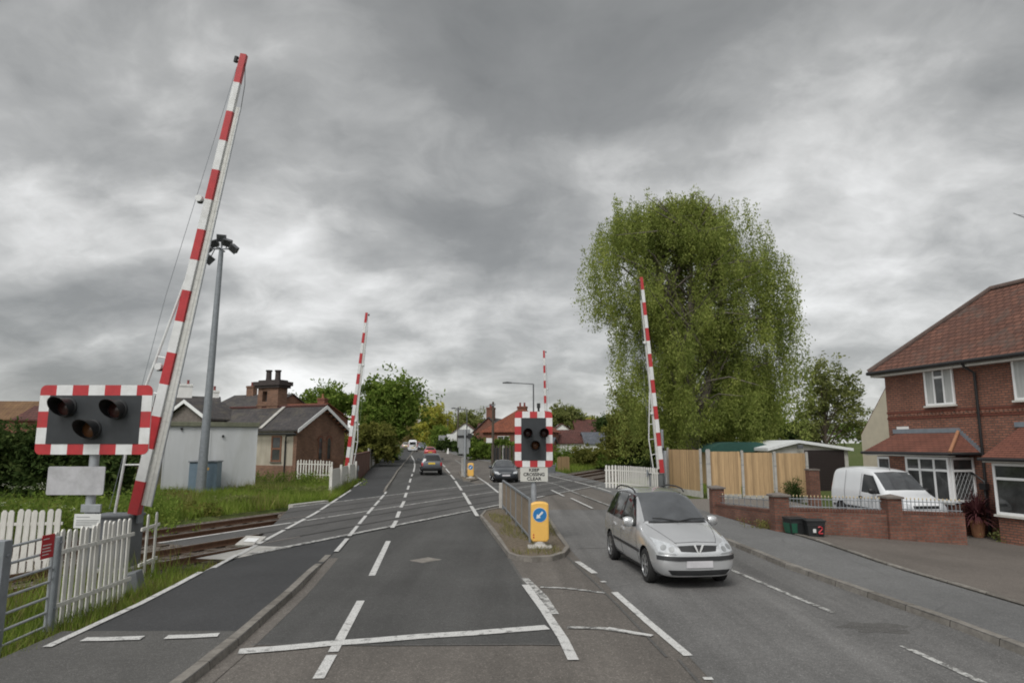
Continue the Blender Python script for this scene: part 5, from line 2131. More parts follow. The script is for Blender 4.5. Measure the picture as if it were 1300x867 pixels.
railing('wall_railing', 'gilt-tipped black railing on the garden wall between middle pillar and plum-leaved plant', pC_ + Vector((.28, 0, 0)), pD, 0.695, 0.66, 0.36, 15, 'railings on the garden wall')
railing('wall_railing', 'sparse black railing on the sloping side wall beside the pavement, nearest the silver car', pA + Vector((.05, -.25, 0)), pB + Vector((-.04, .28, 0)), 0.46, 0.655, 0.36, 9, 'railings on the garden wall')
gp = Vector((X(1028.5, 31.2), 31.2, 0))
mb = MB()
mb.box((0, 0, 0.5), (0.45, 0.45, 1.7))
bp_ = thing('gate_pillar', 'solitary brick gate pillar at the right end of the timber fence, before the garage', 'pillar', gp)
o = mb.build('shaft', m['brickw'], bp_)
mb = MB()
mb.box((0, 0, 1.385), (0.5, 0.5, 0.07))
mb.build('cap', m['stone'], bp_)


# --- recycling boxes, pot plant
def crate(label, loc, rz, front):
    r = thing('recycling_box', label, 'recycling box', loc, rz, 'kerbside recycling boxes')
    mb = MB()
    b0, b1, hh = 0.17, 0.205, 0.40
    pts = [(-b0 * 1.2, -b0, 0), (b0 * 1.2, -b0, 0), (b0 * 1.2, b0, 0), (-b0 * 1.2, b0, 0), (-b1 * 1.2, -b1, hh), (b1 * 1.2, -b1, hh), (b1 * 1.2, b1, hh), (-b1 * 1.2, b1, hh)]
    mb.add(pts, [(3, 2, 1, 0), (0, 1, 5, 4), (1, 2, 6, 5), (2, 3, 7, 6), (3, 0, 4, 7), (4, 5, 6, 7)])
    for z in (0.30, 0.36):
        mb.b2(-b1 * 1.22, b1 * 1.22, -b1 * 1.02, b1 * 1.02, z, z + 0.018)
    mb.build('body', m['bin'], r, bevel=0.012)
    mb = MB()
    mb.b2(-b1 * 1.3, b1 * 1.3, -b1 * 1.1, b1 * 1.1, hh, hh + 0.045)
    mb.build('lid', m['bin'], r, bevel=0.015)
    if front == 'green':
        mb = MB()
        mb.extrude([(-b0 * 1.2 - 0.012, -b0 * .9, 0.03), (-b0 * 1.2 - 0.012, b0 * .9, 0.03), (-b1 * 1.2 - 0.008, b1 * .9, 0.3), (-b1 * 1.2 - 0.008, -b1 * .9, 0.3)], (-0.01, 0, 0))
        mb.extrude([(-b0 * 1.05, -b0 - 0.01, 0.04), (-b0 * 0.2, -b0 - 0.01, 0.04), (-b1 * 0.2, -b1 - 0.002, 0.3), (-b1 * 1.05, -b1 - 0.002, 0.3)], (0, -0.008, 0))
        mb.build('green_panel', m['bin_g'], r)
    else:
        mb = MB()
        y = -b1 + 0.003
        mb.b2(-0.10, -0.02, y - 0.012, y, 0.11, 0.21)
        mb.build('white_label', m['signw'], r)
        mb = MB()
        # a rounded red mark like a numeral 2
        pth = [(0.04, 0.25), (0.09, 0.27), (0.14, 0.25), (0.15, 0.21), (0.10, 0.16), (0.05, 0.11), (0.05, 0.09), (0.16, 0.09)]
        mb.tube([(x, y - 0.006, z) for x, z in pth], 0.019, 6)
        mb.build('red_mark', m['noticered'], r)


p_ = Vector((7.98, 19.45, 0))
p_.z = gz(p_.x, p_.y) + 0.1
crate('black recycling box with a green side, left of the pair beside the garden wall', p_, R(6), 'green')
p_ = Vector((8.38, 19.15, 0))
p_.z = gz(p_.x, p_.y) + 0.1
crate('black recycling box with white and red marks, right of the pair beside the wall', p_, R(-4), 'red')

pp0 = P(1243, 686)
pp0.z += 0.1
pot = thing('potted_plant', 'plum-leaved spiky plant in a tall terracotta pot in front of the brick house', 'potted plant', pp0)
mb = MB()
mb.lathe([(0.14, 0), (0.17, 0.1), (0.2, 0.42), (0.235, 0.44), (0.235, 0.52), (0.19, 0.52), (0.18, 0.46), (0.0, 0.45)], 24)
mb.build('pot', m['terracotta'], pot, smooth=40)
mb = MB()
for i in range(230):
    a = random.uniform(0, 2 * math.pi)
    el = random.uniform(R(15), R(86)) * random.uniform(.7, 1)
    L = random.uniform(0.65, 1.12)
    d = Vector((math.cos(a) * math.cos(el), math.sin(a) * math.cos(el), math.sin(el)))
    sd_ = Vector((-math.sin(a), math.cos(a), 0))
    p0 = Vector((0, 0, random.uniform(0.45, 0.75)))
    prev = None
    n_ = 5
    pts = []
    for k_ in range(n_ + 1):
        f_ = k_ / n_
        q = p0 + d * L * f_ + Vector((0, 0, -0.55 * L * f_ * f_ * math.cos(el)))
        wv = 0.021 * (1 - f_ ** 2) + 0.003
        pts += [q - sd_ * wv, q + sd_ * wv]
    mb.add(pts, [(2 * k_, 2 * k_ + 1, 2 * k_ + 3, 2 * k_ + 2) for k_ in range(n_)])
mb.build('leaves', m['lf_plum'], pot)

# ------------------------------------------------------------------ station cottage on the left
CR = -R(24)
CY = 47.0
CO = Vector((X(377, CY), CY, -0.2))
FW_ = Face(CO, CR)                          # front wall, local x runs right; the gable end is at x = 0
GE = Face(CO, CR + R(90))                   # gable wall, local x runs away along the railway
gwid = GE.at(437, 560)[0]
gwid = min(max(gwid, 4.5), 9.0)
zeC = FW_.at(374, 544)[1]
zrC = GE.at(422, 519)[1]
xl = FW_.at(232, 540)[0]
xl = max(xl, -16.0)
ct = thing('station_cottage', 'old station cottage with slate roof, arched gable windows and a broad twin-potted chimney', 'cottage', CO, CR)
mb = MB()
mb.extrude([(xl, 0, -0.4), (xl, gwid, -0.4), (xl, gwid, zeC), (xl, gwid / 2, zrC), (xl, 0, zeC)], (-xl - 0.3, 0, 0))
mb.build('wall', m['cream'], ct)
mb = MB()
mb.extrude([(-0.3, -0.03, -0.4), (-0.3, gwid + .03, -0.4), (-0.3, gwid + .03, zeC), (-0.3, gwid / 2, zrC + .01), (-0.3, -0.03, zeC)], (0.3, 0, 0))
mb.build('gable_wing', m['brickc'], ct)
mb = MB()
gable_roof(mb, -xl + 0.0, gwid, zeC, zrC, 0.35, 0.12, ox=0.35)
ro = mb.build('roof', m['slate'], ct)
ro.location = (xl, 0, 0.03)
sl = (zrC - zeC) / (gwid / 2)
# lead valley strip and ridge tiles
mb = MB()
mb.tube([(xl - 0.3, gwid / 2, zrC + 0.17), (0.35, gwid / 2, zrC + 0.17)], 0.1, 8)
mb.build('ridge_tiles', m['tilebr'], ro).location = (-xl, 0, 0)
mb = MB()
xv = -3.0
mb.extrude([(xv - 0.25, -0.33, zeC - 0.33 * sl + 0.19), (xv + 0.05, -0.33, zeC - 0.33 * sl + 0.19), (xv - 0.5, gwid / 2, zrC + 0.19), (xv - 0.8, gwid / 2, zrC + 0.19)], (0, 0, 0.03))
mb.build('valley_strip', m['conc'], ro).location = (-xl, 0, 0)
mb = MB()
for sg in (0, 1):
    y0 = -0.36 if sg == 0 else gwid + .36
    mb.extrude([(0.36, y0, zeC - .36 * sl - 0.08), (0.36, y0, zeC - .36 * sl + 0.17), (0.36, gwid / 2, zrC + 0.2), (0.36, gwid / 2, zrC - 0.06)], (0.04, 0, 0))
mb.build('bargeboard', m['upvc'], ct)
for i in range(7):
    for sg in (-1, 1):
        f_ = (i + .5) / 7
        y = gwid / 2 + sg * (gwid / 2 + .3) * f_
        z = zrC - 0.16 - (zrC - zeC + .3 * sl) * f_
        mb = MB()
        mb.box((0.2, y, z), (0.3, 0.09, 0.14))
        mb.build('bracket', m['brownwood'], ct)
# arched windows in the gable
for u0, u1 in ((404.5, 408.5), (415, 419.5)):
    ya, yb = GE.at(u0, 565)[0], GE.at(u1, 565)[0]
    z0, z1 = GE.at(407, 584)[1], GE.at(407, 556)[1]
    mb = MB()
    yc, hw = (ya + yb) / 2, max(0.24, (yb - ya) / 2)
    arc = [(0.004, yc - hw, z0), (0.004, yc + hw, z0)] + [(0.004, yc + hw * math.cos(R(180 * k_ / 8)), z1 - hw + hw * 1.25 * math.sin(R(180 * k_ / 8))) for k_ in range(9)]
    mb.extrude(arc, (0.03, 0, 0))
    wo = mb.build('arched_window', m['brownwood'], ct)
    mb = MB()
    arc2 = [(0.036, yc + (y - yc) * .72, z0 + 0.07 + (z - z0) * .93) for _, y, z in arc]
    mb.extrude(arc2, (0.006, 0, 0))
    mb.build('pane', m['pane'], wo)
    mb = MB()
    for k_ in range(9):
        a0, a1 = R(180 * k_ / 9), R(180 * (k_ + .8) / 9)
        mb.extrude([(0.004, yc + r_ * math.cos(a_), z1 - hw + r_ * 1.15 * math.sin(a_)) for r_, a_ in ((hw * 1.1, a0), (hw * 1.6, a0), (hw * 1.6, a1), (hw * 1.1, a1))], (0.03, 0, 0))
    mb.build('arch_bricks', m['brickr'], wo)
# sash window and plinth on the front
xa, xb = FW_.at(344.5, 570)[0], FW_.at(357.5, 570)[0]
z0, z1 = FW_.at(350, 586)[1], FW_.at(350, 553)[1]
window(ct, xa, xb, z0, z1, -0.02, 1, 0.5, frame='brownwood', fw=0.12)
mb = MB()
zz0 = FW_.at(350, 588)[1]
mb.b2(xl, -0.3, -0.06, -0.003, -0.4, zz0 - 0.15)
mb.build('plinth', m['brickc'], ct)
mb = MB()
xp = FW_.at(363.5, 560)[0]
mb.tube([(xp + 1.2, -0.4, zeC - 0.42), (xp + 0.3, -0.35, zeC - 0.5), (xp, -0.08, zeC - 0.9), (xp, -0.08, -0.2)], 0.06, 8)
mb.tube([(xl, -0.42, zeC - 0.36), (0.2, -0.42, zeC - 0.36)], 0.07, 8)
mb.build('gutter', m['gutter'], ct)
# the broad chimney with an arched opening
CHF = Face(CO + Vector((-math.sin(CR), math.cos(CR), 0)) * (gwid / 2 + .4), CR)
def cq(u, v):
    return CHF.at(u, v)
c0, c1 = cq(333, 495)[0], cq(360, 495)[0]
zt0, zt1 = cq(346, 518)[1] - 1.2, cq(346, 493)[1]
yc = gwid / 2 + 0.4
wdt = c1 - c0
cc = []
mb = MB()
mb.b2(c0 + wdt * .03, c0 + wdt * .25, yc - .5, yc + .5, zt0, zt1)
mb.b2(c0 + wdt * .47, c0 + wdt * .97, yc - .5, yc + .5, zt0, zt1)
zs_ = zt0 + (zt1 - zt0) * 0.62
mb.b2(c0 + wdt * .25, c0 + wdt * .47, yc - .48, yc + .48, zt0, zs_)
mb.b2(c0 + wdt * .25, c0 + wdt * .47, yc - .48, yc + .48, zt1 - 0.25, zt1)
mb.b2(c0 - .02, c0 + wdt + .02, yc - .54, yc + .54, zs_ - 0.35, zs_ - 0.2)
ch = mb.build('chimney', m['brickc'], ct)
mb = MB()
mb.b2(c0 + wdt * .25, c0 + wdt * .47, yc - .15, yc + .48, zs_, zt1 - .25)
mb.build('arch_back', m['pot_dark'], ch)  # near-black back imitates the shade inside the arched opening
mb = MB()
zc0, zc1 = zt1, cq(346, 487)[1]
mb.b2(c0 - .12, c0 + wdt + .12, yc - .65, yc + .65, zc0, (zc0 + zc1) / 2)
mb.b2(c0 - .25, c0 + wdt + .25, yc - .75, yc + .75, (zc0 + zc1) / 2, zc1 + .12)
mb.b2(c0 + .05, c0 + wdt - .05, yc - .5, yc + .5, zc1 + .12, zc1 + .25)
mb.build('cornice', m['pot_dark'], ch)
for u in (341.5, 353):
    xx = cq(u, 475)[0]
    mb = MB()
    zp = cq(u, 470)[1]
    mb.lathe([(0.24, zc1 + .2), (0.21, zc1 + .4), (0.2, zp - .12), (0.25, zp - .1), (0.25, zp), (0.18, zp)], 16, (xx, yc, 0))
    mb.build('chimney_pot', m['pot_dark'], ch, smooth=40)
# projecting gable at the left end, white bargeboards
gx0, gx1 = FW_.at(207, 540, .8)[0], FW_.at(266, 540, .8)[0]
za_ = FW_.at(236, 510, .8)[1]
zb_ = FW_.at(262, 531, .8)[1]
mb = MB()
xm = (gx0 + gx1) / 2
mb.extrude([(gx0 + .2, -0.8, -0.4), (gx1 - .2, -0.8, -0.4), (gx1 - .2, -0.8, zb_), (xm, -0.8, za_ - .1), (gx0 + .2, -0.8, zb_)], (0, gwid / 2 + .8, 0))
mb.build('porch_gable', m['stone'], ct)
mb = MB()
for xe in (gx0 - .1, gx1 + .1):
    mb.extrude([(xe, -1.1, zb_ - .15), (xm, -1.1, za_), (xm, -1.1, za_ + .13), (xe, -1.1, zb_ - .02)], (0, gwid / 2 + 1.1, 0))
mb.build('porch_roof', m['slate'], ct)
mb = MB()
for xe in (gx0 - .12, gx1 + .12):
    mb.extrude([(xe, -1.14, zb_ - .27), (xm, -1.14, za_ - .12), (xm, -1.14, za_ + .15), (xe, -1.14, zb_)], (0, 0.035, 0))
mb.build('bargeboard', m['upvc'], ct)

# brick wall in front of the cottage's garden and along the footway
wa, wb = Vector((-10.75, 46.0, 0)), Vector((-13.5, 64.0, 0.2))
bw2 = thing('brick_wall', 'old red brick boundary wall along the left footway beyond the white board fence', 'wall', wa)
d = wb - wa
mb = MB()
mb.b2(0, Vector((d.x, d.y)).length, -0.12, 0.12, -0.3, 1.75)
mb.build('masonry', m['brickw'], bw2, rz=math.atan2(d.y, d.x))
mb = MB()
mb.b2(0, Vector((d.x, d.y)).length, -0.16, 0.16, 1.75, 1.83)
mb.build('coping', copingm, bw2, rz=math.atan2(d.y, d.x))
wa2, wb2 = Vector((-13.6, 64.3, 0.2)), Vector((-16.2, 82.0, 0.45))
d = wb2 - wa2
pf_ = thing('panel_fence', 'pale panelled fence between the left brick wall and the bushy tree, some panels bluish', 'fence', wa2, math.atan2(d.y, d.x))
L = Vector((d.x, d.y)).length
for i in range(6):
    mb = MB()
    mb.b2(L * i / 6 + .06, L * (i + 1) / 6 - .06, -0.03, 0.03, -0.1 + .05 * i, 1.75 + 0.05 * i)
    mb.build('panel', m['shed'] if i in (0, 2) else m['cream'], pf_)
for i in range(7):
    mb = MB()
    mb.b2(L * i / 6 - .06, L * i / 6 + .06, -0.06, 0.06, -0.2, 1.9 + .05 * i)
    mb.build('post', m['conc'], pf_)

# --- houses behind the cottage
def atp(u, Y):
    x = X(u, Y)
    return Vector((x, Y, gz(x, Y)))


def hz(v, Y, u=300):
    return Q(u, v, Y).z


Y = 72
o = atp(193, Y)
o.z = 0
house('white_house', 'white rendered house with red chimney pots behind the cottage roof, left of the mast', 'house', o, R(26), 6.4, 8.0, hz(518, Y), hz(500, Y), 'wrender', 'slate',
      chims=((2.6, 4.0, hz(505, Y), hz(484, Y), 1.9, 'wrender', 2, 'pot_red'), (5.9, 4.0, hz(505, Y), hz(491, Y), 1.0, 'wrender', 1, 'pot_red')))
Y = 84
o = atp(262, Y)
o.z = 0
house('terrace_house', 'dark-roofed house with a brick chimney peeping over the cottage ridge, right of the mast', 'house', o, R(-20), 9.0, 9.0, hz(520, Y), hz(500, Y), 'brickc', 'slate',
      chims=((2.6, 4.5, hz(508, Y), hz(488, Y), 1.1, 'brickc', 1, 'pot_red'),))
Y = 80
o = atp(312, Y)
o.z = 0
house('terrace_house', 'reddish-roofed house hidden behind the cottage, its small brick chimney left of the broad chimney', 'house', o, R(-20), 8.0, 9.0, hz(530, Y), hz(512, Y), 'brickr', 'tilef',
      chims=((0.9, 4.5, hz(515, Y), hz(503, Y), 1.1, 'brickr', 2, 'pot_red'), (7.3, 4.5, hz(515, Y), hz(505, Y), 1.0, 'brickr', 1, 'terracotta')))
Y = 66
o = atp(-55, Y)
o.z = 0
house('brown_roof_house', 'house with a mossy orange-brown roof above the hedge at the left edge', 'house', o, R(4), 11.0, 9.0, hz(532, Y), hz(507, Y), 'brickr', 'tileo')
Y = 58
o = atp(16, Y)
o.z = 0
house('brown_roof_house', 'red-brown roofed house partly hidden by the wide crossing signal on the left', 'house', o, R(14), 11.0, 8.0, hz(533, Y), hz(514, Y), 'brickr', 'tilebr')
Y = 62
o = atp(178, Y)
o.z = 0
house('terrace_house', 'grey-roofed house with white eaves glimpsed between the wide signal and the near barrier', 'house', o, R(5), 3.6, 7.0, hz(530, Y), hz(510, Y), 'wrender', 'slate')

# --- houses down the road on the right
Y = 122
o = atp(572, Y)
house('gabled_house', 'white gabled house far down the road, left of the distant back-turned signal board', 'house', o + Vector((5.2, 0, 0)), R(90), 9.0, 5.2, hz(551, Y) - o.z, hz(537, Y) - o.z, 'wrender', 'tilebr')
o2 = atp(604, Y + 2)
house('white_house', 'white house with brown roof and wide windows, joined to the far gabled house', 'house', o2, R(-6), 8.5, 8.0, hz(553, Y) - o.z, hz(537, Y) - o.z, 'wrender', 'tilebr',
      wins=((1.2, 0.9, 2.2, 1.5), (4.8, 0.9, 2.2, 1.5), (1.2, hz(556, Y) - o.z - 1.0, 2.2, 0.9)))
Y = 88
o = atp(613, Y)
house('red_brick_house', 'orange-red hip-roofed brick house down the road, just left of the island signal', 'house', o, R(-14), 8.6, 8.0, hz(549, Y) - o.z, hz(517, Y) - o.z, 'brickr', 'tilef', hip=True,
      wins=((2.0, hz(549, Y) - o.z - 1.75, 1.6, 1.3), (5.4, hz(549, Y) - o.z - 1.75, 1.6, 1.3)),
      chims=((4.3, 4.2, hz(525, Y) - o.z, hz(515, Y) - o.z, 1.2, 'brickr', 2, 'pot_red'),))
Y = 100
o = atp(603, Y)
house('grey_roof_house', 'grey-roofed house with a tall brick chimney behind the telegraph pole down the road', 'house', o + Vector((4.2, 0, 0)), R(78), 9.0, 4.6, hz(548, Y) - o.z, hz(530, Y) - o.z, 'brickr', 'slate',
      chims=((1.5, 2.3, hz(532, Y) - o.z, hz(517, Y) - o.z, 1.5, 'brickr', 2, 'pot_red'),))
Y = 84
o = atp(655, Y)
house('flat_garage', 'low pinkish brick outbuilding beside the black hatchback, behind the island signal', 'outbuilding', o, R(-10), 4.5, 5.0, hz(563, Y) - o.z, hz(556, Y) - o.z, 'brickr', 'slateb')
Y = 92
o = atp(706, Y)
house('bungalow', 'bungalow with a dull red tiled roof beyond the railway, right of the island signal', 'bungalow', o, R(4), 4.5, 7.0, hz(562, Y) - o.z, hz(546, Y) - o.z, 'wrender', 'tilebr')
Y = 90
o = atp(744, Y)
house('bungalow', 'slate-roofed bungalow beyond the railway hedge, left of the birch tree', 'bungalow', o, R(2), 4.4, 7.0, hz(563, Y) - o.z, hz(549, Y) - o.z, 'wrender', 'slateb')
Y = 125
o = atp(733, Y)
house('far_house', 'far purple-brown roofed house above the two bungalows across the railway', 'house', o, R(6), 6.0, 8.0, hz(549, Y) - o.z, hz(532, Y) - o.z, 'brickr', 'tilebr')
Y = 112
o = atp(700, Y)
house('gabled_house', 'small white-gabled house tip just right of the island signal board', 'house', o + Vector((3.6, 0, 0)), R(90), 6.0, 3.6, hz(548, Y) - o.z, hz(538, Y) - o.z, 'wrender', 'tilebr')
# white garden parasol
Y = 82
o = atp(776, Y)
gp_ = thing('garden_parasol', 'white garden parasol in front of the slate-roofed bungalow', 'parasol', o)
zt_, zb2 = hz(557.5, Y) - o.z, hz(566, Y) - o.z
mb = MB()
mb.lathe([(1.5, zb2 - .1), (1.5, zb2), (0.85, zb2 + (zt_ - zb2) * .55), (0.5, zb2 + (zt_ - zb2) * .6), (0.03, zt_), (0.0, zt_)], 8)
mb.build('canopy', m['wrender'], gp_)
mb = MB()
mb.tube([(0, 0, 0), (0, 0, zt_)], 0.03, 8)
mb.build('pole', m['galv'], gp_)
# ------------------------------------------------------------------ vegetation
def quads(name, centers, ax, ay, mat, parent=None, kind=None):
    """many small leaf faces: centre, half-axis vectors (numpy arrays)"""
    n = len(centers)
    v = np.empty((n, 4, 3), dtype=np.float32)
    v[:, 0] = centers - ax
    v[:, 1] = centers - ay * 0.7
    v[:, 2] = centers + ax
    v[:, 3] = centers + ay * 0.7
    me = bpy.data.meshes.new(name)
    me.vertices.add(n * 4)
    me.vertices.foreach_set('co', v.reshape(-1))
    me.loops.add(n * 4)
    me.loops.foreach_set('vertex_index', np.arange(n * 4, dtype=np.int32))
    me.polygons.add(n)
    me.polygons.foreach_set('loop_start', np.arange(0, n * 4, 4, dtype=np.int32))
    me.update(calc_edges=True)
    me.materials.append(mat)
    o = bpy.data.objects.new(name, me)
    col.objects.link(o)
    if parent is not None:
        o.parent = parent
    if kind:
        o['kind'] = kind
    return o


def rand_dirs(n, down=0.0):
    d = RNG.normal(size=(n, 3))
    d[:, 2] -= down
    d /= np.linalg.norm(d, axis=1)[:, None] + 1e-9
    return d


def leafset(pts, size, down=0.0, aspect=0.6):
    n = len(pts)
    a = rand_dirs(n, down)
    b = np.cross(a, rand_dirs(n))
    b /= np.linalg.norm(b, axis=1)[:, None] + 1e-9
    s = size * RNG.uniform(0.6, 1.35, size=(n, 1))
    return a * s, b * s * aspect


def tree(name, label, loc, blobs, nleaf, lsize, mat, trunk_r=0.2, trunk_h=None, group=None, bark='bark', clump=0.5, nclump=120, limbs=True, cat='tree', shell=0.55, down=0.1, sub=4, core=0.62, dens=1.7):
    """blobs: ellipsoids (x, y, z, rx, ry, rz) that make up the crown; leaves sit in clumps on limbs reaching out to it"""
    r = thing(name, label, cat, loc, 0, group)
    B = np.array(blobs, dtype=float)
    vol = B[:, 3] * B[:, 4] * B[:, 5]
    pick = RNG.choice(len(B), size=nclump, p=vol / vol.sum())
    d = rand_dirs(nclump)
    rad = (shell + (1 - shell) * RNG.random(nclump)) ** 1.0
    rad *= RNG.uniform(0.82, 1.08, nclump)
    cl = B[pick, :3] + d * B[pick, 3:6] * rad[:, None]
    cl = cl[cl[:, 2] > 0.05]
    rsz = clump * RNG.uniform(0.55, 1.35, len(cl))
    per = max(4, int(nleaf * dens) // len(cl))
    # several sprays in every clump make its outline ragged
    P_ = []
    for c_, rs in zip(cl, rsz):
        sp_ = c_ + RNG.normal(size=(sub, 3)) * rs * 0.8
        for s_ in sp_:
            k_ = max(2, int(per / sub * RNG.uniform(.6, 1.4)))
            P_.append(s_ + RNG.normal(size=(k_, 3)) * rs * 0.38 * np.array([1, 1, 0.75]))
    pts = np.concatenate(P_)
    pts = pts[pts[:, 2] > 0.02]
    ax, ay = leafset(pts, lsize * 1.1, down)
    quads('crown', pts, ax, ay, mat, r)
    if core:
        # the dense inside of the crown: larger leaves packed about its middle
        cv = []
        for (bx_, by_, bz_, rx_, ry_, rz_) in blobs:
            n_ = int(nleaf * 0.5 * (rx_ * ry_ * rz_) / vol.sum()) + 20
            q_ = rand_dirs(n_) * (RNG.random(n_) ** 0.4)[:, None] * core
            cv.append(np.array([bx_, by_, bz_]) + q_ * np.array([rx_, ry_, rz_]))
        cv = np.concatenate(cv)
        cv = cv[cv[:, 2] > 0.05]
        ax, ay = leafset(cv, lsize * 2.3, down)
        quads('inner_foliage', cv, ax, ay, mat, r)
    if trunk_r:
        top = max(B[:, 2])
        zt_ = trunk_h or top
        mb = MB()
        n = 7
        px = [Vector((0.12 * trunk_r * 4 * math.sin(i * 1.9) * i / n, 0.1 * trunk_r * 4 * math.cos(i * 1.3) * i / n, zt_ * i / n - 0.15)) for i in range(n + 1)]
        mb.tube(px, [trunk_r * (1.25 if i == 0 else 1 - 0.8 * i / n) for i in range(n + 1)], 9)
        if limbs:
            idx = RNG.choice(len(cl), size=min(len(cl), 46), replace=False)
            for i in idx:
                e = Vector(cl[i])
                s_ = px[0].lerp(px[-1], min(.95, max(0.22, (e.z * 0.55) / max(zt_, .1))))
                mid_ = s_.lerp(e, 0.5) + Vector((0, 0, 0.12 * (e - s_).length))
                rr = trunk_r * 0.28
                mb.tube([s_, mid_, e], [rr, rr * 0.6, rr * 0.15], 5)
        mb.build('trunk', m[bark], r, smooth=60)
    return r


# --- the big weeping birch
TY = 44.0
bl = Vector((X(879, TY), TY, -0.1))
bt = thing('birch_tree', 'huge weeping birch with hanging yellow-green curtains of leaves, behind the timber fence', 'tree', bl)
px2m = TY / CF
def brel(u, v):
    q = Q(u, v, TY)
    return q.x - bl.x, q.z - bl.z
# outline of the crown as left and right reach at heights
prof = []
for v, ul, ur in ((252, 858, 905), (262, 775, 935), (275, 768, 952), (300, 752, 972), (325, 736, 985), (350, 742, 995), (380, 748, 1003), (410, 752, 1008), (440, 758, 1012), (470, 772, 1012), (500, 778, 1010), (530, 785, 1006), (552, 800, 1004), (572, 815, 996)):
    xl_, z_ = brel(ul, v)
    xr_, _ = brel(ur, v)
    prof.append((z_, xl_, xr_))
prof = prof[::-1]


def env(z):
    if z <= prof[0][0]:
        return prof[0][1], prof[0][2]
    for (z0, a0, b0), (z1, a1, b1) in zip(prof, prof[1:]):
        if z <= z1:
            f_ = (z - z0) / (z1 - z0)
            return a0 + (a1 - a0) * f_, b0 + (b1 - b0) * f_
    return prof[-1][1] * .5, prof[-1][2] * .5


zmax = prof[-1][0]
from mathutils import noise as mnoise
mb = MB()
trunk = [Vector((0, 0, 0)), Vector((0.1, 0, 3)), Vector((-0.1, 0.1, 6.5)), Vector((0.2, 0, 10)), Vector((0.3, -0.1, 14)), Vector((0.2, 0, zmax - 1.0))]
mb.tube(trunk, [0.52, 0.42, 0.36, 0.26, 0.15, 0.04], 14)
tr2 = [Vector((0.1, 0, 1.6)), Vector((-0.9, 0.3, 5.5)), Vector((-1.6, 0.2, 10)), Vector((-2.0, 0.1, zmax - 2.6))]
mb.tube(tr2, [0.3, 0.24, 0.16, 0.04], 10)
tr3 = [Vector((0.1, 0, 3.4)), Vector((1.5, -.2, 7.5)), Vector((2.2, -.3, 11.5)), Vector((2.6, 0, zmax - 2.2))]
mb.tube(tr3, [0.3, 0.2, 0.13, 0.03], 10)
strands = []
random.seed(21)
for i in range(210):
    z0 = random.uniform(3.0, zmax - 1.5) if i > 40 else random.uniform(zmax * .45, zmax - 1.2)
    ze_ = min(zmax - 0.25, z0 + random.uniform(0.8, 4.5))
    a, b = env(ze_)
    th = random.uniform(0, 2 * math.pi) if i % 2 else random.choice((0, math.pi)) + random.gauss(0, .75)
    cx, rx = (a + b) / 2, (b - a) / 2
    ry = rx * 0.85
    f_ = random.uniform(0.6, 1.0) if i % 4 else random.uniform(.2, .65)
    e = Vector((cx + rx * f_ * math.cos(th), ry * f_ * math.sin(th), ze_))
    stem = random.choice((trunk, trunk, tr2, tr3))
    ks = min(len(stem) - 2, max(0, int(len(stem) * z0 / zmax)))
    s_ = stem[ks].lerp(stem[ks + 1], random.random())
    if s_.z > ze_:
        s_ = stem[max(0, ks - 1)].copy()
    mid_ = s_.lerp(e, 0.55) + Vector((0, 0, 0.16 * (e - s_).length))
    L = (e - s_).length
    rr = 0.02 + 0.012 * L
    mb.tube([s_, s_.lerp(mid_, .5) + Vector((0, 0, .05 * L)), mid_, e], [rr, rr * 0.8, rr * 0.55, rr * .12], 6)
    # hanging twigs along the outer half of the bough
    nt_ = 17
    for k_ in range(nt_):
        g_ = random.uniform(0.25, 1.0)
        o_ = mid_.lerp(e, (g_ - .5) * 2) if g_ > .5 else s_.lerp(mid_, g_ * 2)
        o_ = o_ + Vector((random.gauss(0, .45), random.gauss(0, .45), random.gauss(0, .3)))
        ln = random.uniform(0.7, 2.1) * (1.0 if o_.z > 9 else 1.15)
        strands.append((o_, ln))
mb.build('trunk', m['birchbark'], bt, smooth=60)
# long curtains at the right and lower left edges
for (u, v0, v1, n_) in ((948, 280, 345, 16), (962, 302, 380, 16), (976, 330, 410, 18), (990, 362, 440, 18), (972, 350, 440, 12), (955, 320, 400, 12), (935, 268, 330, 16), (784, 268, 330, 20), (800, 262, 320, 20), (822, 258, 310, 18), (850, 258, 300, 16), (905, 254, 300, 18), (925, 262, 310, 18), (765, 290, 350, 18), (1003, 430, 520, 22), (985, 440, 572, 26), (972, 470, 572, 20), (1010, 440, 500, 16), (990, 380, 470, 18), (765, 340, 430, 20), (748, 330, 400, 16), (790, 420, 520, 16), (800, 500, 570, 16), (930, 470, 560, 18), (955, 500, 572, 16), (820, 500, 575, 16), (860, 520, 575, 14)):
    for k_ in range(n_):
        x_, z_ = brel(u + random.gauss(0, 7), v0 + random.uniform(-8, 20))
        ln = (v1 - v0) * px2m * random.uniform(.6, 1.0)
        strands.append((Vector((x_, random.uniform(-2.6, 2.4), z_)), ln))
pts, axs, ays = [], [], []
for o_, ln in strands:
    a, b = env(o_.z)
    if not (a - .5 < o_.x < b - .15):
        continue
    cn = mnoise.noise(Vector((o_.x * .42, o_.y * .42, o_.z * .30 + 7)))
    if cn < -0.2 and random.random() < 0.7:
        continue
    n_ = max(5, int(ln * 54))
    tt = RNG.random(n_) ** 0.85
    sway = RNG.normal(0, 0.16, 2)
    sprd = 0.10 + 0.14 * tt
    p_ = np.stack([o_.x + sway[0] * tt + RNG.normal(0, 1, n_) * sprd, o_.y + sway[1] * tt + RNG.normal(0, 1, n_) * sprd, o_.z + 0.18 * RNG.random(n_) - ln * tt], 1)
    pts.append(p_)
pts = np.concatenate(pts)
pts = pts[pts[:, 2] > 0.8]
ax, ay = leafset(pts, 0.088, 1.5, 0.5)
print('birch leaves', len(pts))
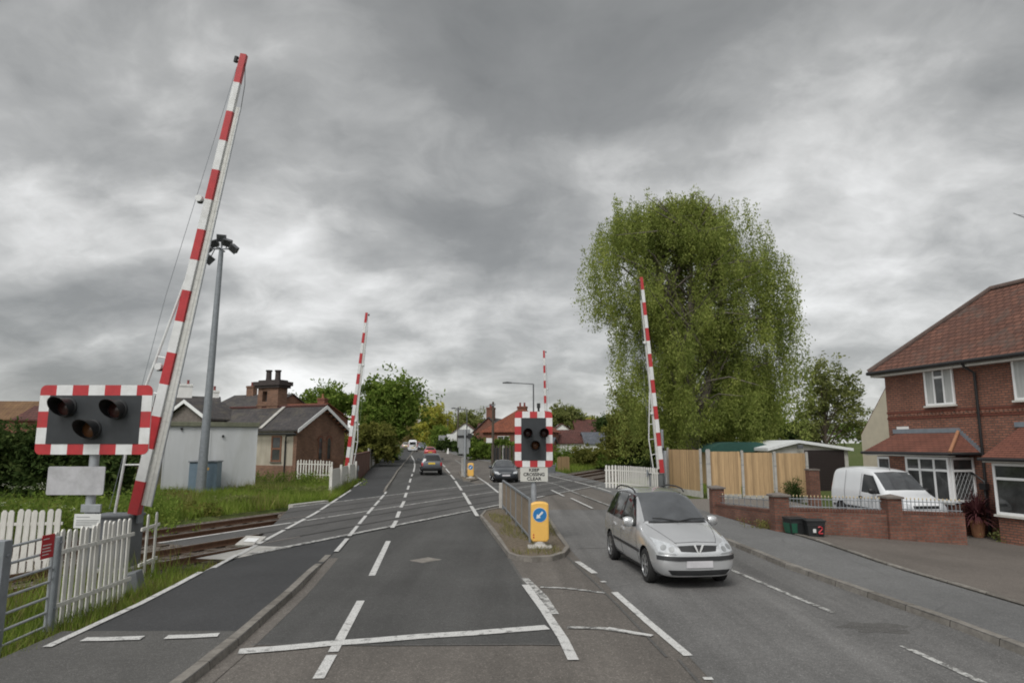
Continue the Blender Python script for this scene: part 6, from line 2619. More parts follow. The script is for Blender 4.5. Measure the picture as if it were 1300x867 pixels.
quads('crown', pts, ax, ay, m['lf_birch'], bt)


# --- other trees
def T_(u, Y, dz=0.0):
    p = atp(u, Y)
    p.z += dz
    return p


def blob(u, v, ru, rv, Y, loc, ry=None, dy=0.0):
    """crown lobe drawn at pixel (u, v) with pixel radii, at depth Y"""
    c_ = Q(u, v, Y)
    s_ = Y / CF
    return (c_.x - loc.x, dy, c_.z - loc.z, ru * s_, (ry or ru * s_), rv * s_)


Y = 52
l = T_(1048, Y)
tree('ash_tree', 'light airy young tree standing between the birch and the brick house', l,
     [blob(1050, 485, 32, 26, Y, l), blob(1035, 510, 24, 28, Y, l), blob(1070, 515, 28, 30, Y, l), blob(1082, 545, 18, 22, Y, l), blob(1030, 540, 20, 20, Y, l)], 5600, 0.12, m['lf_pale'], 0.16, nclump=130, clump=0.5, shell=0.35, core=0)
Y = 56
l = T_(1015, Y)
tree('dark_shrub', 'dark evergreen shrub low between the birch and the garage roof', l, [blob(1014, 548, 15, 14, Y, l), blob(1030, 556, 14, 10, Y, l)], 2500, 0.14, m['lf_dark'], 0.12, nclump=40, clump=0.4, cat='shrub')
Y = 60
l = T_(905, Y)
tree('round_tree', 'deep green bushy tree growing behind the birch trunk, its top hidden in the birch', l,
     [blob(935, 520, 48, 40, Y, l, 3), blob(870, 540, 40, 28, Y, l, 3), blob(975, 540, 30, 25, Y, l, 3)], 9000, 0.19, m['lf_mid'], 0.2, nclump=130, clump=0.75)
Y = 54
l = T_(860, Y)
tree('yellow_shrub', 'yellowish low shrub under the birch behind the timber fence', l, [blob(880, 556, 24, 14, Y, l), blob(905, 560, 18, 12, Y, l)], 2600, 0.12, m['lf_olive'], 0.08, nclump=40, clump=0.4, cat='shrub')
Y = 62
l = T_(805, Y)
tree('olive_tree', 'olive-green bushy tree left of the birch trunk, above the railway', l,
     [blob(805, 545, 28, 26, Y, l), blob(785, 560, 20, 18, Y, l), blob(830, 555, 22, 26, Y, l), blob(800, 515, 16, 16, Y, l)], 6500, 0.16, m['lf_olive'], 0.16, nclump=90, clump=0.6)
# scrub on the far side of the railway
for i, (u, v, ru, rv, Y, mt, lab) in enumerate(((722, 589, 26, 11, 74, 'lf_mid', 'low green bramble scrub beyond the railway, left of the scrub bank'),
                                               (752, 582, 30, 13, 70, 'lf_olive', 'rounded scrub bank beyond the railway in front of the bungalows'),
                                               (788, 584, 26, 15, 68, 'lf_mid', 'taller green scrub beyond the railway near the curved white fence'),
                                               (816, 588, 18, 18, 62, 'lf_dark', 'dark-leaved scrub left of the right barrier'))):
    l = T_(u, Y)
    b = [blob(u, v, ru, rv, Y, l), blob(u - ru * .6, v + 5, ru * .6, rv * .7, Y, l), blob(u + ru * .6, v + 4, ru * .6, rv * .7, Y, l)]
    b = [(x, y, max(z, 0.3), rx, ry, rz) for x, y, z, rx, ry, rz in b]
    tree('scrub', lab, l, b, 4200, 0.13, m[mt], 0.05, nclump=80, clump=0.45, cat='shrub', shell=.6, limbs=False)
# trees behind the bungalows
for (u, Y, bl_, mt, nm, lab) in ((716, 130, ((712, 528, 16, 14), (700, 535, 10, 12), (728, 533, 12, 12)), 'lf_pale', 'pale_tree', 'pale half-bare tree above the roofs right of the island signal'),
                                 (752, 150, ((745, 537, 14, 8), (775, 540, 22, 10), (800, 535, 14, 10)), 'lf_gold', 'gold_tree', 'golden spring tree far behind the slate-roofed bungalow'),
                                 (768, 105, ((770, 541, 14, 10), (785, 545, 12, 10)), 'lf_dark', 'dark_tree', 'dark tree between the far roofs and the olive tree')):
    l = T_(u, Y)
    tree(nm, lab, l, [blob(a, b, c, d, Y, l) for a, b, c, d in bl_], 3800, 0.26 if Y > 110 else 0.2, m[mt], 0.2, nclump=70, clump=0.8, shell=.4)

# left side of the road
Y = 76
l = T_(478, Y)
tree('bushy_tree', 'big rounded bushy green tree overhanging the left footway beyond the brick wall', l,
     [blob(508, 506, 26, 24, Y, l, 3), blob(480, 502, 20, 20, Y, l, 3), blob(520, 522, 14, 22, Y, l, 2), blob(488, 532, 36, 26, Y, l, 4), blob(486, 558, 20, 14, Y, l, 2.5)], 11000, 0.21, m['lf_mid'], 0.28, nclump=200, clump=0.8, sub=5)
Y = 68
l = T_(463, Y)
tree('garden_bush', 'olive garden bush spilling over the brick wall in front of the bushy tree', l,
     [blob(466, 556, 28, 20, Y, l, 2.2), blob(450, 568, 16, 14, Y, l, 2), blob(488, 566, 16, 14, Y, l, 2)], 6000, 0.16, m['lf_olive'], 0.08, nclump=90, clump=0.5, cat='bush')
Y = 82
l = T_(498, Y)
tree('dark_hedge', 'narrow dark clipped evergreen at the edge of the left footway, under the bushy tree', l, [blob(498, 577, 4.5, 12, Y, l)], 1800, 0.13, m['lf_dark'], 0.06, nclump=40, clump=0.28, cat='hedge', limbs=False)
Y = 110
l = T_(420, Y)
tree('dark_tree', 'row-end dark green tree rising behind the cottage chimney and gable', l,
     [blob(400, 515, 26, 12, Y, l, 4), blob(430, 512, 22, 13, Y, l, 4), blob(378, 518, 16, 9, Y, l, 3)], 6500, 0.3, m['lf_mid'], 0.25, nclump=110, clump=1.0)
Y = 160
l = T_(553, Y)
tree('gold_tree', 'golden-green spring tree overhanging the far end of the road', l,
     [blob(548, 531, 17, 17, Y, l, 4), blob(561, 546, 12, 18, Y, l, 4), blob(540, 548, 14, 14, Y, l, 4), blob(552, 558, 18, 8, Y, l, 4)], 7000, 0.34, m['lf_gold'], 0.3, nclump=110, clump=1.2)
Y = 142
l = T_(560, Y)
tree('green_tree', 'mid-green tree at the right kerb at the far bend, in front of the golden tree', l,
     [blob(560, 556, 10, 12, Y, l, 3), blob(568, 561, 8, 9, Y, l, 2)], 3000, 0.25, m['lf_mid'], 0.2, nclump=60, clump=0.8)
Y = 190
l = T_(530, Y)
tree('brown_tree', 'bare brownish tree closing the far end of the road behind the queue of cars', l,
     [blob(530, 552, 16, 14, Y, l, 5), blob(515, 556, 14, 12, Y, l, 5), blob(545, 560, 16, 8, Y, l, 5)], 4500, 0.36, m['lf_bare'], 0.3, nclump=80, clump=1.4)
Y = 175
l = T_(588, Y)
tree('bare_tree', 'budding bare-branched tree behind the white gabled house', l, [blob(592, 534, 12, 10, Y, l, 4), blob(608, 538, 12, 9, Y, l, 4), blob(578, 545, 10, 8, Y, l, 4)], 3200, 0.3, m['lf_pale'], 0.25, nclump=70, clump=1.2, shell=.3)
# hedges along the right-hand gardens
for (u, Y, w_, h_, mt, lab) in ((573, 116, 5.0, 2.2, 'lf_dark', 'dark clipped hedge by the distant white sign post on the right of the road'),
                                (600, 98, 4.5, 3.0, 'lf_dark', 'tall dark hedge beside the back of the distant signal board'),
                                (614, 84, 3.4, 2.4, 'lf_mid', 'green garden hedge in front of the orange-red brick house'),
                                (640, 80, 2.6, 2.6, 'lf_mid', 'garden shrub against the wall of the orange-red brick house')):
    l = T_(u, Y)
    b = [(x, 0, h_ * .5, w_ * .22, w_ * .22, h_ * .5) for x in (-w_ * .35, -w_ * .12, w_ * .12, w_ * .35)]
    tree('garden_hedge', lab, l, b, 3000, 0.16, m[mt], 0.05, nclump=80, clump=0.3, cat='hedge', shell=.6, limbs=False)
# the hedge behind the wide signal
Y = 30
l = Vector((X(62, Y), Y, -0.2))
b = []
for i in range(15):
    x_ = -8.5 + 14.5 * i / 14
    b.append((x_ * .55, 0.4 * math.sin(i * 2.1), 1.7, 1.0, 0.9, 1.95 + .08 * math.sin(i * 1.7)))
tree('clipped_hedge', 'tall dark clipped hedge along the railway behind the wide signal on the left', l, b, 26000, 0.085, m['lf_dark'], 0.05, nclump=620, clump=0.26, cat='hedge', shell=.72, limbs=False, core=.86)
mb = MB()
# --- cow parsley and nettles at the left
def herb(name, label, loc, n, h, spread, mat, flowers=0, size=0.06):
    r = thing(name, label, 'wild plant', loc)
    stems = MB()
    P_, F_ = [], []
    for i in range(n):
        x_, y_ = random.gauss(0, spread), random.gauss(0, spread * .7)
        hh = h * random.uniform(.5, 1.05)
        tx, ty = x_ + random.gauss(0, .1), y_ + random.gauss(0, .1)
        stems.tube([(x_, y_, -.05), (tx, ty, hh)], [0.008, 0.004], 4)
        k_ = 46
        tt = RNG.random(k_)
        P_.append(np.stack([x_ + (tx - x_) * tt + RNG.normal(0, .13, k_), y_ + (ty - y_) * tt + RNG.normal(0, .13, k_), hh * (.05 + .85 * tt)], 1))
        if flowers and random.random() < flowers:
            k_ = 26
            q = RNG.normal(0, .075, (k_, 3))
            q[:, 2] *= 0.3
            F_.append(q + np.array([tx, ty, hh + .03]))
    stems.build('stems', mat, r)['kind'] = 'stuff'
    p_ = np.concatenate(P_)
    a_, b_ = leafset(p_, size)
    quads('foliage', p_, a_, b_, mat, r)
    if F_:
        p_ = np.concatenate(F_)
        a_, b_ = leafset(p_, 0.022)
        a_[:, 2] *= .3
        b_[:, 2] *= .3
        quads('flower', p_, a_, b_, m['petal'], r, 'stuff')
    return r


def V_(u, Y, z=0.0):
    return Vector((X(u, Y), Y, z))


herb('cow_parsley', 'tall cow parsley with white flower heads by the hedge at the left edge', V_(28, 19.5, -0.1), 26, 1.5, 0.55, m['lf_mid'], 0.6)
herb('cow_parsley', 'smaller cow parsley with few white heads at the very left edge of the picture', V_(3, 18.5, -0.1), 20, 1.3, 0.5, m['lf_mid'], 0.35)
herb('nettle_clump', 'clump of green nettles behind the wide signal post', V_(95, 21.0, -0.15), 110, 1.5, 1.5, m['lf_mid'])
herb('nettle_clump', 'dark nettles at the foot of the near barrier', V_(172, 23.5, -0.15), 50, 1.3, 0.7, m['lf_mid'])
herb('nettle_clump', 'weeds growing round the cream hut left of the white relay building', V_(206, 30.0, -0.1), 30, 0.8, 0.8, m['lf_mid'])
herb('nettle_clump', 'leafy weeds along the brick plinth of the station cottage', V_(345, 42.5, -0.1), 40, 1.1, 1.0, m['lf_mid'])
herb('nettle_clump', 'tall weeds in front of the low white picket fence by the cottage gable', V_(395, 40.5, -0.1), 44, 1.2, 1.0, m['lf_mid'])
herb('low_shrub', 'greyish low shrub by the bay window at the right edge', P(1287, 692) + Vector((0, 0, .1)), 30, 0.42, 0.26, m['lf_pale'], 0, 0.035)
herb('wall_weed', 'small dry weed growing at the foot of the garden wall left of the recycling boxes', Vector((7.55, 20.6, 0.08)), 12, 0.32, 0.25, m['weed'], 0, 0.03)
herb('fence_plant', 'small dark plant against the timber fence panel next to the brick gate pillar', V_(1004, 32.6, -.1), 26, 1.15, 0.14, m['lf_dark'], 0, 0.05)


for i, (u, Y, mt) in enumerate(((215, 27, 'lf_mid'), (300, 29, 'lf_pale'), (352, 33, 'lf_mid'), (255, 25.5, 'lf_olive'), (395, 34.5, 'lf_pale'), (325, 36, 'lf_mid'), (230, 31, 'lf_olive'))):
    w_o = herb('weed_clump', 'leafy weed clump in the long grass of the bank beside the tracks', V_(u, Y, -0.1), 26, 0.62, 0.4, m[mt], 0, 0.075)
    w_o['group'] = 'weed clumps on the grass bank'

# --- grass
def blades(name, pts, h, wd, mat, lean=0.35, kind='stuff'):
    n = len(pts)
    a = RNG.uniform(0, 2 * np.pi, n)
    hh = h * RNG.uniform(.45, 1.2, n)
    ww = wd * RNG.uniform(.7, 1.3, n)
    lx, ly = RNG.normal(0, lean, n) * hh, RNG.normal(0, lean, n) * hh
    v = np.empty((n, 3, 3), dtype=np.float32)
    v[:, 0] = pts + np.stack([np.cos(a) * ww, np.sin(a) * ww, np.zeros(n)], 1)
    v[:, 1] = pts - np.stack([np.cos(a) * ww, np.sin(a) * ww, np.zeros(n)], 1)
    v[:, 2] = pts + np.stack([lx, ly, hh], 1)
    me = bpy.data.meshes.new(name)
    me.vertices.add(n * 3)
    me.vertices.foreach_set('co', v.reshape(-1))
    me.loops.add(n * 3)
    me.loops.foreach_set('vertex_index', np.arange(n * 3, dtype=np.int32))
    me.polygons.add(n)
    me.polygons.foreach_set('loop_start', np.arange(0, n * 3, 3, dtype=np.int32))
    me.update(calc_edges=True)
    me.materials.append(mat)
    o = bpy.data.objects.new(name, me)
    col.objects.link(o)
    o['kind'] = kind
    return o


def scatter(n, x0, x1, y0, y1, ok, dz=-0.08):
    xs, ys_ = RNG.uniform(x0, x1, n), RNG.uniform(y0, y1, n)
    out_ = [(x, y, gz(x, y) + dz) for x, y in zip(xs, ys_) if ok(x, y)]
    return np.array(out_, dtype=np.float32)


def bank(x, y):
    q = railq(x, y)
    return q < -20.3 and x < interp(LL, y) - 0.25 and not (y > 37.8 and x < -13.6) and y < 48


blades('grass', scatter(115000, -27, -8.0, 17, 47, bank), 0.46, 0.016, m['grass'])
pt = scatter(48000, -27, -8.0, 17, 47, lambda x, y: bank(x, y) and math.sin(x * 1.3 + 2 * math.sin(y * .7)) + math.sin(y * .9 + x * .4) > 0.7)
blades('grass', pt, 0.75, 0.014, m['weed'], 0.3)
# verge between the fences and the track, near left
blades('grass', scatter(42000, -16, -5.7, 7.5, 19.5, lambda x, y: railq(x, y) > -12.05 + 0.3 * math.sin(y * 3) and x < interp(LL, y) - 0.12), 0.26, 0.010, m['grass'])
blades('grass', scatter(9000, -7.6, -5.6, 6.5, 17.5, lambda x, y: railq(x, y) > -12.1 and interp(LL, y) - 0.75 < x < interp(LL, y) - 0.06), 0.2, 0.008, m['weed'])
blades('grass', scatter(16000, -24, -9, 10, 24, lambda x, y: -21.5 < railq(x, y) < -19.9 or (-12.2 < railq(x, y) < -11.2)), 0.2, 0.012, m['weed'])
blades('grass', scatter(14000, 4.0, 14.0, 36.5, 60, lambda x, y: x > interp(PR, y) + 0.1 and (railq(x, y) > -11.8 or railq(x, y) < -20)), 0.35, 0.02, m['grass'])
blades('grass', scatter(26000, 1.0, 26.0, 54, 85, lambda x, y: x > interp(PR, y) + 0.3 and railq(x, y) < -20), 0.5, 0.03, m['grass'])
blades('grass', scatter(16000, -22, -7, 8, 17, lambda x, y: -12.6 < railq(x, y) < -11.0 and x < interp(LL, y) - 0.9), 0.5, 0.012, m['grass'])
blades('grass', scatter(6000, -22, -7, 8, 17, lambda x, y: -12.9 < railq(x, y) < -10.6 and x < interp(LL, y) - 0.9), 0.62, 0.011, m['weed'])
# island weeds, dead stalks and litter
blades('grass', scatter(6500, -1.0, 1.35, 15.7, 26, lambda x, y: interp([(-0.0, 15.6), (-.25, 17.4), (-.5, 20), (-.9, 24), (-.9, 26)], y) + .1 < x < 1.2 and (math.sin(x * 5 + y) + math.sin(y * 1.7) > -.1), 0.09), 0.13, 0.006, m['weed'], 0.6)
# wooded skyline
for (x0, x1, Y, h_, mt, lab) in ((-150, -60, 230, 10, 'lf_mid', 'far wood'), (-60, 10, 260, 9, 'lf_olive', 'far wood'), (20, 90, 200, 9, 'lf_olive', 'far wood'), (80, 190, 220, 10, 'lf_mid', 'far wood')):
    n_ = 5200
    xs = RNG.uniform(x0, x1, n_)
    cx = np.round(xs / 5.0) * 5.0
    hh = h_ * (0.7 + 0.3 * np.sin(cx * 1.37) * np.cos(cx * .61))
    zz_ = hh * np.sqrt(np.clip(1 - ((xs - cx) / 3.6) ** 2, 0, 1)) * RNG.random(n_) ** .45 + 1.8
    p_ = np.stack([xs, Y + RNG.normal(0, 3, n_), zz_], 1)
    a_, b_ = leafset(p_, 0.75)
    o = quads('woodland', p_, a_, b_, m[mt], None, 'stuff')
# ------------------------------------------------------------------ vehicles
def loft(stations, extra_mat=None):
    """stations: x, zb, ws, wm, zbelt, wb, ztop, wt, crown -> closed control cage"""
    rings = []
    for (x, zb, ws, wm, zbelt, wb, ztop, wt, cr) in stations:
        zr = ztop - cr - 0.035
        zr = max(zr, zbelt + 0.012)
        half = [(0, zb), (ws - .12, zb), (ws, zb + .07), (wm, zb + (zbelt - zb) * .45), (wm - .005, zbelt - (zbelt - zb) * .2), (wb, zbelt),
                (wb + (wt - wb) * .5, zbelt + (zr - zbelt) * .5), (wt, zr), (wt - .08, ztop - cr), (wt * .5, ztop - cr * .28), (0, ztop)]
        ring = [(x, y, z) for y, z in half] + [(x, -y, z) for y, z in half[-2:0:-1]]
        rings.append(ring)
    k_ = len(rings[0])
    v = [p for r_ in rings for p in r_]
    f = []
    for i in range(len(rings) - 1):
        for j in range(k_):
            f.append((i * k_ + j, (i + 1) * k_ + j, (i + 1) * k_ + (j + 1) % k_, i * k_ + (j + 1) % k_))
    f.append(tuple(range(k_)))
    f.append(tuple((len(rings) - 1) * k_ + j for j in range(k_ - 1, -1, -1)))
    return v, f


def evaluated(o, name):
    bpy.context.view_layer.update()
    dg = bpy.context.evaluated_depsgraph_get()
    me = bpy.data.meshes.new_from_object(o.evaluated_get(dg))
    me.name = name
    return me


def body(root, stations, paint, wheels, wr, hw, levels=2, arch=0.055):
    v, f = loft(stations)
    me = bpy.data.meshes.new('body')
    me.from_pydata(v, [], f)
    bmx = bmesh.new()
    bmx.from_mesh(me)
    bmesh.ops.recalc_face_normals(bmx, faces=bmx.faces)
    bmx.to_mesh(me)
    bmx.free()
    me.materials.append(m['dark'])
    me.materials.append(paint)
    for p in me.polygons:
        p.material_index = 1
        p.use_smooth = True
    o = bpy.data.objects.new('body', me)
    col.objects.link(o)
    s = o.modifiers.new('sub', 'SUBSURF')
    s.levels = s.render_levels = levels
    full = evaluated(o, 'body')
    bvh = BVHTree.FromPolygons([x.co.copy() for x in full.vertices], [tuple(p.vertices) for p in full.polygons])
    cutters = []
    for (wx, sgn) in wheels:
        mb = MB()
        mb.tube([(wx, sgn * (hw - .32), wr), (wx, sgn * (hw + .3), wr)], wr + arch, 40)
        c_ = mb.build('cutter', m['dark'])
        b = o.modifiers.new('cut', 'BOOLEAN')
        b.operation = 'DIFFERENCE'
        b.object = c_
        b.solver = 'EXACT'
        cutters.append(c_)
    cut = evaluated(o, 'body')
    for c_ in cutters:
        bpy.data.objects.remove(c_)
    o.modifiers.clear()
    o.data = cut
    cut.set_sharp_from_angle(angle=R(42))
    o.parent = root
    return o, bvh


def patch(bvh, name, bot, top, axis, mat, parent, off=0.006, n=10, k=6, side=1, back=0.0, x_lim=None):
    """panel lying on the body: bot and top are polylines in the plane seen along axis ('x' front, '-x' rear, 'y' side)"""
    def lerp_poly(pl, f_):
        if len(pl) == 1:
            return pl[0]
        t_ = f_ * (len(pl) - 1)
        i = min(len(pl) - 2, int(t_))
        g_ = t_ - i
        return (pl[i][0] + (pl[i + 1][0] - pl[i][0]) * g_, pl[i][1] + (pl[i + 1][1] - pl[i][1]) * g_)
    grid = []
    for j in range(k + 1):
        row = []
        for i in range(n + 1):
            a = lerp_poly(bot, i / n)
            b = lerp_poly(top, i / n)
            g_ = j / k
            p2 = (a[0] + (b[0] - a[0]) * g_, a[1] + (b[1] - a[1]) * g_)
            if axis == 'x':
                o_, d_ = Vector((6, p2[0], p2[1])), Vector((-1, 0, 0))
            elif axis == '-x':
                o_, d_ = Vector((-6, p2[0], p2[1])), Vector((1, 0, 0))
            else:
                o_, d_ = Vector((p2[0], 6 * side, p2[1])), Vector((0, -side, 0))
            h = bvh.ray_cast(o_, d_)
            if h[0] is None:
                h = bvh.find_nearest(Vector((p2[0], side * .8, p2[1])) if axis not in ('x', '-x') else Vector(((2 if axis == 'x' else -2), p2[0], p2[1])))
            nrm = h[1]
            if nrm.dot(d_) > 0:
                nrm = -nrm
            row.append(h[0] + nrm * off)
        grid.append(row)
    pts = [p for r_ in grid for p in r_]
    fs = []
    w_ = n + 1
    for j in range(k):
        for i in range(n):
            q = (j * w_ + i, j * w_ + i + 1, (j + 1) * w_ + i + 1, (j + 1) * w_ + i)
            fs.append(q)
    mb = MB()
    mb.add(pts, fs)
    # give it an edge that goes back into the body
    ring = [i for i in range(w_)] + [j * w_ + n for j in range(1, k + 1)] + [k * w_ + i for i in range(n - 1, -1, -1)] + [j * w_ for j in range(k - 1, 0, -1)]
    cen = sum(pts, Vector()) / len(pts)
    inner = []
    for i in ring:
        p = pts[i]
        loc_, nrm, _, _ = bvh.find_nearest(p)
        inner.append(loc_ - (p - loc_) * 1.0)
    L_ = len(ring)
    mb.add([pts[i] for i in ring] + inner, [(i, (i + 1) % L_, L_ + (i + 1) % L_, L_ + i) for i in range(L_)])
    me_o = mb.build(name, mat, parent)
    bmx = bmesh.new()
    bmx.from_mesh(me_o.data)
    bmesh.ops.remove_doubles(bmx, verts=bmx.verts, dist=1e-5)
    bmesh.ops.recalc_face_normals(bmx, faces=bmx.faces)
    bmx.to_mesh(me_o.data)
    bmx.free()
    for p in me_o.data.polygons:
        p.use_smooth = True
    me_o.data.set_sharp_from_angle(angle=R(50))
    return me_o


def wheel(root, x, y, r, wd=0.2, spokes=5, rim='alloy'):
    sgn = 1 if y > 0 else -1
    T = Matrix(((1, 0, 0), (0, 0, sgn), (0, 1 if sgn < 0 else -1, 0)))
    T = Matrix(((1, 0, 0), (0, 0, sgn), (0, -sgn, 0)))
    mb = MB()
    rr = r * 0.66
    mb.lathe([(rr, -wd), (r * .93, -wd), (r, -wd * .85), (r, -wd * .12), (r * .94, 0.0), (rr * 1.04, 0.012), (rr, 0.0), (rr, -wd * .6)], 36, (x, y, r), T)
    w_ = mb.build('wheel', m['tyre'], root, smooth=40)
    mb = MB()
    mb.lathe([(rr * .99, -0.005), (rr * .93, 0.006), (rr * .88, -0.02), (rr * .86, -0.09), (0.0, -0.09)], 36, (x, y, r), T, 1)
    mb.lathe([(rr * 1.0, -0.012), (rr * .99, 0.008), (rr * .9, 0.008), (rr * .87, -0.03)], 36, (x, y, r), T, 0)
    mb.lathe([(rr * .22, -0.05), (rr * .2, 0.004), (0.0, 0.01)], 20, (x, y, r), T, 0)
    for k_ in range(spokes):
        a = 2 * math.pi * k_ / spokes + .3
        da = 0.2
        P0 = [(rr * .15 * math.cos(a + s_ * da * 1.6), rr * .15 * math.sin(a + s_ * da * 1.6)) for s_ in (-1, 1)]
        P1 = [(rr * .92 * math.cos(a + s_ * da), rr * .92 * math.sin(a + s_ * da)) for s_ in (1, -1)]
        pts = [T @ Vector((px, py, 0.0)) + Vector((x, y, r)) for px, py in P0 + P1]
        mb.extrude(pts, T @ Vector((0, 0, -0.045)), 0)
    mb.build('rim', [m[rim], m['black']], w_, smooth=35)
    return w_


def mirror(root, x, y, z, paint):
    sgn = 1 if y > 0 else -1
    mb = MB()
    n = 12
    prof = [(0.0, -0.075), (0.05, -0.085), (0.085, -0.03), (0.09, 0.04), (0.06, 0.085), (0.0, 0.095)]
    pts, fs = [], []
    for i in range(n + 1):
        f_ = i / n
        sc_ = 0.55 + 0.55 * math.sin(math.pi * (0.18 + .72 * f_)) ** 0.7
        for px, pz in prof:
            pts.append((x + px * sc_ * 1.2, y + sgn * (0.02 + 0.21 * f_), z + pz * sc_))
    kk = len(prof)
    for i in range(n):
        for j in range(kk):
            fs.append((i * kk + j, i * kk + (j + 1) % kk, (i + 1) * kk + (j + 1) % kk, (i + 1) * kk + j))
    fs += [tuple(range(kk)), tuple(n * kk + j for j in range(kk - 1, -1, -1))]
    mb.add(pts, fs)
    mo = mb.build('door_mirror', paint, root, smooth=60)
    mb = MB()
    mb.tube([(x + 0.02, y - sgn * 0.12, z - .06), (x + .04, y + sgn * .06, z - .05)], 0.035, 8)
    mb.build('mirror_arm', m['black'], mo)


def bars(root, name, pts, r, mat, n=8):
    mb = MB()
    mb.tube(pts, r, n)
    return mb.build(name, mat, root, smooth=50)


# --- silver people carrier
c0 = P(817, 737.5)
c1 = P(776.5, 711.0)
# wheels' outer faces on its right-hand side as it drives: two ground points give place and heading
ax_ = (c0 - c1)
ax_.z = 0
hd = math.atan2(ax_.y, ax_.x)
MS = 0.93                     # the land survey runs slightly large against this car
mid_ = (c0 + c1) / 2
fwd = Vector((math.cos(hd), math.sin(hd), 0))
lft = Vector((-fwd.y, fwd.x, 0))
# the visible side is its right (-y); the body axis lies 0.82 m to its left
HWB = 0.855
org = mid_ + lft * HWB * 0.9 + fwd * 0.06
org.z = 0.004
mpv = thing('silver_car', 'silver people carrier with roof rails driving towards the viewer past the island', 'car', org, hd)
mpv.scale = (MS, 0.9, 1.0)
FWX, RWX, WR = 1.285, -1.415, 0.312
st = [(2.135, .27, .42, .48, .50, .48, .60, .40, .02),
      (2.10, .22, .60, .68, .56, .64, .70, .52, .03),
      (2.00, .19, .72, .79, .64, .755, .80, .62, .04),
      (1.80, .18, .77, .845, .74, .81, .885, .68, .045),
      (1.45, .18, .80, .868, .82, .835, .985, .71, .05),
      (1.12, .18, .81, .872, .88, .845, 1.065, .72, .05),
      (1.00, .18, .81, .872, .90, .845, 1.10, .71, .05),
      (0.55, .18, .81, .872, .925, .845, 1.36, .665, .06),
      (0.16, .18, .81, .872, .94, .845, 1.555, .625, .06),
      (0.00, .18, .81, .872, .945, .845, 1.600, .615, .055),
      (-0.6, .18, .81, .872, .965, .84, 1.645, .61, .055),
      (-1.2, .18, .81, .87, .985, .835, 1.635, .605, .055),
      (-1.70, .19, .80, .86, 1.0, .825, 1.585, .595, .055),
      (-1.88, .20, .79, .85, 1.0, .815, 1.50, .58, .05),
      (-2.02, .22, .78, .83, .98, .79, 1.22, .62, .05),
      (-2.10, .26, .74, .80, .90, .75, 1.00, .62, .04),
      (-2.14, .32, .66, .72, .72, .66, .80, .54, .03)]
wl = [(FWX, 1), (FWX, -1), (RWX, 1), (RWX, -1)]
bo_, bv = body(mpv, st, m['silver'], wl, WR, .87)
for x, s_ in wl:
    wheel(mpv, x, s_ * .848, WR, 0.2, 7)
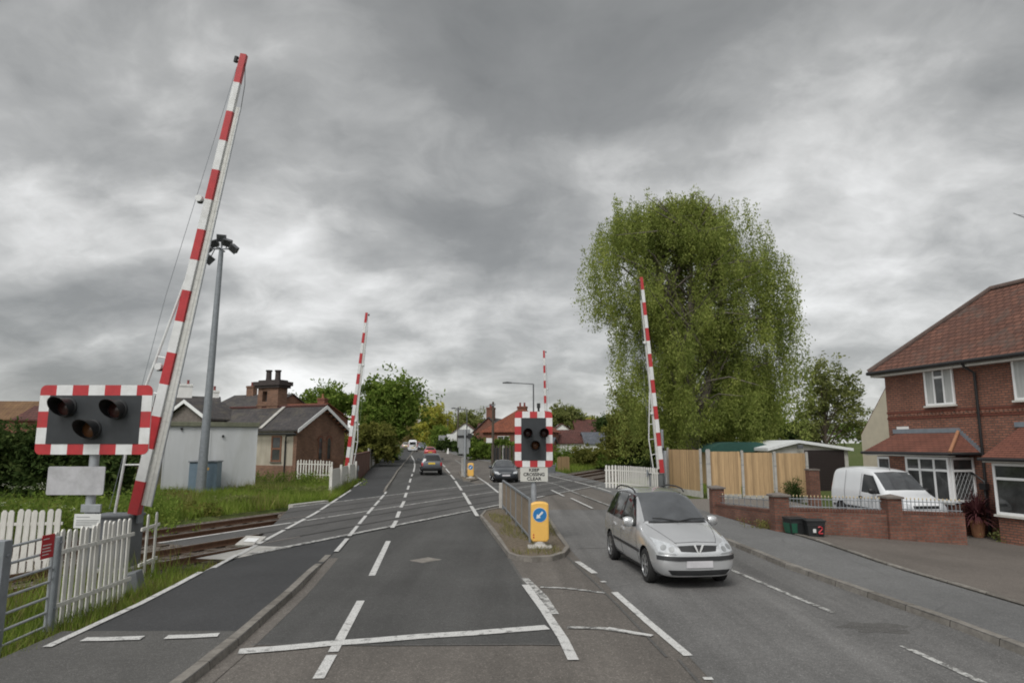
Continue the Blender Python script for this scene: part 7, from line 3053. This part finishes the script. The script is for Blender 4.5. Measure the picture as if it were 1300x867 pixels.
# glass
patch(bv, 'windscreen', [(-.70, 1.07), (-.35, 1.085), (0, 1.09), (.35, 1.085), (.70, 1.07)], [(-.565, 1.545), (0, 1.585), (.565, 1.545)], 'x', m['screen'], mpv, 0.007, 16, 10)
patch(bv, 'scuttle', [(-.73, 1.045), (0, 1.062), (.73, 1.045)], [(-.70, 1.07), (0, 1.089), (.70, 1.07)], 'x', m['black'], mpv, 0.004, 16, 2)
bars(mpv, 'wiper', [(1.13, .02, 1.085), (0.99, -.36, 1.135), (0.97, -.55, 1.14)], .011, m['black'])
bars(mpv, 'wiper', [(1.14, -.05, 1.085), (1.02, .30, 1.125), (0.99, .62, 1.12)], .011, m['black'])
for s_ in (-1, 1):
    patch(bv, 'window_surround', [(0.66, .95), (-1.92, 1.015)], [(0.05, 1.50), (-.55, 1.545), (-1.2, 1.535), (-1.74, 1.47)], 'y', m['black'], mpv, 0.004, 24, 6, s_)
    patch(bv, 'side_window', [(0.60, .968), (-0.36, 0.985)], [(0.03, 1.485), (-0.36, 1.522)], 'y', m['carglass'], mpv, 0.009, 10, 6, s_)
    patch(bv, 'side_window', [(-0.46, .99), (-1.12, 1.005)], [(-0.46, 1.525), (-1.12, 1.52)], 'y', m['carglass'], mpv, 0.009, 10, 6, s_)
    patch(bv, 'side_window', [(-1.22, 1.01), (-1.84, 1.025)], [(-1.22, 1.515), (-1.70, 1.452)], 'y', m['carglass'], mpv, 0.009, 10, 6, s_)
    patch(bv, 'side_strip', [(0.93, .50), (-1.05, .53)], [(0.93, .555), (-1.05, .585)], 'y', m['dark'], mpv, 0.012, 14, 2, s_)
    patch(bv, 'door_seam', [(0.86, .26), (0.848, .26)], [(0.72, .93), (0.708, .93)], 'y', m['black'], mpv, 0.003, 1, 10, s_)
    patch(bv, 'door_seam', [(-0.403, .26), (-0.415, .26)], [(-0.403, .96), (-0.415, .96)], 'y', m['black'], mpv, 0.003, 1, 10, s_)
    patch(bv, 'door_seam', [(-1.0, .52), (-1.012, .52)], [(-1.17, .98), (-1.182, .98)], 'y', m['black'], mpv, 0.003, 1, 8, s_)
    patch(bv, 'door_handle', [(-0.17, .80), (-0.36, .81)], [(-0.17, .84), (-0.36, .85)], 'y', m['silver'], mpv, 0.025, 6, 2, s_)
    patch(bv, 'door_handle', [(-0.85, .82), (-1.04, .83)], [(-0.85, .86), (-1.04, .87)], 'y', m['silver'], mpv, 0.025, 6, 2, s_)
    mirror(mpv, 0.52, s_ * .855, 1.03, m['silver'])
    yr = s_ * .60
    bars(mpv, 'roof_rail', [(-0.10, yr * .98, 1.57), (-0.22, yr, 1.625), (-0.6, yr, 1.655), (-1.2, yr, 1.65), (-1.58, yr * .98, 1.59), (-1.68, yr * .97, 1.545)], .017, m['black'])
    # headlamps: reflector panel, lens rim and two bowls
    def hy(y):
        return s_ * y
    hl = patch(bv, 'headlight', [(hy(.43), .615), (hy(.60), .60), (hy(.775), .625)], [(hy(.47), .755), (hy(.62), .80), (hy(.79), .845)], 'x', m['lamp'], mpv, 0.008, 14, 8)
    for (yy, zz_, rr) in ((.54, .69, .055), (.675, .715, .062)):
        h = bv.ray_cast(Vector((6, hy(yy), zz_)), Vector((-1, 0, 0)))
        if h[0]:
            T = h[1].to_track_quat('Z', 'Y').to_matrix()
            mb = MB()
            mb.lathe([(rr, 0.006), (rr, 0.013), (rr * .85, 0.012), (rr * .5, 0.0095), (0.0, 0.0095)], 20, h[0], T)
            mb.build('lamp_bowl', m['signgrey'], hl, smooth=50)
    patch(bv, 'indicator', [(hy(.47), .60), (hy(.77), .612)], [(hy(.47), .625), (hy(.775), .642)], 'x', m['signgrey'], hl, 0.011, 10, 2)
for s_ in (-1, 1):
    patch(bv, 'bonnet_seam', [(s_ * .40, .775), (s_ * .70, 1.03)], [(s_ * .41, .775), (s_ * .712, 1.03)], 'x', m['dark'], mpv, 0.002, 12, 1)
patch(bv, 'bonnet_seam', [(-.44, .79), (0, .806), (.44, .79)], [(-.44, .796), (0, .813), (.44, .796)], 'x', m['dark'], mpv, 0.002, 14, 1)
# grille, bumper strip, intake, plate, emblem
patch(bv, 'grille', [(-.36, .66), (0, .645), (.36, .66)], [(-.40, .735), (0, .75), (.40, .735)], 'x', m['black'], mpv, 0.008, 14, 4)
patch(bv, 'grille_bar', [(-.43, .738), (0, .752), (.43, .738)], [(-.43, .765), (0, .782), (.43, .765)], 'x', m['silver'], mpv, 0.018, 14, 2)
patch(bv, 'bumper_strip', [(-.80, .515), (-.4, .50), (0, .498), (.4, .50), (.80, .515)], [(-.80, .585), (-.4, .575), (0, .572), (.4, .575), (.80, .585)], 'x', m['dark'], mpv, 0.016, 20, 3)
patch(bv, 'lower_intake', [(-.56, .255), (0, .245), (.56, .255)], [(-.64, .345), (0, .335), (.64, .345)], 'x', m['black'], mpv, 0.006, 16, 4)
patch(bv, 'number_plate', [(-.27, .385), (.27, .385)], [(-.27, .50), (.27, .50)], 'x', m['plate_w'], mpv, 0.02, 8, 3)
h = bv.ray_cast(Vector((6, 0, .71)), Vector((-1, 0, 0)))
ex = h[0].x + 0.03
em = MB()
for s_ in (-1, 1):
    em.extrude([(ex, s_ * .008, .645), (ex, s_ * .036, .645), (ex, s_ * .112, .785), (ex, s_ * .070, .785)], (0.014, 0, 0))
em.extrude([(ex, -.036, .645), (ex, .036, .645), (ex, 0, .605)], (0.014, 0, 0))
em.build('emblem', m['bwhite'], mpv)
# a pale air freshener and papers behind the screen would be inside: left as mottling painted into the screen's colour
mb = MB()
mb.b2(-1.75, 1.6, -.7, .7, 0.16, 0.3)
mb.build('underbody', m['black'], mpv)


# --- simpler cars, all with their own parts
def car(name, label, loc, rz, stations, paint, wheels, wr, hw, screen, sides, front=None, rear=None, group=None, cat='car', levels=2, mirror_at=None, rim='alloy'):
    r = thing(name, label, cat, loc, rz, group)
    bo_, bv = body(r, stations, paint, wheels, wr, hw, levels)
    for x, s_ in wheels:
        wheel(r, x, s_ * (hw - .02), wr, 0.2, 5, rim)
    if screen:
        (zb, yb), (zt_, yt) = screen
        patch(bv, 'windscreen', [(-yb, zb), (0, zb + .015), (yb, zb)], [(-yt, zt_), (0, zt_ + .03), (yt, zt_)], 'x', m['screen'], r, 0.007, 12, 6)
    for s_ in (-1, 1):
        for (bt_, tp_) in sides:
            patch(bv, 'side_window', bt_, tp_, 'y', m['carglass'], r, 0.007, 10, 5, s_)
        if mirror_at:
            mirror(r, mirror_at[0], s_ * mirror_at[1], mirror_at[2], paint if cat != 'van' else m['black'])
        if front:
            hl = front['lamp']
            patch(bv, 'headlight', [(s_ * y, z) for y, z in hl[0]], [(s_ * y, z) for y, z in hl[1]], 'x', m['lamp'], r, 0.008, 8, 5)
        if rear:
            tl = rear['lamp']
            patch(bv, 'tail_light', [(s_ * y, z) for y, z in tl[0]], [(s_ * y, z) for y, z in tl[1]], '-x', m['tail'], r, 0.008, 5, 6)
    if front:
        for nm, bt_, tp_, mt in front['bits']:
            patch(bv, nm, bt_, tp_, 'x', m[mt], r, 0.012 if nm != 'number_plate' else .02, 10, 3)
    if rear:
        for nm, bt_, tp_, mt in rear['bits']:
            patch(bv, nm, bt_, tp_, '-x', m[mt], r, 0.012 if nm != 'number_plate' else .022, 10, 3)
    mb = MB()
    x0_, x1_ = min(x for x, _ in wheels) - .3, max(x for x, _ in wheels) + .3
    mb.b2(x0_, x1_, -hw + .2, hw - .2, stations[3][1] - .02, stations[3][1] + .12)
    mb.build('underbody', m['black'], r)
    return r


hatch = [(2.10, .27, .40, .46, .50, .46, .58, .38, .02), (2.05, .21, .60, .68, .55, .64, .66, .52, .03), (1.9, .18, .73, .80, .62, .77, .74, .62, .04), (1.55, .17, .79, .86, .73, .82, .86, .70, .05),
         (1.0, .17, .80, .87, .82, .835, .94, .72, .05), (0.85, .17, .80, .87, .84, .835, .97, .70, .05), (0.35, .17, .80, .87, .87, .83, 1.20, .63, .05), (-0.05, .17, .80, .87, .89, .83, 1.40, .57, .05),
         (-0.5, .17, .80, .87, .90, .83, 1.45, .555, .05), (-1.1, .17, .80, .87, .92, .82, 1.43, .545, .05), (-1.6, .18, .79, .86, .94, .81, 1.33, .53, .05), (-1.85, .20, .77, .84, .94, .78, 1.12, .60, .04), (-2.02, .23, .75, .80, .88, .74, .98, .60, .04), (-2.10, .30, .66, .72, .70, .66, .78, .54, .03)]
hw_ = [(1.28, 1), (1.28, -1), (-1.32, 1), (-1.32, -1)]
hsides = [([(0.62, .90), (-0.42, .925)], [(0.0, 1.28), (-0.42, 1.335)]), ([(-0.5, .93), (-1.42, .955)], [(-0.5, 1.335), (-1.22, 1.29)])]
hfront = dict(lamp=([(.44, .58), (.72, .58)], [(.50, .69), (.76, .73)]),
              bits=[('grille', [(-.36, .60), (.36, .60)], [(-.40, .66), (.40, .66)], 'black'), ('grille_bar', [(-.36, .625), (.36, .625)], [(-.36, .65), (.36, .65)], 'chrome'),
                    ('number_plate', [(-.26, .42), (.26, .42)], [(-.26, .53), (.26, .53)], 'plate_w'), ('lower_intake', [(-.5, .25), (.5, .25)], [(-.55, .34), (.55, .34)], 'black')])
hrear = dict(lamp=([(.56, .70), (.72, .70)], [(.58, .92), (.72, .92)]),
             bits=[('rear_window', [(-.58, 1.0), (.58, 1.0)], [(-.50, 1.28), (.50, 1.28)], 'carglass'), ('number_plate', [(-.26, .62), (.26, .62)], [(-.26, .73), (.26, .73)], 'plate_y'), ('bumper_strip', [(-.7, .42), (.7, .42)], [(-.7, .50), (.7, .50)], 'dark')])
bp0 = P(639.5, 613)
hc = car('black_hatchback', 'black hatchback coming towards the viewer beyond the crossing, left of the island signal', Vector((bp0.x - .02, bp0.y + 2.0, 0.02)), R(-90 + 5), hatch, m['cardark'], hw_, 0.305, .87, ((.99, .68), (1.355, .53)), hsides, hfront, hrear, mirror_at=(.45, .84, .96))

# pickup / off-roader seen from behind
pk = [(2.35, .40, .55, .62, .75, .60, .85, .5, .02), (2.25, .36, .76, .82, .80, .78, .95, .66, .03), (1.8, .34, .82, .88, .92, .84, 1.05, .74, .04), (1.2, .34, .83, .89, 1.0, .86, 1.12, .76, .04), (0.95, .34, .83, .89, 1.02, .86, 1.16, .74, .04),
      (0.4, .34, .83, .89, 1.04, .85, 1.55, .66, .05), (0.1, .34, .83, .89, 1.05, .85, 1.70, .63, .05), (-0.7, .34, .83, .89, 1.06, .85, 1.74, .63, .05), (-1.5, .34, .83, .89, 1.07, .85, 1.72, .62, .05), (-1.95, .35, .83, .89, 1.07, .85, 1.64, .62, .05),
      (-2.15, .37, .82, .88, 1.05, .83, 1.30, .70, .04), (-2.25, .40, .80, .86, .98, .80, 1.08, .70, .03), (-2.32, .46, .76, .80, .78, .74, .88, .62, .03)]
pw = [(1.45, 1), (1.45, -1), (-1.4, 1), (-1.4, -1)]
psides = [([(0.6, 1.08), (-0.35, 1.10)], [(0.15, 1.56), (-0.35, 1.61)]), ([(-0.45, 1.1), (-1.3, 1.12)], [(-0.45, 1.61), (-1.3, 1.59)])]
prear = dict(lamp=([(.68, .74), (.81, .74)], [(.68, 1.0), (.82, 1.0)]),
             bits=[('rear_window', [(-.68, 1.12), (.68, 1.12)], [(-.60, 1.56), (.60, 1.56)], 'carglass'), ('number_plate', [(-.27, .86), (.27, .86)], [(-.27, .99), (.27, .99)], 'plate_y'),
                   ('bumper_strip', [(-.78, .44), (.78, .44)], [(-.78, .58), (.78, .58)], 'dark')])
q = P(542.5, 603.5)
car('grey_offroader', 'dark grey off-roader seen from behind with a yellow plate, driving away in the left lane', Vector((q.x, q.y + 2.1, q.z + .03)), R(90 + 9), pk, m['pickup'], pw, 0.37, .89, None, psides, None, prear, mirror_at=(.5, .87, 1.2))

# white van in the drive
vn = [(2.06, .30, .50, .56, .60, .56, .72, .46, .02), (2.0, .22, .70, .76, .66, .72, .82, .6, .03), (1.8, .19, .77, .83, .76, .80, .93, .68, .04), (1.35, .18, .80, .84, .90, .82, 1.06, .72, .04), (1.15, .18, .80, .845, .94, .83, 1.13, .72, .04),
      (0.75, .18, .80, .845, .98, .83, 1.46, .69, .05), (0.45, .18, .80, .845, 1.0, .83, 1.70, .67, .06), (0.25, .18, .80, .845, 1.0, .83, 1.77, .67, .06), (-0.5, .18, .80, .845, 1.02, .83, 1.83, .67, .06), (-1.2, .18, .80, .845, 1.02, .83, 1.83, .67, .06), (-1.85, .18, .80, .845, 1.02, .83, 1.80, .665, .06),
      (-2.05, .20, .79, .84, 1.02, .825, 1.74, .66, .05), (-2.12, .24, .77, .82, 1.0, .80, 1.66, .64, .05), (-2.15, .3, .72, .78, .95, .76, 1.55, .60, .04)]
vw = [(1.25, 1), (1.25, -1), (-1.45, 1), (-1.45, -1)]
vsides = [([(0.95, 1.02), (-0.10, 1.03)], [(0.42, 1.56), (-0.10, 1.60)])]
vfront = dict(lamp=([(.46, .62), (.73, .64)], [(.5, .78), (.77, .86)]), bits=[('grille', [(-.4, .66), (.4, .66)], [(-.42, .74), (.42, .74)], 'black'), ('bumper_strip', [(-.75, .36), (.75, .36)], [(-.75, .52), (.75, .52)], 'dark')])
vrear = dict(lamp=([(.68, .8), (.77, .8)], [(.66, 1.2), (.76, 1.2)]), bits=[])
vx, vy = 12.3, 22.5
vr = car('white_van', 'small white panel van parked on the gravel drive in front of the brick house', Vector((vx, vy, -0.015)), R(-86), vn, m['vanwhite'], vw, 0.31, .85, ((1.14, .68), (1.66, .60)), vsides, vfront, vrear, cat='van', mirror_at=(.72, .84, 1.1), rim='galv')
for s_ in (-1, 1):
    mb = MB()
    mb.b2(-1.9, -.2, s_ * .852, s_ * .862, 0.47, 0.55)
    mb.b2(-.1, .85, s_ * .852, s_ * .862, 0.47, 0.55)
    mb.build('side_strip', m['dark'], vr)
    mb = MB()
    mb.box((-.12, s_ * .865, .86), (.16, .03, .06))
    mb.build('door_handle', m['black'], vr)
    for (xa_, za_, xb_, zb_) in ((1.0, .30, .95, 1.0), (-.16, .30, -.16, 1.62), (-1.15, .30, -1.15, 1.7)):
        mb = MB()
        yv = s_ * .848
        mb.tube([(xa_, yv, za_), (xa_ * .3 + xb_ * .7, s_ * .846, min(zb_, 1.0)), (xb_, s_ * (.83 if zb_ <= 1.01 else .715), zb_)], 0.006, 4)
        mb.build('door_seam', m['dark'], vr)
vr.scale = (0.93, 0.96, 1.0)
bars(vr, 'radio_aerial', [(.32, 0, 1.74), (.1, 0, 2.02)], .008, m['black'])

# the queue far down the road
far = []
big = [(x, a, b, c, d * 1.05, e, f * 1.28 if f > 1.0 else f * 1.1, g, h) for x, a, b, c, d, e, f, g, h in hatch]
q = P(521.5, 573.5)
q2 = Vector((q.x, q.y + 2.2, q.z + .02))
fv = [(x, a, b, c, d, e, f * 1.12, g, h) for x, a, b, c, d, e, f, g, h in vn]
fvrear = dict(lamp=([(.66, .8), (.77, .8)], [(.66, 1.3), (.76, 1.3)]), bits=[('rear_window', [(-.55, 1.2), (.55, 1.2)], [(-.5, 1.65), (.5, 1.65)], 'carglass'), ('number_plate', [(-.26, .62), (.26, .62)], [(-.26, .73), (.26, .73)], 'plate_y')])
car('far_white_van', 'white van with its back to the viewer in the queue at the far bend', q2, R(98), fv, m['vanwhite'], vw, 0.31, .85, None, vsides, None, fvrear, cat='van', levels=1, rim='galv')
for (u, v, paint, rz, lab, nm) in ((534, 571.5, 'bluecar', -80, 'dark blue car coming round the far bend beside the white van', 'far_blue_car'),
                                   (513.5, 571, 'palecar', 98, 'pale beige car stopped at the left kerb behind the far white van', 'far_beige_car'),
                                   (543.5, 580.5, 'redcar', 98, 'red car just ahead of the grey off-roader', 'far_red_car'),
                                   (528.5, 569.5, 'redcar', 98, 'tiny red car at the very head of the queue at the far bend', 'tiny_red_car')):
    q = P(u, v)
    car(nm, lab, Vector((q.x, q.y + 2, q.z + .02)), R(rz), hatch, m[paint], hw_, 0.305, .87, ((.99, .68), (1.355, .53)), hsides, hfront, hrear, levels=1)

# ------------------------------------------------------------------ far island: signal seen from behind
p0 = P(590, 605.5, 0.1)
FY = p0.y
bs = thing('crossing_signal', 'grey back of the distant crossing signal on the far island, facing oncoming traffic', 'signal', p0, 0, 'level crossing signals')
wz = lambda v: Q(590, v, FY).z - p0.z
ww_ = (X(597.5, FY) - X(582, FY)) * 1.05
mb = MB()
mb.extrude([(x - .1, 0.1, z + (wz(545) + wz(568)) / 2) for x, z in rounded(ww_, wz(545) - wz(568), .05)], (0, 0.03, 0))
mb.build('backing_board', m['signgrey'], bs)
mb = MB()
mb.b2(-ww_ / 2 - .1, ww_ / 2 - .1, 0.06, 0.1, wz(555.5), wz(552.5))
mb.b2(.2, .5, -0.05, 0.1, wz(556), wz(550))
mb.build('lamp_case', m['black'], bs)
mb = MB()
mb.extrude([(x - .1, 0.1, z + wz(572)) for x, z in rounded(ww_ * .8, .45, .03)], (0, 0.02, 0))
mb.build('lower_plate', m['signgrey'], bs)
mb = MB()
mb.tube([(0, 0, 0), (0, 0, wz(545))], 0.075, 12)
mb.build('post', m['galv'], bs, smooth=40)
q = P(588.5, 604.5, 0.1)
mb = MB()
mb.box((0, 0, .68), (.34, .34, 1.4))
o = mb.build('marker_post', m['conc'], None, q, bevel=.03)
tag(o, 'stout pale concrete post at the foot of the distant signal on the far island', 'post')
q = P(592.5, 600, 0.1)
ir = thing('guard_rail', 'short brown guard railing on the far island behind the distant bollard', 'railing', q, R(97))
mb = MB()
mb.b2(0, 4.5, -.025, .025, 1.0, 1.06)
mb.b2(0, 4.5, -.025, .025, .1, .15)
mb.build('rails', gbar, ir)
for i in range(30):
    mb = MB()
    mb.b2(4.5 * i / 29 - .012, 4.5 * i / 29 + .012, -.012, .012, .1, 1.03)
    mb.build('bar', gbar, ir)


# ------------------------------------------------------------------ lamp columns, poles, wires, far signs
def lamp_column(u, Y, v_top, u_head, label):
    p = atp(u, Y)
    zt_ = Q(u, v_top, Y).z - p.z
    dx = X(u_head, Y) - p.x
    r = thing('street_lamp', label, 'street lamp', p, 0, 'street lamps along the road')
    mb = MB()
    mb.tube([(0, 0, 0), (0, 0, 1.5), (0, 0, 1.5), (0, 0, zt_)], [.1, .1, .075, .06], 12)
    mb.build('column', m['lampgrey'], r, smooth=40)
    mb = MB()
    mb.tube([(0, 0, zt_), (dx * .8, 0, zt_ + .12)], .045, 8)
    a = mb.build('arm', m['lampgrey'], r)
    mb = MB()
    hx = dx * .9
    L = abs(dx) * .32
    mb.extrude([(hx - L / 2, -.13, zt_ + .06), (hx + L / 2, -.1, zt_ + .06), (hx + L / 2, -.1, zt_ + .17), (hx, -.13, zt_ + .22), (hx - L / 2, -.13, zt_ + .16)], (0, .26, 0))
    mb.build('lantern', m['lampgrey'], r, bevel=.02)


lamp_column(677.5, 62, 487.5, 640, 'street lamp with a long arm rising behind the island signal board')
lamp_column(592.5, 84, 519.5, 573.5, 'street lamp beyond the far island, its arm over the road by the pole')


def pole(u, Y, v_top, label, sign=None):
    p = atp(u, Y)
    zt_ = Q(u, v_top, Y).z - p.z
    r = thing('telegraph_pole', label, 'telegraph pole', p, 0, 'telegraph poles along the road')
    mb = MB()
    mb.tube([(0, 0, -.2), (0.03, 0, zt_)], [.17, .11], 12)
    mb.build('pole', m['pole'], r, smooth=40)
    mb = MB()
    mb.box((.02, -.13, zt_ - .4), (.5, .06, .1))
    mb.tube([(-.2, -.15, zt_ - .35), (-.2, -.15, zt_ - .2)], .04, 8)
    mb.tube([(.24, -.15, zt_ - .35), (.24, -.15, zt_ - .2)], .04, 8)
    mb.build('crosspiece', m['galv_d'], r)
    if sign:
        mb = MB()
        mb.b2(-.7, -.06, -.2, -.17, Q(u, sign[1], Y).z - p.z, Q(u, sign[0], Y).z - p.z)
        mb.build('sign_plate', m['signw'], r)
    return p + Vector((0, 0, zt_ - .2))


t1 = pole(625.5, 74, 510, 'tall dark telegraph pole with a white plate, before the orange-red brick house', (556, 562))
t2 = pole(581, 112, 517, 'telegraph pole on the right of the road, left of the far street lamp')
t3 = pole(568, 150, 531, 'farthest shorter telegraph pole by the golden tree')
t0 = Vector((26, 40, 9.5))


def wire(a, b, label, sag=0.5, r_=0.022):
    n = 12
    mb = MB()
    mb.tube([tuple(a.lerp(b, i / n) - Vector((0, 0, sag * 4 * (i / n) * (1 - i / n))) - a) for i in range(n + 1)], r_, 5)
    tag(mb.build('overhead_wire', m['wire'], None, a), label, 'wire', 'overhead wires')


wire(t1, t2, 'overhead wire between the two nearer telegraph poles', .5)
wire(t2, t3, 'overhead wire between the farther telegraph poles', .5)

# white notice board and a white triangle-shaped cone of light render at the far right kerb
p0 = atp(573.5, 118)
s1 = thing('road_sign', 'white rectangular sign on a post at the right kerb before the white gabled house', 'sign', p0)
mb = MB()
mb.b2(-.9, .9, 0, .05, Q(573, 557.5, 118).z - p0.z, Q(573, 551, 118).z - p0.z)
mb.build('plate', m['signw'], s1)
mb = MB()
mb.tube([(0, .06, 0), (0, .06, Q(573, 551, 118).z - p0.z)], .05, 8)
mb.build('post', m['galv'], s1)
p0 = atp(561.5, 128)
s1 = thing('road_sign', 'greyish road sign seen against the green tree at the far bend', 'sign', p0)
mb = MB()
mb.b2(-.7, .7, 0, .05, Q(561, 559, 128).z - p0.z, Q(561, 552.5, 128).z - p0.z)
mb.build('plate', m['signgrey'], s1)
mb = MB()
mb.tube([(0, .06, 0), (0, .06, Q(561, 553, 128).z - p0.z)], .05, 8)
mb.build('post', m['galv'], s1)
p0 = atp(569, 108)
mb = MB()
mb.lathe([(.22, 0), (.20, .05), (.08, .8), (.0, .85)], 10)
tag(mb.build('white_marker', m['wrender'], None, p0, smooth=40), 'small white pointed marker at the right kerb in front of the dark clipped hedge', 'marker')
p0 = atp(585, 97)
mb = MB()
mb.lathe([(.26, 0), (.3, .9), (.34, .92), (.3, 1.05), (.1, 1.12), (0, 1.12)], 14)
tag(mb.build('litter_bin', m['black'], None, p0, smooth=40), 'black litter bin on the right pavement beside the distant signal board', 'bin')
# low garden walls on the right of the road
for (u0, Y0, u1, Y1, h_, lab) in ((598, 96, 622, 84, 1.2, 'low brown garden wall on the right of the road before the green hedge'),):
    a, b = atp(u0, Y0), atp(u1, Y1)
    d = b - a
    gwl = thing('low_wall', lab, 'wall', a, math.atan2(d.y, d.x))
    mb = MB()
    mb.b2(0, Vector((d.x, d.y)).length, -.11, .11, -.4, h_)
    mb.build('masonry', m['brickw'], gwl)
    mb = MB()
    mb.b2(0, Vector((d.x, d.y)).length, -.15, .15, h_, h_ + .08)
    mb.build('coping', m['stone'], gwl)
a, b = atp(627, 76), atp(652, 70)
d = b - a
L = Vector((d.x, d.y)).length
gfn = thing('dark_fence', 'dark garden gates and posts on the right pavement in front of the orange-red brick house', 'fence', a, math.atan2(d.y, d.x))
for i in range(7):
    mb = MB()
    mb.b2(L * i / 6 - .09, L * i / 6 + .09, -.09, .09, -.2, 2.0)
    mb.build('post', m['pole'] if i != 3 else m['conc'], gfn)
for i in (0, 1, 3, 4):
    mb = MB()
    mb.b2(L * i / 6 + .1, L * (i + 1) / 6 - .1, -.03, .03, 0.05, 1.75)
    mb.build('panel', m['dark'], gfn)
a, b = P(708, 598), P(723, 597)
mb = MB()
d = b - a
L = Vector((d.x, d.y)).length
brf = thing('wooden_fence', 'short weathered brown plank fence beyond the far tracks, right of the island signal', 'fence', a, math.atan2(d.y, d.x))
for i in range(9):
    mb = MB()
    mb.b2(L * i / 9, L * (i + .85) / 9, -.02, .02, -.1, 1.25 + .05 * (i % 2))
    mb.build('board', m['fence'], brf)
